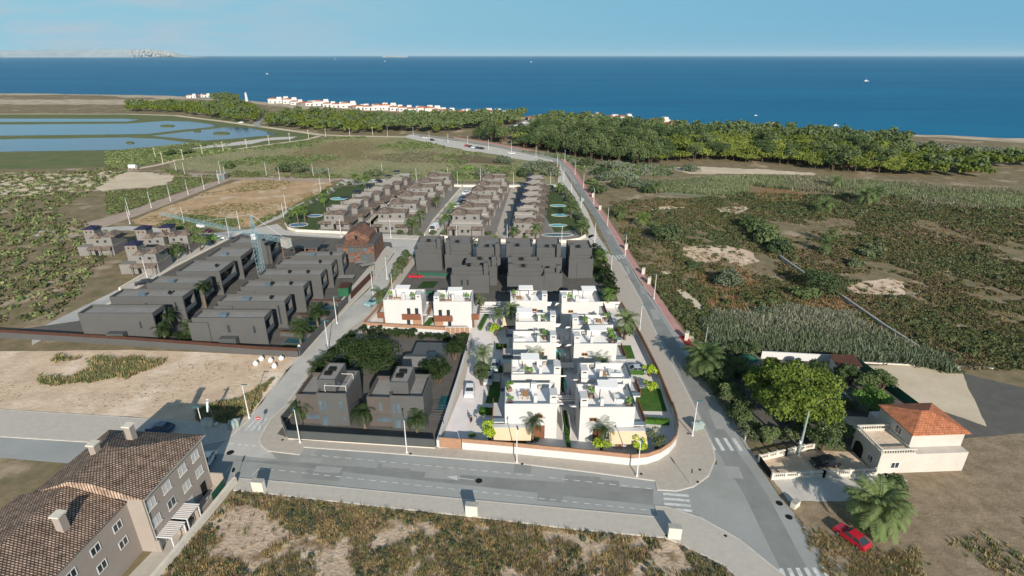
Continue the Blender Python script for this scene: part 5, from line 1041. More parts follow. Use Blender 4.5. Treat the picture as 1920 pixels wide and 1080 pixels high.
# ---- houses with navy roofs at the left edge
def navy_house(label, px, py, s=1.0, rz=R(4)):
    c = G(px, py); t = thing('towered_house', label, 'house', (c[0], c[1], 0), rz, 'houses with navy tower canopies at the left edge')
    MB().box(0, 0, 0, 11, 8, 3.0).build('ground_floor', m_bwhite, t); MB().box(4.6, .8, 3.0, 10.6, 7.4, 5.8).build('wall', m_bwhite, t); MB().hip(4.2, .3, 7.4, 5, 5.8, 1.2).hip(7.42, 1.6, 11.2, 7.6, 5.8, 1.3).build('roof', m_tile, t)
    MB().box(1, 3.2, 3.0, 4.4, 7.0, 8.0).build('tower', m_bwhite, t); MB().hip(.7, 2.9, 4.7, 7.3, 8.0, .8).build('tower_canopy', m_navy, t)
    MB().shed(3.5, -1.5, 10.8, -.02, 2.4, 3.2, 'S').build('porch_roof', m_tile, t)
    for x in (6.2, 8.6): window(None, t, x-.5, x+.5, 4, 5, .8, 'S', m_bwhite, m_glass)
    for x in (2.0, 3.4): window(None, t, x-.35, x+.35, 6.6, 7.4, 3.2, 'S', m_wood, m_glass)
    for x in (3.8, 7.2, 10.4): MB().box(x, -1.4, 0, x+.25, -1.15, 2.35).build('post', m_bwhite, t)
    MB().box(5, -.05, 0, 6, .03, 2.1).build('door', m_dark, t); return t
navy_house('white house with navy tower canopy nearest the trees at the left edge', 293, 476); navy_house('white house with navy tower canopy, left neighbour further from the trees', 248, 480)
navy_house('tile roofed white house in front of the navy canopied pair', 228, 514); navy_house('white house with navy canopy beyond the left edge of the compound', 150, 480)
wall_thing('garden_wall', 'cream stepped garden wall along the road at the left edge', GP([(225, 545), (270, 518), (330, 483), (395, 447)]), (m_stone,), (.9,), .5, parts=('wall_base',))
# ---- sand coloured apartment block
t = thing('apartment_block', 'sand coloured three storey apartment block with old tiled roof at the lower left', 'building', (-45.3, 65.6, 0), R(-4.6))
MB().box(-14, -12.4, 0, 0, 0, 9).box(-16, -34, 0, -2.2, -12.42, 8.6).build('wall', m_apt, t)
hp = MB(); hp.add([(.35, .35, 9), (-14.4, .35, 9), (-14.4, -12.6, 9), (.35, -12.6, 9), (-6.2, -5.8, 11.2), (-6.2, -12.6, 11.2), (-9, -5.8, 11.2), (-9, -12.6, 11.2)], [(0, 4, 5, 3), (1, 6, 4, 0), (2, 7, 6, 1), (4, 6, 7, 5), (3, 5, 7, 2), (0, 3, 2, 1)], 0)
hp.build('roof', m_tilen, t); MB().cyl((.4, -12.4, 8.85), (.4, .4, 8.85), .09, .09, 6).cyl((.1, -12.2, 0), (.1, -12.2, 8.8), .06, .06, 6).cyl((.1, -.3, 2.4), (.1, -.3, 8.8), .06, .06, 6).build('gutter', m_conc, t); MB().bar((-8.6, -3.2, 10), (-8.6, -3.2, 14), .03).bar((-8.6, -3.9, 13.6), (-8.6, -2.5, 13.6), .025).bar((-8.6, -3.7, 13), (-8.6, -2.7, 13), .025).build('aerial', m_conc, t); MB().hip(-16.4, -34.4, -1.9, -12.62, 8.6, 2.0, gable=True).build('roof', m_tilen, t)
for x, y, h_ in ((-8.2, -2.6, 12.3), (-10.4, -6.4, 12.0), (-5.2, -18, 11.6)):
    c = MB().box(x-.45, y-.45, 8.6, x+.45, y+.45, h_).build('chimney', m_apt, t); MB().box(x-.6, y-.6, h_, x+.6, y+.6, h_+.2).build('cap', m_stone, c)
for i, y in enumerate((-2.0, -4.9, -8.2, -11.2)):
    for j, z in enumerate((6.5, 3.7)):
        q = window(None, t, y-.75, y+.75, z, z+1.3, 0, 'E', m_shut, m_shut if (i+j) % 3 or j == 0 else m_glass, .07); MB().box(.0, y-.85, z-.12, .14, y+.85, z-.02).build('sill', m_stone, q)
    MB().box(-.02, y-.6, 0, .05, y+.5, 2.2).build('door', m_shut if i % 2 else m_dark, t)
for y in (-14.5, -18, -21.5, -25):
    for z in (5.9, 3.2): window(None, t, y-.7, y+.7, z, z+1.2, -2.2, 'E', m_bpaint, m_glass)
for z in (6.4, 3.6, 1.0): window(None, t, -3.2, -2.2, z, z+1.2, 0, 'N', m_bpaint, m_shut); window(None, t, -8, -7, z, z+1.2, 0, 'N', m_bpaint, m_shut)
[q.build('yard_wall', m_apt, t) for q in (MB().box(.02, -12.4, 0, .5, -12.2, 2.0), MB().box(.02, -6.6, 0, 2.0, -6.4, 1.6), MB().box(.02, -9.4, 0, 2.0, -9.2, 1.6), MB().box(1.85, -6.4, 0, 2.0, -.2, 1.0), MB().box(.02, -.2, 0, 2.0, -.02, 2.4))]
MB().box(2.02, -3.4, .2, 2.08, -.3, 1.5).build('windbreak', m_green, t)
for y0 in (-12.2, -9.0):
    p = MB(); [p.box(.05, y0+k*.32, 2.35, 2.3, y0+k*.32+.17, 2.47) for k in range(9)]; po = p.build('pergola', m_bpaint, t)
    p = MB(); [p.box(.05, y0+k*.32+.17, 2.33, 2.3, y0+(k+1)*.32, 2.41) for k in range(8)]; p.build('slat', m_wood, po); MB().box(2.1, y0, 0, 2.22, y0+.12, 2.33).box(2.1, y0+2.5, 0, 2.22, y0+2.62, 2.33).build('post', m_bpaint, po)
slab('service_ramp', [(-45, 66.3), (-42.3, 66.2), (-44.3, 49.6), (-46, 30), (-52, 30), (-47.2, 53)], m_pave2, z1=.08, kerb=False)
wall_thing('boundary_wall', 'low cream wall beside the wild field at the lower left', [(-42.05, 66.0), (-43.0, 58), (-44.3, 48.5), (-46.3, 32), (-47, 22)], (m_stone,), (1.1,), .5, parts=('wall_base',))
# ---- arched villa and walls at the lower right
t = thing('arched_villa', 'cream villa with balustraded roof terrace, arches and orange tiles at the right edge', 'villa', (56.5, 67.9, 0), R(3))
MB().shell(0, 0, 5.5, 6.2, -.05, 3.9, .2, .4).build('wall', [m_cream, m_plot], t); MB().box(5.5, 0, -.05, 14, 11, 3.6).box(5.52, 1.6, 3.6, 14, 9, 6.2).build('upper_house', m_cream, t); MB().hip(5.2, 1.2, 14.6, 9.4, 6.2, 1.5).build('roof', m_otile, t)
bl = MB(); 
for k in range(17): bl.cyl((.1, k*.38, 3.9), (.1, k*.38, 4.45), .08, .05, 5)
for k in range(14): bl.cyl((k*.4, .1, 3.9), (k*.4, .1, 4.45), .08, .05, 5); bl.cyl((k*.4, 6.1, 3.9), (k*.4, 6.1, 4.45), .08, .05, 5)
bl.box(-.05, -.05, 4.45, .25, 6.25, 4.6).box(.25, -.05, 4.45, 5.5, .25, 4.6).box(.25, 5.95, 4.45, 5.5, 6.25, 4.6); bl.build('balustrade', m_stone, t)
ar = MB(); n = 9; ar.add([(-.04, 4.6-1.1*math.cos(math.pi*k/n), 1.4+1.1*math.sin(math.pi*k/n)) for k in range(n+1)] + [(-.04, 5.7, 0), (-.04, 3.5, 0)], [tuple(range(n+3))]); ar.build('arch', m_dark, t)
window(None, t, 1.2, 2.4, .9, 2.2, 0, 'W', m_bpaint, m_glass); window(None, t, 2.0, 3.4, 1.0, 2.2, 0, 'S', m_bpaint, m_glass); window(None, t, 3.6, 5.0, 4.2, 5.6, 5.52, 'W', m_bpaint, m_glass)
def balu(label, P, h=1.2):
    b = P[0]; o = thing('balustrade_wall', label, 'wall', (b[0], b[1], 0)); Q = [(p[0]-b[0], p[1]-b[1]) for p in P]; MB().ribbon(Q, 0, .55, .22).build('wall_base', m_stone, o); MB().ribbon(Q, h-.15, h, .26).build('coping', m_stone, o)
    pb = MB(); bb = MB()
    for i in range(len(Q)-1):
        l = math.hypot(Q[i+1][0]-Q[i][0], Q[i+1][1]-Q[i][1]); k = int(l/2.3)+1
        for j in range(k+1): x = Q[i][0]+(Q[i+1][0]-Q[i][0])*j/k; y = Q[i][1]+(Q[i+1][1]-Q[i][1])*j/k; pb.box(x-.18, y-.18, 0, x+.18, y+.18, h+.1)
        m_ = int(l/.3)
        for j in range(m_): x = Q[i][0]+(Q[i+1][0]-Q[i][0])*(j+.5)/m_; y = Q[i][1]+(Q[i+1][1]-Q[i][1])*(j+.5)/m_; bb.cyl((x, y, .55), (x, y, h-.15), .07, .05, 5)
    pb.build('pier', m_stone, o); bb.build('balusters', m_stone, o); return o
balu('cream balustraded wall in front of the gated yard with the black car', [(39.9, 66.7), (48, 67.2), (56.3, 67.7)]); balu('cream balustraded wall behind the gated yard with the black car', [(39.6, 70.8), (44.5, 72.3), (49.6, 73.7)])
slab('yard_paving', [(39.8, 66.9), (56.3, 67.8), (56, 73), (49.6, 73.5), (39.6, 70.6)], m_plot, z1=.06, kerb=False)
wall_thing('driveway_gate', 'dark metal driveway gate of the balustraded yard', [(39.75, 67.0), (39.5, 70.5)], (m_dark,), (1.3,), .08, cat='gate', parts=('gate_leaf',))
wall_thing('garden_wall', 'bright white wall with small piers behind the big pine garden', [(53.5, 103.6), (72.4, 101.4)], (m_white,), (1.7,), .3, parts=('wall_base',))
wall_thing('netting_fence', 'dark green netting fence beside the bare side plot', [(72.2, 101.2), (73.4, 90.2), (74, 84)], (m_green,), (1.8,), .06, cat='fence', parts=('netting',))
wall_thing('mesh_fence', 'grey mesh fence on a pale base at the edge of the reeds', [(73.2, 101.6), (84, 100.4), (100, 99)], (m_stone, m_gmetal), (.3, .25), .1, cat='fence', parts=('wall_base', 'rail'))
t = thing('garden_shed', 'small cream shed with brown lean-to roof beside the blue pool', 'shed', (66.0, 97.0, 0), R(-4)); MB().box(0, 0, 0, 4.4, 3, 2.2).build('wall', m_cream, t); MB().shed(-.3, -.3, 4.7, 3.3, 2.25, 2.9, 'S').build('roof', m_brownrail, t); window(None, t, 2.4, 3.4, 1, 1.8, 0, 'S', m_cream, m_dark)
o = thing('swimming_pool', 'deep blue garden pool partly behind the big pine', 'pool', (59.5, 88.4, .06)); MB().ribbon([(0, 0), (4.6, -.6), (4.4, 3.4), (.2, 6.4)], 0, .08, .6, closed=True).build('rim', m_plot, o); q = MB(); q.add([(0, 0, .04), (4.6, -.6, .04), (4.4, 3.4, .04), (.2, 6.4, .04)], [(0, 1, 2, 3)]); q.build('water', m_pooldeep, o)
wall_thing('garden_wall', 'grey roadside wall of the pine garden', [(39.3, 75.8), (39.6, 84), (38.7, 95)], (m_conc,), (1.0,), .2, parts=('wall_base',))
wall_thing('boundary_wall', 'long low concrete wall crossing the scrub, farther stretch', GP([(1462, 484), (1484, 500), (1507, 516)]), (m_conc,), (1.0,), .5, parts=('wall_base',))
wall_thing('boundary_wall', 'long low concrete wall crossing the scrub, nearer stretch', GP([(1567, 552), (1610, 582), (1660, 617), (1720, 655)]), (m_conc,), (1.0,), .5, parts=('wall_base',))
t = thing('gazebo', 'small green canopied gazebo in the pine garden', 'gazebo', (*G(1402, 690), 0)); MB().cyl((0, 0, 2.3), (0, 0, 3.0), 2.0, .1, 6).build('canopy', m_green, t); [MB().bar((1.5*math.cos(a), 1.5*math.sin(a), 0), (1.5*math.cos(a), 1.5*math.sin(a), 2.3), .06).build('post', m_bpaint, t) for a in (0.5, 2.1, 3.7, 5.2)]
# ---- beach houses
def mk_beach(v):
    def f():
        t = thing('beach_house', 'beach house', 'house'); h = (4.6, 6.2, 3.4)[v]; w_ = (12, 14, 16)[v]
        MB().box(0, 0, 0, w_, 9, h).build('wall', m_bwhite if v == 2 else m_white, t); MB().hip(-.4, -.4, w_*(.55 if v != 2 else 1)+.4, 9.4, h, 1.3, gable=v == 1).build('roof', m_otile, t)
        MB().box(w_*.62, 2, h, w_*.95, 8, h+2.2).build('upper_room', m_white, t)
        for k in range(3): MB().box(1.5+k*w_/3, -.06, 1.2, 2.9+k*w_/3, .03, 2.6).build('window', m_glass, t)
        MB().box(w_*.5-.5, -.06, 0, w_*.5+.5, .03, 2.2).build('door', m_dark, t); return t
    return f
bh = [(350, 184, 0), (362, 183, 2), (377, 183, 0), (503, 194, 1), (516, 193, 1), (531, 195, 1), (545, 197, 0), (558, 198, 2), (573, 199, 0), (590, 199, 1), (606, 201, 0), (622, 202, 0), (640, 203, 1), (655, 205, 2), (668, 206, 0), (682, 207, 0), (700, 207, 1), (715, 207, 1), (731, 208, 0), (748, 209, 0), (765, 211, 0), (783, 212, 1), (797, 213, 1), (812, 214, 0), (828, 215, 0), (845, 216, 2), (858, 217, 0), (876, 219, 0), (893, 219, 1), (910, 220, 1), (925, 221, 0), (990, 226, 2), (1074, 223, 2), (1105, 223, 0), (1130, 225, 2), (1163, 226, 0), (1227, 236, 1), (1243, 238, 2), (1258, 240, 0)]
for i, (px, py, v) in enumerate(bh):
    c = G(px, py); nm = ['low white beach house with red roof', 'taller white beach house with red gable', 'long low pale beach house'][v]
    where = f'{ORD[i]} from the left, before the lighthouse' if i < 3 else f'{ORD[i-3]} from left in the beachfront row' if i < 23 else f'{ORD[30-i]} from right in the beachfront row' if i < 31 else f'{ORD[i-31]} from left beyond the tree gap'
    place(f'BH{v}', mk_beach(v), (c[0], c[1], 0), R(random.uniform(8, 16)), f'{nm}, {where}', 'white beach houses along the shore', scale=(1.3, 1.1, .95) if 2 < i < 31 else (1.1, 1, .85))
t = thing('lighthouse', 'slim white lighthouse tower on the shore left of the beach houses', 'lighthouse', (*G(463, 190), 0)); MB().cyl((0, 0, 0), (0, 0, 10), 2.2, 1.4, 10).build('shaft', m_white, t); MB().cyl((0, 0, 10), (0, 0, 12), 1.2, 1.1, 10).build('lantern', m_white, t)
t = thing('lookout_tower', 'square pale tower at the edge of the beach on the right', 'tower', (*G(1443, 250), 0)); MB().box(-3, -3, 0, 3, 3, 8).build('shaft', m_stone, t); MB().box(-3.3, -3.3, 8, 3.3, 3.3, 8.6).build('parapet', m_stone, t)
# far town on the headland reads as one mass
mb = MB(); r_ = np.random.default_rng(8)
for i in range(130):
    px = 242 + 92 * r_.random()**.8; top = np.interp(px, [240, 285, 300, 312, 335], [97, 95.2, 97, 100, 104]); py = top + (107-top)*r_.random(); h_ = r_.uniform(25, 75)*(.6 if px < 270 else 1); x = hx(px); y = HY-40-r_.random()*200
    z = max(hz(py), 0); wd = r_.uniform(30, 90); mb.box(x, y, z, x+wd, y+30, z+h_)
for i in range(9): mb.box(hx(720+i*2.4), HY-30, 0, hx(720+i*2.4)+60, HY, 22)
o = mb.build('far_town', m_conc); o['kind'] = 'stuff'  # grey tone lowers the contrast, haze put into the colour
# ------------------------------------------------------------ trees and plants
def gpos(px, py, z=0): return (*G(px, py, z), 0)
# big pine and garden trees
def bigtree(nm, label, leaf, px, py, zpx, H, rx, rz, n, cs, lobes, seed, multi=2, grp=None, **k):
    t = make_tree(nm, label, 'tree', leaf, H, rx, rz, lobes, n, cs, .3, seed, multi, **k); c = G(px, py, zpx); t.location = (c[0], c[1], 0)
    if grp: t['group'] = grp
    return t
bigtree('pine_tree', 'huge rounded light green pine filling the garden at the right', L_bigpine, 1490, 745, 5.0, 11.5, 9.8, 5.2, 24000, .27, 60, 3, 3, lr=(.15, .27), low=-.75)
bigtree('citrus_tree', 'round bright green garden tree beside the blue pool', L_fresh, 1640, 752, 2.5, 4.8, 3.4, 2.2, 3600, .22, 16, 4, 1)
bigtree('garden_tree', 'dark green tree over the black car in the gated yard', L_dark, 1548, 818, 3, 5.5, 2.8, 2.6, 2600, .2, 12, 5, 1)
bigtree('garden_tree', 'small dark tree beside the cream shed', L_dark, 1585, 702, 2, 4, 2.4, 1.8, 1500, .22, 9, 6, 1)
bigtree('garden_tree', 'dark tree along the green netting fence', L_dark, 1625, 722, 2, 4, 2.6, 1.8, 1500, .22, 9, 7, 1)
for k, (x, y, r, H) in enumerate([(1350, 700, 2.6, 4.8), (1385, 688, 2.6, 4.6), (1372, 735, 2.4, 4.4), (1392, 775, 2.2, 4.2), (1535, 690, 2.2, 3.8), (1600, 700, 2.2, 3.8), (1655, 712, 2.4, 4.2), (1575, 800, 2.2, 3.6), (1440, 812, 2.0, 3.4)]):
    bigtree('garden_tree', f'{ORD[k]} dark leafy tree packed in the pine garden, counted from its left corner', L_dark, x, y, 2.4, H, r, H*.42, 2000, .2, 11, 600+k, 2, 'dark trees of the pine garden')
bigtree('garden_tree', 'dark tree hanging over the wall at the lower right edge', L_dark, 1672, 905, 2.5, 4.6, 2.4, 2.2, 1500, .2, 9, 8, 1)
bigtree('shade_tree', 'wide dark spreading tree covering the middle of the near plot', L_dim, 692, 668, 4, 7.4, 6.6, 3.0, 6500, .28, 26, 9, 3)
bigtree('shade_tree', 'dark round tree in front of the outbuilding', L_dim, 820, 694, 3, 6.0, 3.5, 2.8, 3600, .24, 14, 10, 2)
bigtree('shade_tree', 'dark tree at the back corner of the near plot by the driveway wall', L_dim, 853, 652, 3, 5.6, 3.3, 2.6, 3000, .24, 12, 11, 2)
bigtree('shade_tree', 'small dark tree behind the left dark house', L_dim, 640, 690, 2.5, 4.6, 2.6, 2.2, 1500, .24, 9, 12, 1)
def shrub(label, leaf, px, py, rx, H, n, cs, seed, grp=None, nm='shrub', lobes=10):
    t = make_shrub(nm, label, 'shrub', leaf, rx, H, n, cs, lobes, seed); t.location = gpos(px, py)
    if grp: t['group'] = grp
    return t
# estate trees
bigtree('young_tree', 'lime green young tree at the gate corner of the driveway', L_lime, 918, 812, 2, 4.3, 1.9, 1.6, 1200, .17, 12, 20, 1, 'lime green young trees')
for k, (x, y, r, lb) in enumerate([(1128, 836, 1.7, 'lime green bush left of the teak table in the corner garden'), (1199, 838, 1.5, 'lime green bush behind the front wall near the curve'), (1219, 695, 1.5, 'lime green young tree next to the parked silver car'), (1220, 724, 1.6, 'lime green young tree on the corner lawn by the brown fence'), (929, 620, 1.9, 'lime green young tree halfway along the far driveway')]):
    bigtree('young_tree', lb, L_lime, x, y, 1.4, 3.0, r, 1.2, 800, .17, 9, 21+k, 1, 'lime green young trees')
bigtree('garden_tree', 'dense mid green tree beside the parked cars of the driveway', L_bush, 903, 702, 2.6, 5.4, 2.3, 2.5, 2400, .17, 12, 30, 1)
bigtree('garden_tree', 'slender green tree at the corner of the brown balconied villa', L_bush, 902, 563, 3.2, 5.2, 1.8, 2.2, 1400, .18, 9, 31, 1)
bigtree('garden_tree', 'dark green conical tree in the corner garden', L_bush, 1232, 826, 1.8, 4.2, 1.9, 2.0, 1500, .15, 10, 32, 1)
bigtree('garden_tree', 'broad dark tree by the avenue fence beside the right column', L_bush, 1172, 622, 2.2, 4.6, 2.6, 2.3, 1800, .2, 10, 33, 1)
shrub('small green bush by the driveway gate', L_fresh, 885, 820, .8, .9, 200, .14, 40); shrub('green shrubs in the lawn square behind the front wall', L_hedge, 1000, 826, 1.3, .9, 320, .14, 41)
for k, (x, y, rx_, h_) in enumerate([(1352, 712, 2.2, 3.2), (1372, 742, 2.0, 3.0), (1342, 735, 1.8, 2.6), (1395, 770, 2.0, 2.8), (1380, 705, 2.4, 3.4), (1408, 722, 2.4, 3.4), (1365, 690, 2.2, 3.4), (1412, 812, 1.7, 2.4), (1525, 835, 1.6, 2.4), (1500, 812, 1.8, 2.6), (1590, 765, 1.8, 2.2), (1575, 810, 1.7, 2.2), (1655, 715, 2.2, 2.6)]):
    shrub(f'{ORD[k]} dark leafy shrub in the shady pine garden, counted from the left gate side', L_dark, x, y, rx_, h_, 900, .22, 500+k, 'dark shrubs of the pine garden')
# palms
palms = [
 ('date palm with wide dark crown at the avenue edge by the red footway', L_palm, 1318, 672, 3.6, 4.2, 70, .95, .35), ('large date palm shading the red car at the lower right', L_palm, 1643, 952, 3.6, 4.1, 74, .95, .45),
 ('dull fan palm at the left corner of the near plot', L_palmdull, 566, 762, 3.2, 2.4, 34, 1.2, .25), ('dull palm between the two dark houses', L_palmdull, 681, 774, 3.4, 2.3, 34, 1.2, .25), ('dull palm in front of the right dark house', L_palmdull, 780, 786, 3.0, 2.2, 34, 1.2, .25),
 ('dull palm at the left of the wide dark tree', L_palmdull, 611, 678, 3.0, 2.6, 30, 1.0, .25), ('dull palm on the street edge left of the wide dark tree', L_palmdull, 590, 690, 2.6, 2.2, 28, 1.0, .25), ('small dull palm in front of the outbuilding', L_palmdull, 740, 690, 2.0, 1.8, 26, 1.0, .2),
 ('palm at the street corner of the walled compound', L_palmdull, 559, 614, 4.6, 2.6, 32, 1.0, .25), ('palm beside the second small pool of the compound', L_palmdull, 592, 584, 4.0, 2.6, 32, 1.0, .25), ('tall slim palm between the rows of grey villas', L_palmdull, 377, 538, 6.0, 2.2, 30, 1.2, .25),
 ('palm by the teal pool, left one of three', L_palmdull, 316, 591, 4.0, 2.3, 28, 1.1, .25), ('low palm by the teal pool, nearest the boundary wall', L_palmdull, 305, 618, 2.6, 2.2, 28, 1.1, .25), ('palm by the teal pool, right one of three', L_palmdull, 355, 614, 2.8, 2.0, 28, 1.1, .25),
 ('tall feathery palm in front of the nearest left villa', L_palmdull, 999, 792, 4.2, 2.0, 22, 1.0, .18), ('tall feathery palm in front of the nearest right villa', L_palmdull, 1131, 806, 4.2, 2.0, 22, 1.0, .18), ('feathery palm in the driveway garden beside the third left villa', L_palm, 908, 664, 5.0, 2.6, 28, 1.0, .18),
 ('tall feathery palm beside the farthest left villa', L_palm, 957, 580, 5.4, 2.3, 26, 1.0, .18), ('feathery palm beside the pergola beams near the far driveway', L_palm, 932, 588, 4.2, 1.9, 24, 1.0, .18), ('dark feathery palm by the red car on the left street', L_palm, 713, 552, 4.6, 2.8, 26, .9, .2),
 ('feathery palm by the avenue fence beside the broad dark tree', L_palm, 1172, 600, 5.0, 3.0, 30, .9, .2), ('feathery palm rising behind the second left villa', L_palm, 1003, 672, 5.2, 2.2, 22, .7, .15), ('feathery palm rising behind the second right villa', L_palm, 1128, 678, 5.2, 2.0, 22, .7, .15),
 ('bright palm on the pavement side of the dark grey houses', L_palmbright, 1129, 480, 4.0, 2.6, 30, 1.1, .2), ('palm in the hedge beside the dark grey houses', L_palmdull, 1112, 486, 4.0, 2.6, 30, 1.1, .2), ('palm at the near end of the dark hedge by the avenue', L_palmbright, 1141, 552, 3.4, 2.2, 30, 1.1, .2),
 ('tallest palm in the left pool gardens', L_palmbright, 556, 395, 6.0, 2.6, 30, 1.0, .2), ('palm right of the tallest one in the left pool gardens', L_palmbright, 569, 393, 5.0, 2.4, 30, 1.0, .2), ('palm by the second garden of the left pool row', L_palmbright, 606, 370, 4.0, 2.6, 30, 1.0, .2), ('pale palm far back in the left pool gardens', L_palmbright, 664, 333, 4.5, 3.2, 30, 1.0, .2), ('pale palm at the far end of the left pool gardens', L_palmbright, 684, 336, 5.0, 3.2, 30, 1.0, .2),
 ('broad date palm at the corner of the parking lane wall', L_palm, 774, 418, 4.0, 3.4, 40, 1.1, .3), ('tall bushy palm behind the broad date palm', L_palm, 790, 400, 5.2, 2.4, 34, 1.2, .3), ('palm by the second double house of the parking lane row', L_palm, 818, 375, 4.4, 2.6, 30, 1.0, .25), ('bright palm over the parked cars, far one', L_palmbright, 846, 389, 4.4, 3.0, 34, 1.0, .25), ('bright palm over the parked cars, near one', L_palmbright, 835, 408, 4.4, 3.0, 34, 1.0, .25), ('palm behind the far end of the left tiled rows', L_palmbright, 757, 338, 4.5, 2.8, 30, 1.0, .25),
 ('palm at the front of the right tiled row, left of the door', L_palm, 964, 432, 4.0, 2.2, 30, 1.1, .2), ('palm at the front of the right tiled row beside the arch', L_palm, 1005, 427, 4.4, 2.4, 30, 1.0, .2), ('small bright palm behind the dark grey houses', L_palmbright, 986, 447, 2.6, 1.6, 26, 1.1, .2), ('dark bushy palm peeking over the gap of the dark grey houses', L_palm, 885, 455, 4.4, 2.2, 30, 1.1, .2), ('bright palm beside the narrow alley entrance', L_palmbright, 928, 447, 2.6, 1.8, 26, 1.1, .2),
 ('grey feathery palm in the right pool gardens hedge', L_palm, 1071, 388, 4.6, 3.4, 34, 1.0, .25), ('palm at the near corner of the right pool gardens', L_palm, 1091, 424, 4.0, 2.8, 34, 1.0, .25), ('bright palm at the far corner of the right pool gardens', L_palmbright, 1048, 349, 3.6, 2.6, 30, 1.0, .25),
 ('palm on the verge beyond the footway, left of a pair', L_palm, 1162, 396, 3.0, 3.2, 34, 1.0, .25), ('bright palm on the verge beyond the footway, right of a pair', L_palmbright, 1204, 410, 3.6, 3.2, 34, 1.0, .25), ('small palm beside the bright verge palm', L_palm, 1224, 424, 2.0, 2.2, 26, 1.0, .25), ('grey palm in the reed field above the verge palms', L_palm, 1232, 348, 4.0, 3.4, 34, 1.0, .25), ('palm leaning over the round bush beyond the footway', L_palm, 1240, 436, 3.6, 2.4, 28, 1.0, .25),
 ('low date palm in the scrub near the brown grass patch', L_palm, 1547, 384, 3.4, 4.6, 48, 1.2, .35), ('twin date palm in the scrub, left trunk', L_palm, 1623, 366, 4.6, 5.0, 48, 1.2, .35), ('twin date palm in the scrub, right trunk', L_palm, 1640, 363, 4.6, 5.0, 48, 1.2, .35), ('dark palm behind the twin date palms', L_palm, 1567, 340, 3.6, 4.0, 40, 1.1, .3), ('small palm in the middle of the scrub, upper one', L_palm, 1558, 438, 3.4, 3.0, 34, 1.0, .25), ('small palm in the middle of the scrub, lower one', L_palm, 1550, 458, 3.0, 3.0, 34, 1.0, .25),
 ('palm in the front garden of the navy canopied houses, left one', L_palm, 289, 487, 3.0, 3.0, 40, 1.2, .3), ('palm in the front garden of the navy canopied houses, middle one', L_palm, 308, 474, 3.6, 3.0, 40, 1.2, .3), ('palm in the front garden of the navy canopied houses, right one', L_palm, 328, 466, 3.6, 3.0, 40, 1.2, .3),
 ('pale palm in the meadow behind the middle tiled rows', L_palmbright, 838, 332, 4, 3.4, 30, 1.0, .25), ('grey palm in the meadow right of the pale one', L_palm, 860, 330, 4, 3.6, 30, 1.0, .25)]
for i, (lb, leaf, px, py, H, r, nf, dr, tr) in enumerate(palms):
    c = G(px, py, H); far = c[1] > 150
    t = make_palm('palm_tree', lb, leaf, H, r, nf if not far else int(nf*.8), 100+i, tr, dr, 30 if H < 3.7 and r > 4 and c[1] < 110 else 15 if c[1] < 100 else 12); t.location = (c[0], c[1], 0)
# dark hedge belts beside streets
def belt(label_fn, pts, leaf, n, rx, H, nn, cs, seed, nm, grp):
    P = GP(pts); seg = [math.hypot(P[i+1][0]-P[i][0], P[i+1][1]-P[i][1]) for i in range(len(P)-1)]; T = sum(seg); r_ = np.random.default_rng(seed)
    protos = []
    for i in range(n):
        u = T*(i+.5)/n; k = 0
        while k < len(seg)-1 and u > seg[k]: u -= seg[k]; k += 1
        f = u/seg[k]; x = P[k][0]+(P[k+1][0]-P[k][0])*f; y = P[k][1]+(P[k+1][1]-P[k][1])*f
        if i < 3: t = make_shrub(nm, label_fn(i), 'shrub', leaf, rx, H, nn, cs, 9, seed+i); protos.append(t); t['group'] = grp; t.location = (x, y, 0)
        else: dup(protos[i % 3], (x, y, 0), r_.uniform(0, 6), label_fn(i), grp, r_.uniform(.8, 1.15))
belt(lambda i: f'{ORD[i]} dark shrub from the near end between avenue and dark grey houses', [(1150, 562), (1132, 520), (1120, 480), (1110, 472)], L_dim, 7, 2.3, 4.2, 900, .26, 200, 'hedge_shrub', 'dark shrubs beside the dark grey houses')
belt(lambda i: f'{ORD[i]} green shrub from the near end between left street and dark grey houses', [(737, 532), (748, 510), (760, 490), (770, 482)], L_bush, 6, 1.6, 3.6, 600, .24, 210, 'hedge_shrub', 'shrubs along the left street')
belt(lambda i: f'{ORD[i]} dark shrub from the left in the tall hedge behind the near plot trees', [(675, 624), (760, 634), (880, 644)], L_dim, 13, 1.3, 2.3, 420, .2, 220, 'hedge_shrub', 'tall dark hedge behind the near plot')
belt(lambda i: f'{ORD[i]} dark shrub from the back in the street side hedge of the near plot', [(668, 628), (640, 652), (608, 690), (578, 735)], L_dim, 10, 1.3, 2.1, 420, .2, 230, 'hedge_shrub', 'street side hedge of the near plot')
belt(lambda i: f'{ORD[i]} green shrub from the far end of the hedge in front of the pine garden', [(1318, 708), (1352, 752), (1385, 800), (1405, 828), (1470, 826), (1500, 822)], L_bush, 20, 1.15, 2.2, 520, .17, 240, 'hedge_shrub', 'hedge in front of the pine garden')
belt(lambda i: f'{ORD[i]} dark shrub from the left behind the pine garden along the reeds', [(1345, 672), (1380, 670), (1420, 668)], L_bush, 6, 1.8, 3.0, 500, .24, 250, 'hedge_shrub', 'hedge behind the pine garden')
belt(lambda i: f'{ORD[i]} green shrub from the near end along the avenue side of the right pool gardens', [(1094, 446), (1095, 425), (1080, 396), (1064, 370), (1048, 356), (1020, 357)], L_bush, 14, 2.2, 3.6, 420, .35, 260, 'hedge_shrub', 'shrubs along the right pool gardens')
belt(lambda i: f'{ORD[i]} green shrub from the corner along the side street edge of the left pool gardens', [(538, 424), (540, 410), (585, 380), (640, 352), (690, 340), (720, 340)], L_bush, 16, 2.0, 2.6, 380, .35, 270, 'hedge_shrub', 'shrubs along the left pool gardens')
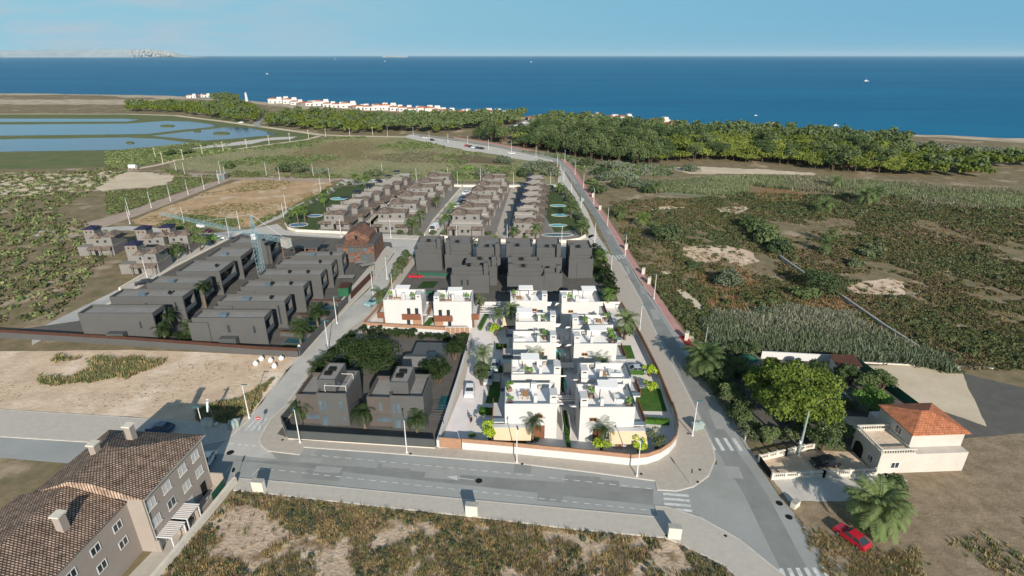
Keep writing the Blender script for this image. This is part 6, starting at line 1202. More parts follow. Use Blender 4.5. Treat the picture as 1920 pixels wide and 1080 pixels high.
belt(lambda i: f'{ORD[i]} low shrub from the left in front of the tiled rows by the cross street', [(740, 440), (790, 442), (830, 440), (880, 440), (925, 440)], L_bush, 9, 1.5, 1.9, 260, .3, 280, 'garden_shrub', 'front garden shrubs of the tiled rows')
belt(lambda i: f'{ORD[i]} dark shrub from the right in the compound pool garden among the palms', [(375, 640), (355, 640), (330, 632), (310, 632)], L_dim, 5, 1.2, 2.0, 300, .2, 290, 'garden_shrub', 'shrubs round the teal pool')
# garden trees by the navy houses
bigtree('garden_tree', 'dark conical tree beside the navy canopied houses', L_dark, 372, 448, 4, 8.5, 3.0, 4.4, 2200, .3, 14, 50, 1); bigtree('garden_tree', 'broad green tree behind the navy canopied houses', L_bush, 340, 436, 3, 5.2, 4.5, 2.4, 2000, .32, 12, 51, 1); bigtree('garden_tree', 'small bright tree by the road right of the conical tree', L_fresh, 396, 446, 2, 3.8, 2.2, 1.8, 900, .25, 8, 52, 1)
# individual bushes of the open land
BU = [(1250, 452, 6.5, 6, 'round green tree like bush beyond the footway palms', L_bush), (1410, 430, 5, 4.5, 'dark bush at the upper end of the bush row in the scrub', L_dark), (1428, 444, 5, 4.5, 'dark bush second in the bush row in the scrub', L_dark), (1442, 458, 5, 4.5, 'dark bush third in the bush row in the scrub', L_dark), (1462, 474, 5, 4, 'lower bush of the bush row next to the concrete wall', L_bush),
 (1362, 536, 4.6, 4.0, 'grey green round bush on the rusty ground', L_oliv), (1352, 530, 2.6, 3.0, 'small bright bush leaning on the grey green one', L_bush), (1543, 548, 7.0, 5.5, 'wide dome shaped bush covering the concrete wall', L_bush), (1508, 556, 4, 2.5, 'low dark bush left of the dome shaped bush', L_dark), (1295, 322, 5, 4, 'grey green shrub on the sandy strip below the wood', L_oliv),
 (1140, 340, 6, 4.5, 'grey green tree on the verge, nearest the avenue bend', L_oliv), (1125, 328, 6, 5, 'dark verge tree behind the nearest grey green one', L_bush), (1160, 352, 6, 4.5, 'dark round verge tree above the footway', L_bush), (1180, 340, 6, 4, 'grey green verge tree right of the dark round one', L_oliv), (1200, 352, 5.5, 4, 'verge tree at the right end of the tree clump', L_oliv), (1100, 312, 6, 5, 'dark verge tree at the avenue bend', L_bush), (1215, 362, 3.5, 3, 'small dark tree beside the reed field palm', L_dark), (1150, 318, 7, 5, 'grey green tree behind the verge clump', L_oliv), (1120, 362, 5, 4, 'low dark tree beside the footway', L_bush),
 (545, 322, 7, 5, 'large dark bush clump in the meadow, left one of the clump', L_bush), (562, 324, 6, 4.5, 'large dark bush clump in the meadow, right one of the clump', L_bush), (530, 322, 5, 3.6, 'dark bush at the left of the meadow clump', L_bush), (430, 316, 3.6, 4, 'single dark bush beyond the dirt road', L_dark), (320, 292, 4.5, 3.6, 'dark bush left of two by the track', L_dark), (347, 290, 5, 4, 'dark bush right of two by the track', L_dark), (600, 326, 6, 2.6, 'pale grey bush right of the meadow clump', L_oliv),
 (940, 306, 6, 4, 'grey bush at the edge of the gravel shoulder', L_oliv), (1000, 322, 8, 5, 'broad grey green bush behind the right tiled row, left', L_oliv), (1018, 318, 8, 5.5, 'broad grey green bush behind the right tiled row, middle', L_oliv), (1032, 330, 6, 4.5, 'grey green bush touching the avenue behind the right tiled row', L_oliv), (985, 332, 6, 4, 'darker bush behind the right tiled row', L_bush), (905, 330, 6, 3.4, 'bush in the reeds behind the middle tiled row', L_oliv), (935, 334, 6, 3.6, 'low bush behind the far end of the alley', L_bush), (700, 330, 5, 3, 'round green bush behind the left pool gardens', L_bush), (870, 306, 3, 2, 'small round bush in the meadow', L_bush), (878, 318, 3, 2, 'small green bush below the small round meadow bush', L_fresh), (1110, 345, 4, 3, 'dark bush by the footway beginning', L_dark), (1600, 498, 2.6, 2.2, 'green bush right of the bare clearing', L_bush), (1620, 480, 3, 2.2, 'dark bush in the right scrub', L_bush), (1640, 470, 3, 2.4, 'green bush near the right edge of the scrub', L_bush), (1430, 590, 3, 2, 'grey bush low on the rusty ground', L_oliv), (1300, 500, 2, 1.5, 'small bush on the bare clearing', L_bush)]
for i, (px, py, r, h, lb, leaf) in enumerate(BU):
    c = G(px, py); n = 1500 if c[1] < 160 else 900; t = make_shrub('bush', lb, 'bush', leaf, r, h, n, .36 if c[1] < 160 else .55, 14, 300+i); t.location = (c[0], c[1], 0)
# ---- woods: the nearer trees one by one, the rest as a mass
wp = [make_tree('pine_tree', 'pine', 'tree', L_pine, h, r, z, 16, 900, .46, .25, 400+i, 1, low=-.1) for i, (h, r, z) in enumerate([(6.5, 4.8, 2.6), (5.8, 4.2, 2.3), (7.2, 5.4, 2.8)])]
wd = [make_tree('broadleaf_tree', 'tree', 'tree', L_dark, h, r, z, 18, 1050, .5, .3, 410+i, 2) for i, (h, r, z) in enumerate([(10.5, 5.4, 4.4), (9, 4.8, 3.9), (11.5, 6.0, 4.8)])]
wused = {id(o): False for o in wp + wd}
zones = [ # polygon, kind, spacing, label
 (GP([(960, 268), (1000, 250), (1100, 240), (1200, 246), (1240, 262), (1262, 306), (1200, 312), (1120, 302), (1060, 292), (1000, 282), (975, 276)]), 1, 6.0, 'dark leafy tree in the broadleaf wood right of the avenue bend'),
 (GP([(1240, 262), (1330, 258), (1480, 268), (1680, 288), (1950, 310), (1950, 338), (1680, 330), (1560, 322), (1480, 312), (1400, 306), (1330, 302), (1262, 305)]), 0, 6.2, 'bright green pine in the wood above the reed field on the right'),
 (GP([(1000, 236), (1020, 224), (1120, 230), (1240, 244), (1430, 249), (1520, 255), (1700, 268), (1700, 288), (1480, 268), (1330, 258), (1240, 262), (1200, 246), (1100, 240), (1000, 250)]), 2, 7.2, 'tree in the far strip of wood behind the beach on the right'),
 (GP([(690, 252), (700, 236), (760, 226), (850, 224), (940, 224), (985, 218), (975, 232), (925, 246), (950, 262), (940, 272), (900, 264), (850, 256), (780, 248)]), 1, 7.4, 'dark leafy tree in the wood behind the parked cars of the gravel shoulder'),
 (GP([(500, 240), (505, 222), (560, 214), (700, 220), (740, 226), (690, 252), (620, 250), (560, 243)]), 0, 8.0, 'green pine in the scattered wood below the beach houses'),
 (GP([(240, 210), (240, 197), (330, 196), (380, 200), (430, 192), (470, 202), (500, 222), (480, 232), (420, 226), (340, 212)]), 0, 9.0, 'green pine in the wood left of the winding road'),
 (GP([(395, 188), (420, 184), (450, 190), (452, 198), (400, 198)]), 1, 8.0, 'tall dark tree on the shore left of the lighthouse')]
cand = []
for zi, (poly, kind, sp, lb) in enumerate(zones):
    a = np.array(poly); lo, hi = a.min(0), a.max(0); r_ = np.random.default_rng(60+zi)
    X, Y = np.meshgrid(np.arange(lo[0], hi[0], sp), np.arange(lo[1], hi[1], sp)); P = np.stack([X.ravel(), Y.ravel()], 1); P += r_.uniform(-.42, .42, P.shape)*sp
    P = P[inside(P, poly)]; P = P[vnoise(P, .035, zi) > -1.15]
    for p in P:
        k = kind if kind < 2 else (1 if r_.random() < .45 else 0); k = 1-k if r_.random() < .14 else k; cand.append((math.hypot(p[0], p[1]), p[0], p[1], k, lb, zi))
cand.sort(key=lambda c: c[0])
def in_frame(c):
    Zc = c[2]*CP + CAMH*SP; u = 960 + FPX*c[1]/Zc; return 225 < u < 1695
keep = [c for c in cand if in_frame(c)]
near = {0: [c for c in keep if c[3] == 0][:290], 1: [c for c in keep if c[3] == 1][:290]}
ns = set(id(c) for k in near for c in near[k])
r_ = np.random.default_rng(99)
for k in (0, 1):
    for i, c in enumerate(near[k]):
        src = (wp, wd)[k][i % 3]; lb = c[4]; s_ = r_.uniform(.7, 1.35) * (1.12 if k == 0 else 1.0); s3 = (s_, s_*r_.uniform(.85, 1.15), s_*r_.uniform(.75, 1.1))
        if (k == 0) != lb.startswith('bright') and c[5] != 2: lb = ('scattered pine' if k == 0 else 'scattered dark tree') + lb[lb.index(' in the '):]
        if c[5] == 2: lb = ('bright pine in' if k == 0 else 'dark leafy tree in') + lb[7:]
        if not wused[id(src)]:
            wused[id(src)] = True; src.location = (c[1], c[2], 0); src['label'] = lb; src['group'] = lb; src.scale = s3
        else: dup(src, (c[1], c[2], 0), r_.uniform(0, 6.28), lb, lb, s3)
rest = [c for c in cand if id(c) not in ns]
def canopy(name, lst, leaf, r, h, n, cs, lab):
    if not lst: return
    V = []
    for i, c in enumerate(lst):
        rg = np.random.default_rng(i); P, d = crown_pts(rg, r, h*.42, h*.6, 7, n, low=-.2); P[:, 0] += c[1]; P[:, 1] += c[2]; V.append(cards(P, d, rg.uniform(.6, 1.2, n)*cs, rg))
    o = bpy.data.objects.new(name, np_mesh(name, np.vstack(V), 4, leaf)); COL.objects.link(o); o['kind'] = 'stuff'; o['label'] = lab
canopy('distant_pine_wood', [c for c in rest if c[3] == 0], L_pine, 4.8, 6.5, 110, 1.1, 'farther pines of the woods merging into a mass')
canopy('distant_broadleaf_wood', [c for c in rest if c[3] == 1], L_dark, 5.4, 10, 130, 1.2, 'farther broadleaf trees merging into a mass')
# ---- ground cover
rng = np.random.default_rng(77)
near_poly = [(-48.5, 26), (-43.9, 49.4), (-41.2, 63.9), (-37.6, 63.4), (-5.7, 58.8), (8.8, 56.6), (20.3, 55.1), (22.5, 54.0), (27, 50.6), (31, 43.8), (34, 34), (34.4, 26)]
def clumpy(thr, s, seed): return lambda p, r: vnoise(p, s, seed) + r.normal(0, .25, len(p)) > thr
pal_dry = [(.46, .35, .19), (.38, .29, .15), (.30, .22, .12), (.22, .155, .09), (.34, .30, .15)]; pal_green = [(.13, .17, .06), (.16, .20, .075), (.10, .135, .055), (.20, .23, .10), (.24, .27, .11)]; pal_grey = [(.15, .175, .13), (.18, .195, .155), (.20, .20, .16)]; pal_dark = [(.085, .095, .04), (.105, .115, .05), (.125, .125, .06), (.14, .12, .065), (.17, .14, .08)]
sandy = lambda p, r: (vnoise(p, .42, 21) + .6*vnoise(p, 1.1, 22) + r.normal(0, .15, len(p)) > -.30) | (p[:, 1] > 57.6 - .108*p[:, 0] - .6) | (r.random(len(p)) < .04)
def both(*f):
    def g(p, r):
        k = np.ones(len(p), bool)
        for q in f: k &= q(p, r)
        return k
    return g
def cpick(p, r, pals, s, seed, sp=.35):
    "colour family changes slowly over the ground"
    f = vnoise(p, s, seed) + r.normal(0, sp, len(p)); k = np.clip(((f + 1.2)/2.4*len(pals)).astype(int), 0, len(pals)-1); out = np.zeros((len(p), 3))
    for i, pl in enumerate(pals):
        m = k == i; out[m] = pick(r, int(m.sum()), pl)
    return out
gold = [(.40, .29, .13), (.33, .24, .11), (.45, .35, .18), (.28, .20, .10)]; brn = [(.20, .145, .085), (.26, .19, .11), (.16, .12, .07)]; olv = [(.17, .17, .07), (.21, .20, .09), (.14, .15, .06)]
FAM = [gold, gold + brn, olv, brn, gold + olv, pal_green[:3] + olv, brn + gold]
p = rnd_in(near_poly, 24000, rng, sandy); tuft_stuff('wild_grass', p, rng.uniform(.22, .72, len(p)), cpick(p, rng, FAM, .45, 2, .3), rng, 15, 'grass', .9, bw=.075)
p = rnd_in(near_poly, 1900, rng, both(sandy, clumpy(.0, .5, 3))); tuft_stuff('low_scrub', p, rng.uniform(.2, .55, len(p)), pick(rng, len(p), [(.07, .095, .045), (.09, .11, .05), (.11, .12, .09), (.08, .10, .07)]), rng, 46, 'bush', .95)
p = rnd_in(near_poly, 1500, rng, clumpy(-2, .3, 3)); tuft_stuff('weed_specks', p, rng.uniform(.1, .25, len(p)), pick(rng, len(p), pal_dry + pal_green), rng, 12, 'grass', .6)
yard_poly = [(40.2, 20), (39.8, 52), (41.5, 57), (46, 52), (60, 55), (75, 60), (75, 20)]
p = rnd_in(yard_poly, 2600, rng, clumpy(-.1, .3, 4)); tuft_stuff('dry_grass', p, rng.uniform(.3, .7, len(p)), pick(rng, len(p), pal_dry[1:]+pal_green[:3]), rng, 14, 'grass')
p = rnd_in(rough_poly(GP([(1488, 965), (1545, 1075), (1580, 1120), (1720, 1120), (1720, 1030), (1660, 1035), (1560, 1005)]), .5, 1, 4), 1900, rng, clumpy(-.5, .8, 5)); tuft_stuff('dry_grass', p, rng.uniform(.15, .5, len(p)), pick(rng, len(p), gold+brn+olv), rng, 15, 'grass', bw=.08)
# street side growth on the bare plot
wp_ = GP([(368, 770), (400, 757), (450, 747), (492, 722), (515, 708), (505, 722), (470, 775), (440, 795), (372, 792)]); p = rnd_in(wp_, 900, rng); tuft_stuff('roadside_weeds', p, rng.uniform(.3, .8, len(p)), pick(rng, len(p), pal_green+pal_dry), rng, 14, 'grass')
wp_ = GP([(100, 670), (240, 672), (300, 676), (300, 690), (262, 702), (240, 708), (100, 710)]); p = rnd_in(rough_poly(wp_, 2.5, 2, 8), 1500, rng, clumpy(-.4, .3, 71)); tuft_stuff('roadside_weeds', p, rng.uniform(.4, 1.0, len(p)), pick(rng, len(p), pal_dry+pal_green), rng, 14, 'grass')
wp_ = GP([(-200, 668), (240, 668), (440, 674), (540, 690), (470, 770), (300, 770), (240, 770), (-200, 740)]); p = rnd_in(wp_, 500, rng, clumpy(.3, .2, 9)); tuft_stuff('weed_specks', p, rng.uniform(.15, .4, len(p)), pick(rng, len(p), pal_dry+pal_green), rng, 10, 'grass', .7)
# right hand scrub: avoids the bare patches
openings = [GP(q) for q in ([(1275, 464), (1310, 459), (1370, 462), (1415, 474), (1430, 492), (1390, 498), (1350, 488), (1310, 492), (1285, 484)], [(1275, 540), (1300, 552), (1320, 575), (1310, 588), (1288, 565), (1262, 545)], [(1340, 390), (1395, 386), (1410, 393), (1385, 403), (1350, 400)], [(1580, 540), (1620, 528), (1665, 520), (1700, 530), (1690, 560), (1640, 556), (1600, 552)], [(1260, 315), (1320, 312), (1420, 318), (1530, 325), (1520, 330), (1400, 326), (1290, 326)], [(1235, 508), (1262, 509), (1255, 518), (1238, 517)], [(1200, 398), (1240, 387), (1300, 389), (1250, 395)], [(1150, 300), (1180, 300), (1200, 315), (1170, 322), (1145, 312)])]
rustz = [GP(q) for q in ([(1460, 545), (1590, 560), (1640, 590), (1560, 590), (1480, 570)], [(1300, 515), (1400, 505), (1430, 530), (1380, 560), (1320, 545)], [(1320, 555), (1400, 560), (1450, 590), (1380, 600), (1330, 580)], [(1405, 372), (1440, 350), (1530, 368), (1500, 378), (1440, 380)])]
def scr(keep, thin=.85):
    def f(p, r):
        k = vnoise(p, .10, 6) + .5*vnoise(p, .35, 7) + r.normal(0, .3, len(p)) > keep
        for q in openings: k &= ~(inside(p, q) & (r.random(len(p)) < .93))
        for q in rustz: k &= ~(inside(p, q) & (r.random(len(p)) < .7))
        return k
    return f
sA = GP([(1345, 655), (1310, 640), (1262, 585), (1222, 526), (1190, 478), (1150, 414), (1128, 380), (1300, 372), (1420, 362), (1680, 372), (1950, 390), (2300, 700), (1800, 690), (1680, 668), (1500, 662), (1350, 668)])
SCF = [[(.14, .11, .06), (.17, .13, .075), (.12, .095, .05)], [(.105, .10, .042), (.12, .11, .05)], [(.085, .09, .035), (.10, .105, .042)], [(.13, .11, .055), (.11, .10, .048)], [(.095, .11, .045), (.085, .10, .04)]]
nearb = lambda p, r: scr(-.35)(p, r) & (p[:, 1] < 150); farb = lambda p, r: scr(-.35)(p, r) & (p[:, 1] >= 150)
p = rnd_in(sA, 7000, rng, nearb); cc = cpick(p, rng, SCF, .12, 31); tuft_stuff('scrub', p, rng.uniform(.5, 1.2, len(p)), cc, rng, 50, 'bush', .7)
p = rnd_in(sA, 16000, rng, farb); cc = cpick(p, rng, SCF, .06, 32); tuft_stuff('scrub', p, rng.uniform(.6, 1.5, len(p)), cc, rng, 22, 'bush', .6)
p = rnd_in(sA, 5000, rng, clumpy(.2, .07, 8)); tuft_stuff('dry_grass', p, rng.uniform(.4, .9, len(p)), pick(rng, len(p), [(.26, .17, .09), (.20, .13, .07), (.30, .23, .12), (.22, .20, .09)]), rng, 10, 'grass')
for q in rustz: p = rnd_in(q, 500, rng); tuft_stuff('dry_grass', p, rng.uniform(.4, 1.0, len(p)), pick(rng, len(p), [(.30, .16, .07), (.24, .13, .06), (.34, .24, .13)]), rng, 12, 'grass', .8)
p = rnd_in(sA, 300, rng, lambda p, r: scr(.1)(p, r) & (p[:, 1] < 190)); tuft_stuff('thicket', p, rng.uniform(.8, 1.7, len(p)), pick(rng, len(p), [(.07, .09, .035), (.09, .11, .045), (.10, .115, .055)]), rng, 130, 'bush', .9)
p = rnd_in(sA, 450, rng, lambda p, r: scr(.1)(p, r) & (p[:, 1] >= 190)); tuft_stuff('thicket', p, rng.uniform(1.0, 2.1, len(p)), pick(rng, len(p), [(.07, .09, .035), (.09, .11, .045), (.10, .115, .055)]), rng, 60, 'bush', .8)
# tall reeds
for nm, q, n, sz in [('reeds', [(1325, 612), (1400, 596), (1500, 588), (1600, 596), (1680, 640), (1800, 700), (1680, 672), (1500, 664), (1420, 664), (1345, 660)], 4200, 2.0), ('reeds', [(1340, 592), (1450, 575), (1560, 585), (1620, 600), (1500, 600)], 900, 1.5), ('reeds', [(1340, 335), (1450, 330), (1680, 345), (1950, 360), (1950, 395), (1680, 385), (1560, 362), (1400, 348), (1330, 345)], 6500, 2.2), ('reeds', [(1220, 340), (1330, 334), (1420, 345), (1400, 362), (1330, 368), (1230, 362)], 2600, 1.8)]:
    p = rnd_in(rough_poly(GP(q), 4, 6, 5), n, rng, clumpy(-.75, .06, 51)); c0 = [[(.15, .185, .115), (.19, .22, .14)], [(.11, .14, .08), (.13, .16, .09)], [(.21, .22, .15), (.24, .23, .17)]] if q[0][1] > 400 else [[(.19, .22, .115), (.22, .25, .13)], [(.14, .165, .085), (.17, .19, .10)], [(.24, .23, .15), (.21, .19, .12)]]
    tuft_stuff(nm, p, rng.uniform(.6, 1.25, len(p))*sz, cpick(p, rng, c0, .06, 61), rng, 18, 'grass', .8)
# meadow
md = GP([(320, 306), (345, 297), (430, 284), (510, 273), (580, 264), (620, 258), (755, 258), (850, 279), (955, 298), (1030, 306), (1042, 340), (770, 336), (700, 331), (650, 331), (520, 327), (420, 320), (330, 318)])
MF = [[(.17, .12, .07), (.20, .15, .09)], [(.25, .23, .13), (.28, .25, .15)], [(.20, .21, .11), (.23, .235, .13)], [(.17, .19, .10), (.20, .215, .12)], [(.24, .24, .14), (.26, .25, .16)]]
p = rnd_in(md, 13000, rng, clumpy(-.9, .03, 12)); cc = cpick(p, rng, MF, .022, 41, .2); tuft_stuff('meadow_grass', p, rng.uniform(.5, 1.2, len(p)), cc, rng, 10, 'grass', .6)
p = rnd_in(md, 900, rng, clumpy(.6, .05, 13)); tuft_stuff('meadow_scrub', p, rng.uniform(1, 2.2, len(p)), pick(rng, len(p), pal_green[:3]), rng, 22, 'bush', .8)
p = rnd_in(GP([(200, 285), (345, 270), (480, 268), (575, 262), (440, 285), (300, 304), (240, 315), (200, 318)]), 2600, rng, clumpy(0, .05, 14)); tuft_stuff('meadow_scrub', p, rng.uniform(.8, 1.8, len(p)), pick(rng, len(p), pal_green), rng, 18, 'bush', .7)
for q, n in (([(200, 402), (240, 396), (330, 362), (420, 335), (330, 333), (322, 346), (290, 353), (240, 359), (200, 360)], 1600), ([(330, 330), (420, 333), (640, 335), (640, 328), (420, 320), (300, 318)], 900), ([(250, 420), (330, 426), (470, 428), (600, 368), (622, 345), (600, 366), (460, 415), (330, 402), (262, 410)], 1500)):
    p = rnd_in(GP(q), n, rng, clumpy(-.3, .08, 15)); tuft_stuff('scrub', p, rng.uniform(.6, 1.5, len(p)), pick(rng, len(p), pal_green[:3]+[(.16, .15, .08), (.12, .11, .05)]), rng, 18, 'bush', .7)
p = rnd_in(GP([(255, 414), (300, 393), (400, 355), (455, 336), (618, 341), (600, 362), (470, 426), (330, 424)]), 1500, rng, clumpy(.35, .1, 16)); tuft_stuff('dry_grass', p, rng.uniform(.5, 1.1, len(p)), pick(rng, len(p), [(.22, .17, .08), (.12, .14, .05), (.16, .15, .06)]), rng, 10, 'grass', .6)
# woodland undergrowth, shore scrub, pale land beyond
p = rnd_in(GP([(980, 284), (1060, 292), (1120, 305), (1262, 312), (1262, 330), (1150, 330), (1090, 318), (1060, 300)]), 900, rng); tuft_stuff('undergrowth', p, rng.uniform(1, 2.4, len(p)), pick(rng, len(p), pal_green[:3]+pal_grey), rng, 22, 'bush', .8)
p = rnd_in(GP([(1400, 246), (1520, 252), (1680, 264), (1950, 285), (1950, 310), (1680, 288), (1520, 265)]), 2200, rng); tuft_stuff('shore_scrub', p, rng.uniform(1, 2.6, len(p)), pick(rng, len(p), pal_grey+[(.16, .15, .10), (.10, .12, .05)]), rng, 14, 'bush', .5)
# land outside the photograph's sides
p = rnd_in([(60, 20), (75, 60), (110, 70), (420, 400), (700, 400), (300, 60)], 2500, rng); tuft_stuff('scrub', p, rng.uniform(.8, 2.0, len(p)), pick(rng, len(p), pal_dark), rng, 20, 'bush', .7)
p = rnd_in(GP([(-100, 330), (236, 316), (236, 322), (100, 400), (236, 440), (100, 600), (-100, 620)]), 1500, rng); tuft_stuff('scrub', p, rng.uniform(.8, 2.0, len(p)), pick(rng, len(p), pal_dark+pal_green), rng, 20, 'bush', .7)
# ------------------------------------------------------------ street furniture
def mk_lamp():
    t = thing('street_lamp', 'white street lamp', 'street lamp'); MB().cyl((0, 0, 0), (0, 0, 7.1), .105, .055, 8).build('pole', m_bpaint, t); MB().cyl((0, 0, 0), (0, 0, .35), .2, .2, 8).build('base', m_bpaint, t)
    MB().box(-.1, -.12, 7.1, .9, .12, 7.2).build('lamp_head', m_teal, t); return t
def lamps(lst, lab, grp, rz=0.0):
    for i, (px, py) in enumerate(lst): place('lamp', mk_lamp, gpos(px, py), rz, lab(i), grp)
nearl = [(467.7, 785, 'tall white street lamp at the left end of the zebra crossing by the bare plot', 0), (388, 830, 'tall white street lamp in the shade of the apartment block', 180), (563, 831, 'tall white street lamp at the left corner of the near plot pavement', -80), (763, 850, 'tall white street lamp in front of the right dark house', -80), (969, 868, 'tall white street lamp in front of the white garden wall', -80), (1194, 894, 'tall white street lamp where the white garden wall starts to curve', -80), (1298, 818, 'tall white street lamp beside the recycling bins', 0)]
for px, py, lb, a in nearl: place('lamp', mk_lamp, gpos(px, py), R(a), lb, 'white street lamps near the junction')
lamps([(616, 656), (632, 607), (700, 556), (726, 524), (737, 560)], lambda i: f'white street lamp along the left street, {ORD[i]} from the near end', 'street lamps of the left street', 0)
lamps([(1199, 624), (1145, 521), (1115, 455), (1089, 400), (1071, 368), (1057, 339), (1045, 312)], lambda i: f'white street lamp on the houses side of the avenue, {ORD[i]} from the near end', 'street lamps of the avenue', 0)
lamps([(1226, 561), (1172, 479), (1139, 423), (1113, 383), (1094, 352), (1078, 328), (1059, 304)], lambda i: f'white street lamp on the pink footway side of the avenue, {ORD[i]} from the near end', 'street lamps of the avenue', R(180))
lamps([(640, 444), (697, 447), (733, 446), (857, 457), (951, 457), (1053, 458)], lambda i: f'white street lamp along the cross street, {ORD[i]} from the left', 'street lamps of the cross street', R(-90))
lamps([(717, 328), (781, 340), (840, 338), (858, 347), (901, 338), (963, 349), (1032, 351)], lambda i: f'white street lamp along the back street behind the tiled rows, {ORD[i]} from the left', 'street lamps of the back street', R(-90))
lamps([(277, 524), (430, 445), (450, 430), (533, 414), (537, 396), (602, 362), (619, 341)], lambda i: f'white street lamp along the left cross road and side street, {ORD[i]} from the left edge', 'street lamps round the brown plot')
lamps([(243, 403), (284, 390), (320, 377), (353, 365), (383, 355), (411, 344), (423, 335)], lambda i: f'white street lamp along the slanting dirt road, {ORD[i]} from the left edge', 'street lamps of the dirt roads')
lamps([(244, 420), (346, 421), (331, 323), (347, 329), (414, 326), (500, 330), (525, 338), (588, 332)], lambda i: f'white street lamp round the brown plot and straight dirt road, {ORD[i]} counted from the left', 'street lamps of the dirt roads')
lamps([(727, 255), (775, 255), (805, 264), (840, 268), (877, 273), (916, 280), (959, 284), (1005, 295)], lambda i: f'white street lamp on the bend beside the gravel shoulder, {ORD[i]} from the left', 'street lamps of the far bend', R(-90))
def mk_post():
    t = thing('utility_pole', 'wooden pole', 'pole'); MB().cyl((0, 0, 0), (0, 0, 6.5), .16, .11, 6).build('pole', m_stone, t); MB().box(-.7, -.06, 6.1, .7, .06, 6.25).build('crossarm', m_stone, t); return t
for i, (px, py) in enumerate([(292, 297), (306, 307), (344, 300), (380, 291), (419, 284), (463, 279), (505, 271), (544, 266), (579, 260), (611, 257), (656, 255), (699, 254)]): place('upole', mk_post, gpos(px, py), R(20), f'pale utility pole along the track by the wetland, {ORD[i]} from the left', 'utility poles along the wetland track')
t = thing('utility_pole', 'leaning looking tall grey concrete pole in the gated yard', 'pole', (46.6, 72.3, 0)); MB().cyl((0, 0, 0), (0, 0, 8.6), .24, .12, 8).build('pole', m_bin, t); MB().box(-.35, -.2, 2.4, -.1, .1, 2.9).build('junction_box', m_bpaint, t)
t = thing('utility_pole', 'slim grey pole at the end of the red footway', 'pole', gpos(1322, 646)); MB().cyl((0, 0, 0), (0, 0, 4.2), .12, .1, 8).build('pole', m_bin, t)
MB().cyl((0, 0, 4.2), (0, 0, 4.3), .13, .13, 8).build('cap', m_conc, t)
# stone utility cabinets
def mk_cab(w_=1.7, d=.8, h=2.0):
    t = thing('stone_cabinet', 'cabinet', 'utility cabinet'); MB().box(-w_/2, -d/2, 0, w_/2, d/2, h).build('body', m_stone, t); MB().box(-w_/2-.04, -d/2-.04, h, w_/2+.04, d/2+.04, h+.08).build('top', m_conc, t); MB().box(-w_/2+.15, d/2, .2, w_/2-.15, d/2+.03, h-.2).build('door', m_conc, t); return t
for px, py, lb in [(487, 921, 'cream stone utility cabinet at the left end of the wild field edge'), (885, 966, 'cream stone utility cabinet at the middle of the wild field edge'), (1263, 1008, 'cream stone utility cabinet near the right zebra crossing')]: place('cab', mk_cab, gpos(px, py), R(-6), lb, 'cream cabinets along the wild field')
for i, (px, py) in enumerate([(1217, 532), (1206, 514), (1174, 468), (1125, 394), (1112, 370), (1287, 637)]): place('cab', mk_cab, gpos(px, py), R(60), ['cream cabinet beside the pink footway, nearer of the close pair', 'cream cabinet beside the pink footway, farther of the close pair', 'cream cabinet beside the pink footway by the middle lamp', 'cream cabinet beside the footway near the verge palms', 'cream cabinet farthest up the pink footway', 'worn cream cabinet at the red end of the footway'][i], 'cream cabinets along the footway', (.75, .8, 1.0))
place('cab', mk_cab, gpos(1490, 950), R(35), 'broken pale cabinet beside rubble on the dirt by the avenue', None, (.8, .9, .5))
place('cab', mk_cab, gpos(392, 799), R(-5), 'grey stone cabinet under the flag by the bare plot', None, (.9, .9, .75))
# no-entry sign, back facing signs
def mk_sign(face):
    t = thing('road_sign', 'sign', 'road sign'); MB().cyl((0, 0, 0), (0, 0, 2.3), .04, .04, 6).build('pole', m_conc, t); d = MB().cyl((0, -.03, 2.45), (0, -.08, 2.45), .36, .36, 16).build('sign_face', m_redm if face else m_dark, t)
    if face: MB().box(-.24, -.10, 2.39, .24, -.082, 2.51).build('white_bar', m_bpaint, d)
    return t
t = mk_sign(True); t.location = gpos(489, 806); t['label'] = 'red round no entry sign with white bar at the zebra crossing'
for px, py, lb in [(1293, 907, 'thin road sign seen edge on at the rounded pavement corner'), (443, 905, 'dark road sign by the end of the cream field wall')]:
    t = mk_sign(False); t.location = gpos(px, py); t.rotation_euler[2] = R(80); t['label'] = lb
# bins
def mk_bin():
    t = thing('recycling_bin', 'bin', 'bin'); b = MB(); b.add([(-.5, -.45, .1), (.5, -.45, .1), (.5, .45, .1), (-.5, .45, .1), (-.62, -.55, 1.3), (.62, -.55, 1.3), (.62, .55, 1.3), (-.62, .55, 1.3)], [(3, 2, 1, 0), (0, 1, 5, 4), (1, 2, 6, 5), (2, 3, 7, 6), (3, 0, 4, 7)]); b.build('body', m_bin, t)
    MB().hip(-.65, -.58, .65, .58, 1.36, .35).build('lid', m_bin, t)
    for x in (-.42, .42): MB().cyl((x, -.5, .1), (x, -.42, .1), .1, .1, 8).build('wheel', m_tyre, t)
    return t
for x, y, lb in [(1303, 806, 'grey green recycling bin beside the lamp, left one of two'), (1311, 804, 'grey green recycling bin beside the lamp, right one of two'), (437, 803, 'dark bin beside white rubbish bags at the corner of the bare plot'), (444, 800, 'dark bin behind the other at the corner of the bare plot'), (1092, 378, 'green bin on the verge of the avenue beside the pool gardens')]: place('bin', mk_bin, gpos(x, y), R(10), lb, None)
def mk_sack():
    t = thing('white_sack', 'sack', 'sack'); MB().sphere((0, 0, .45), .6, .55, .5, 10).build('bag', m_bag, t, smooth=True); MB().cyl((0, 0, .85), (.1, 0, 1.0), .22, .3, 7).build('neck', m_bag, t); return t
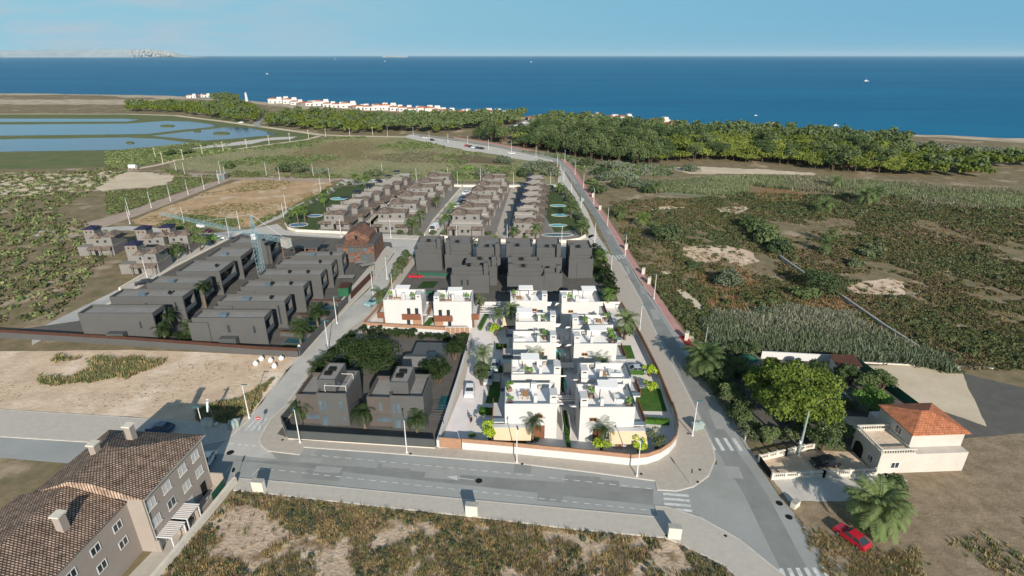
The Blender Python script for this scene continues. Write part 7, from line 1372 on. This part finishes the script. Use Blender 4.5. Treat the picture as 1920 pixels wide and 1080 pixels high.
for x, y, lb in [(490.5, 676, 'big white sack at the left rear of the heap on the bare plot'), (480, 685, 'big white sack at the front left of the group on the bare plot'), (508, 679, 'big white sack in the middle of the group on the bare plot'), (528, 675, 'big white sack nearest the grey compound wall'), (515, 690, 'big white sack at the front right of the group on the bare plot'), (562, 655, 'big white sack leaning near the compound corner')]: place('sack', mk_sack, gpos(x, y), random.uniform(0, 6), lb, 'white sacks on the bare plot')
t = thing('flag', 'pale blue and white flag on a thin pole beside the bare plot', 'flag', gpos(406, 798)); MB().cyl((0, 0, 0), (-.9, .3, 5.4), .05, .03, 6).build('pole', m_conc, t)
fb = MB(); fb.add([(-.9 - .06*k + .02*j, .3 - .02*k, 5.3 - .45*k) for k in range(7) for j in (0, 22 - k*1.6)], [(2*k, 2*k+2, 2*k+3, 2*k+1) for k in range(6)]); fb.build('cloth', m_flag, t); MB().sphere((0, 0, .3), .45, .45, .35, 8).build('base', m_stone, t)
for i, x in enumerate([337, 362, 387, 411, 441, 468]): 
    t = thing('fence_post', f'thin rusty stake on the bare plot, {ORD[i]} from the left', 'post', gpos(x, 690 + i*1.2), 0, 'stakes on the bare plot'); MB().cyl((0, 0, 0), (0, 0, 1.3), .04, .03, 5).build('stake', m_brownrail, t)
# ------------------------------------------------------------ cars
def mk_car(van=False):
    t = thing('parked_car', 'car', 'car'); Lh, Wd, Hh = (2.15, .88, 1.45) if not van else (2.9, 1.0, 2.4)
    prof = [(-Lh, .35), (-Lh, .78), (-Lh+.12, .9), (-Lh*.55, 1.0), (Lh*.9, .98), (Lh, .85), (Lh, .35)] if not van else [(-Lh, .4), (-Lh, 1.0), (-Lh+.8, 1.25), (Lh, 1.25), (Lh, .4)]
    def hull(pr, w0, w1, mb):
        n = len(pr); v = [(x, -(w0 if z < .6 else w1), z) for x, z in pr] + [(x, (w0 if z < .6 else w1), z) for x, z in pr]
        mb.add(v, [tuple(range(n)), tuple(range(2*n-1, n-1, -1))] + [(i, n+i, n+(i+1) % n, (i+1) % n) for i in range(n)])
    mb = MB(); hull([(x, z) for x, z in prof], Wd, Wd-.03, mb)
    cab = [(-Lh*.42, 1.0), (-Lh*.12, Hh), (Lh*.5, Hh), (Lh*.86, .98)] if not van else [(-Lh+.8, 1.25), (-Lh+1.4, Hh), (Lh-.1, Hh), (Lh, 1.25)]
    zr = Hh - .05
    v = []; 
    for sg in (-1, 1):
        for x, z in cab: v.append((x, sg*(Wd-.06 if z < Hh-.1 else Wd-.2), z))
    gl = MB(); gl.add(v, [(0, 1, 2, 3), (7, 6, 5, 4), (0, 4, 5, 1), (2, 6, 7, 3)])
    rf = MB(); a, b = cab[1], cab[2]; rf.box(a[0]-.02, -(Wd-.18), Hh-.03, b[0]+.02, Wd-.18, Hh+.03)
    for sg in (-1, 1):
        for x0, x1 in ((cab[0], cab[1]), (cab[3], cab[2])): rf.bar((x0[0], sg*(Wd-.06), x0[1]), (x1[0], sg*(Wd-.2), x1[1]), .05)
        mxx = (a[0]+b[0])/2; rf.bar((mxx, sg*(Wd-.05), 1.0), (mxx, sg*(Wd-.19), Hh), .05)
    if van: rf.box(-Lh+1.9, -(Wd-.01), 1.25, Lh-.05, Wd-.01, Hh-.05)
    mb.v, off = mb.v, len(mb.v); mb.f += [tuple(i+off for i in f) for f in rf.f]; mb.m += rf.m; mb.v += rf.v
    mb.build('body', m_carpaint, t); gl.build('window', m_glass, t)
    for x in (-Lh*.62, Lh*.62):
        for sg in (-1, 1): w_ = MB().cyl((x, sg*(Wd-.18), .33), (x, sg*(Wd+.02), .33), .33, .33, 12).build('wheel', m_tyre, t); MB().cyl((x, sg*(Wd+.0), .33), (x, sg*(Wd+.035), .33), .19, .19, 10).build('rim', m_rim, w_)
    for sg in (-1, 1):
        MB().box(-Lh-.02, sg*Wd*.85-.16*(sg > 0)-.0, .62, -Lh+.1, sg*Wd*.85+.16*(sg < 0), .78).build('headlight', m_lamp, t); MB().box(Lh-.1, sg*Wd*.85-.16*(sg > 0), .62, Lh+.02, sg*Wd*.85+.16*(sg < 0), .82).build('tail_light', m_tail, t)
        MB().box(-Lh*.36, sg*(Wd+.02)-.06, .98, -Lh*.30, sg*(Wd+.14)-.0, 1.1).build('mirror', m_dark, t)
    return t
W_c = (.72, .72, .72); S_c = (.42, .45, .48); K_c = (.015, .015, .02); Rd = (.42, .015, .03); B_c = (.03, .05, .12); T_c = (.22, .38, .42); Mr = (.12, .01, .04)
# front of the car points to local -x
CARS = [(881, 738, 90, W_c, 'white car with sunroof driving down the pale driveway', 0), (916, 715, 88, S_c, 'silver car parked in the driveway bay half under the tree', 0), (929, 691, 85, S_c, 'grey car parked behind the silver one, nearly hidden by the tree', 0), (1197, 699, 180, S_c, 'silver car parked in the garden by the avenue fence', 0),
 (1595, 1013, -62, Rd, 'red hatchback parked on dirt under the large palm', 0), (1545, 872, 5, K_c, 'black car parked in the balustraded yard', 0), (1556, 800, 10, W_c, 'white car half hidden behind the big pine', 0), (388, 870, 95, W_c, 'white car parked beside the apartment block', 0), (302, 808, -4, B_c, 'dark blue car parked in the shade behind the apartment block', 0),
 (699, 571, 60, T_c, 'pale teal car parked on the left street in front of the red one', 0), (713, 557, 65, Rd, 'red car parked on the left street beneath the feathery palm', 0), (780, 521, 175, Rd, 'red car in the green netted yard of the dark grey houses', 0), (814, 433, 78, W_c, 'white van parked in the lane between the tiled rows', 1), (874, 364, 62, W_c, 'white car at the far end of the parking lane', 0), (867, 373, 62, B_c, 'dark blue car second from the far end of the parking lane', 0), (863, 381, 62, K_c, 'black car third from the far end of the parking lane', 0), (857, 388, 62, W_c, 'white car nearest in the row of the parking lane', 0), (856, 407, 62, K_c, 'black car on the plot beside the bright palms of the parking lane', 0),
 (680, 424, 30, K_c, 'black car at the mouth of the service lane', 0), (731, 383, 50, W_c, 'white car parked in the service lane', 0), (384, 436, 5, Mr, 'maroon car on the cross road beside the conical tree', 0), (270, 534, 35, K_c, 'black car by the compound at the left edge', 0), (408, 451, 40, W_c, 'white car at the corner of the compound road', 0),
 (790, 259, 150, S_c, 'grey car at the left end of the gravel shoulder', 0), (797, 260, 150, W_c, 'white car at the left end of the gravel shoulder', 0), (810, 264, 150, K_c, 'black car alone on the gravel shoulder left of the red one', 0), (836, 268, 150, S_c, 'silver car alone on the gravel shoulder', 0), (876, 275, 150, Rd, 'red car at the left of the row on the gravel shoulder', 0), (883, 276.5, 150, K_c, 'black car next to the red one on the gravel shoulder', 0), (889, 278, 150, W_c, 'white car in the middle of the row on the gravel shoulder', 0), (896, 279, 150, B_c, 'dark blue car right of the white one on the gravel shoulder', 0), (903, 280, 150, K_c, 'black car at the right end of the row on the gravel shoulder', 0), (960, 289, 160, W_c, 'white car driving on the far bend of the avenue', 0), (452, 231, 20, W_c, 'small white car on the track beside the lagoon', 0)]
for px, py, a, col, lb, van in CARS: place('van' if van else 'car', (lambda: mk_car(True)) if van else mk_car, (*G(px, py), .17 if (900 > px > 870 and 690 < py < 750) or px in (916, 929, 1197) else .07), R(a), lb, None, None, col)
r_ = np.random.default_rng(31)
for i in range(12):
    px = 945 + i*4.5; c = G(px, 243 - i*1.4); place('car', mk_car, (*c, .08), R(30), f'small parked car in the far car park by the beach gap, {ORD[i]} from the left', 'cars in the far car park', None, [W_c, S_c, K_c, B_c][i % 4])
# ------------------------------------------------------------ garden furniture of the estate
for px, py, k, lb in [(978, 815, 'T', 'teak table in the garden of the nearest left villa'), (1159, 837, 'T', 'teak table in the garden of the nearest right villa')]:
    c = G(px, py); place('table', mk_table, (*c, .16), R(90), lb, 'teak tables in the gardens')
    for dx, dy, a in ((-.85, -.5, 90), (-.85, .5, 90), (.85, -.5, -90), (.85, .5, -90)): place('chair', mk_chair, (c[0]+dx, c[1]+dy, .16), R(a), f'white chair at the {lb}', f'chairs at the {lb}')
for px, py, lb in [(940, 812, 'pale corner sofa in the garden of the nearest left villa')]: place('sofa', mk_sofa, (*G(px, py), .16), R(0), lb, None)
# ------------------------------------------------------------ person
t = thing('person', 'person in dark clothes walking down the pale driveway', 'person', (*G(884, 796), .165), R(25))
me = bpy.data.meshes.new('body'); V = [(0, 0, .95), (0, 0, 1.2), (0, 0, 1.42), (0, -.01, 1.52), (0, -.02, 1.66), (-.10, 0, .88), (-.11, -.14, .5), (-.11, -.02, .07), (-.11, -.16, .03), (.10, 0, .88), (.11, .12, .5), (.11, .3, .1), (.11, .2, .03), (-.19, 0, 1.4), (-.25, .1, 1.14), (-.24, .02, .92), (.19, 0, 1.4), (.25, -.1, 1.14), (.24, -.2, .95)]
E_ = [(0, 1), (1, 2), (2, 3), (3, 4), (0, 5), (5, 6), (6, 7), (7, 8), (0, 9), (9, 10), (10, 11), (11, 12), (2, 13), (13, 14), (14, 15), (2, 16), (16, 17), (17, 18)]
me.from_pydata(V, E_, []); o = bpy.data.objects.new('body', me); COL.objects.link(o); o.parent = t; sk = o.modifiers.new('skin', 'SKIN'); o.modifiers.new('sub', 'SUBSURF').levels = 1
rad = [.15, .13, .15, .055, .105, .095, .065, .045, .04, .095, .065, .045, .04, .065, .045, .035, .065, .045, .035]
for i, r in enumerate(rad): me.skin_vertices[0].data[i].radius = (r, r)
me.skin_vertices[0].data[0].use_root = True
me.materials.append(M('skin', (.45, .28, .2), None, 3, .6)); o.modifiers['skin'].use_smooth_shade = True
MB().cyl((0, 0, .88), (0, 0, 1.46), .19, .21, 10).build('shirt', m_dark, t); MB().cyl((-.10, 0, .92), (-.11, -.13, .5), .12, .095, 8).cyl((.10, 0, .92), (.11, .11, .5), .12, .095, 8).build('shorts', m_navy, t); MB().sphere((0, .02, 1.72), .115, .12, .11, 8).build('hair', m_dark, t)
# ------------------------------------------------------------ boats
def mk_boat():
    t = thing('boat', 'boat', 'boat'); MB().add([], []) ; h = MB(); h.add([(-7, -2, 0), (4, -2, 0), (8, 0, 0), (4, 2, 0), (-7, 2, 0), (-7, -2.4, 2), (5, -2.4, 2), (9, 0, 2.6), (5, 2.4, 2), (-7, 2.4, 2)], [(4, 3, 2, 1, 0), (5, 6, 7, 8, 9), (0, 1, 6, 5), (1, 2, 7, 6), (2, 3, 8, 7), (3, 4, 9, 8), (4, 0, 5, 9)]); h.build('hull', m_white, t)
    MB().box(-5, -1.5, 2, 2, 1.5, 4.5).build('cabin', m_white, t); MB().cyl((0, 0, 4.5), (0, 0, 10), .2, .1, 6).build('mast', m_bpaint, t); return t
for px, py, s_, lb in [(996, 116.5, 2.6, 'white motor ship near the middle of the horizon'), (501, 139, 1.2, 'small white boat on the sea above the lighthouse'), (628, 111, 3.4, 'tiny white sailing boat near the horizon left of the island'), (722, 115, 2.5, 'tiny boat below the island on the horizon'), (1417, 217, .5, 'small boat close to the shore near the lookout tower'), (1567, 236, .7, 'small white boat off the right hand beach'), (1624, 152.5, 1.6, 'white boat leaving a wake on the right')]: place('boat', mk_boat, (*G(px, py, -.9), -1.1), 0, lb, None, s_*.5)
t = thing('water_tank_trailer', 'small white tank trailer on the dirt at the far left', 'trailer', (*G(250, 318), 0)); MB().cyl((-2, 0, 1.8), (2, 0, 1.8), 1.1, 1.1, 10).build('tank', m_bpaint, t); MB().box(-2.4, -.8, .4, 2.8, .8, .75).build('frame', m_conc, t); [MB().cyl((x, sg*.9, .4), (x, sg*1.05, .4), .4, .4, 10).build('wheel', m_tyre, t) for x in (-1, 1) for sg in (-1, 1)]
t = thing('transformer_hut', 'small white hut at the corner of the dirt roads', 'hut', (*G(418, 336), 0)); MB().box(-2, -2, 0, 2, 2, 2.8).build('wall', m_bwhite, t); MB().box(-2.2, -2.2, 2.8, 2.2, 2.2, 3.0).build('roof', m_conc, t); MB().box(-.5, -2.05, 0, .5, -1.98, 2.1).build('door', m_teal, t)

# ------------------------------------------------------------ the air
hz_ = MB().box(-95000, -1500, -3, 95000, 125000, 420).build('haze', None); hz_['kind'] = 'stuff'; hz_['label'] = 'thin sea haze in the air'
hm = bpy.data.materials.new('haze'); hm.use_nodes = True; hn = hm.node_tree.nodes; hn.remove(hn['Principled BSDF']); pv = hn.new('ShaderNodeVolumePrincipled')
pv.inputs['Density'].default_value = 1.7e-5; pv.inputs['Color'].default_value = (.60, .84, 1.0, 1); hm.node_tree.links.new(pv.outputs[0], hn['Material Output'].inputs['Volume'])
hz_.data.materials.clear(); hz_.data.materials.append(hm); hz_.visible_shadow = True
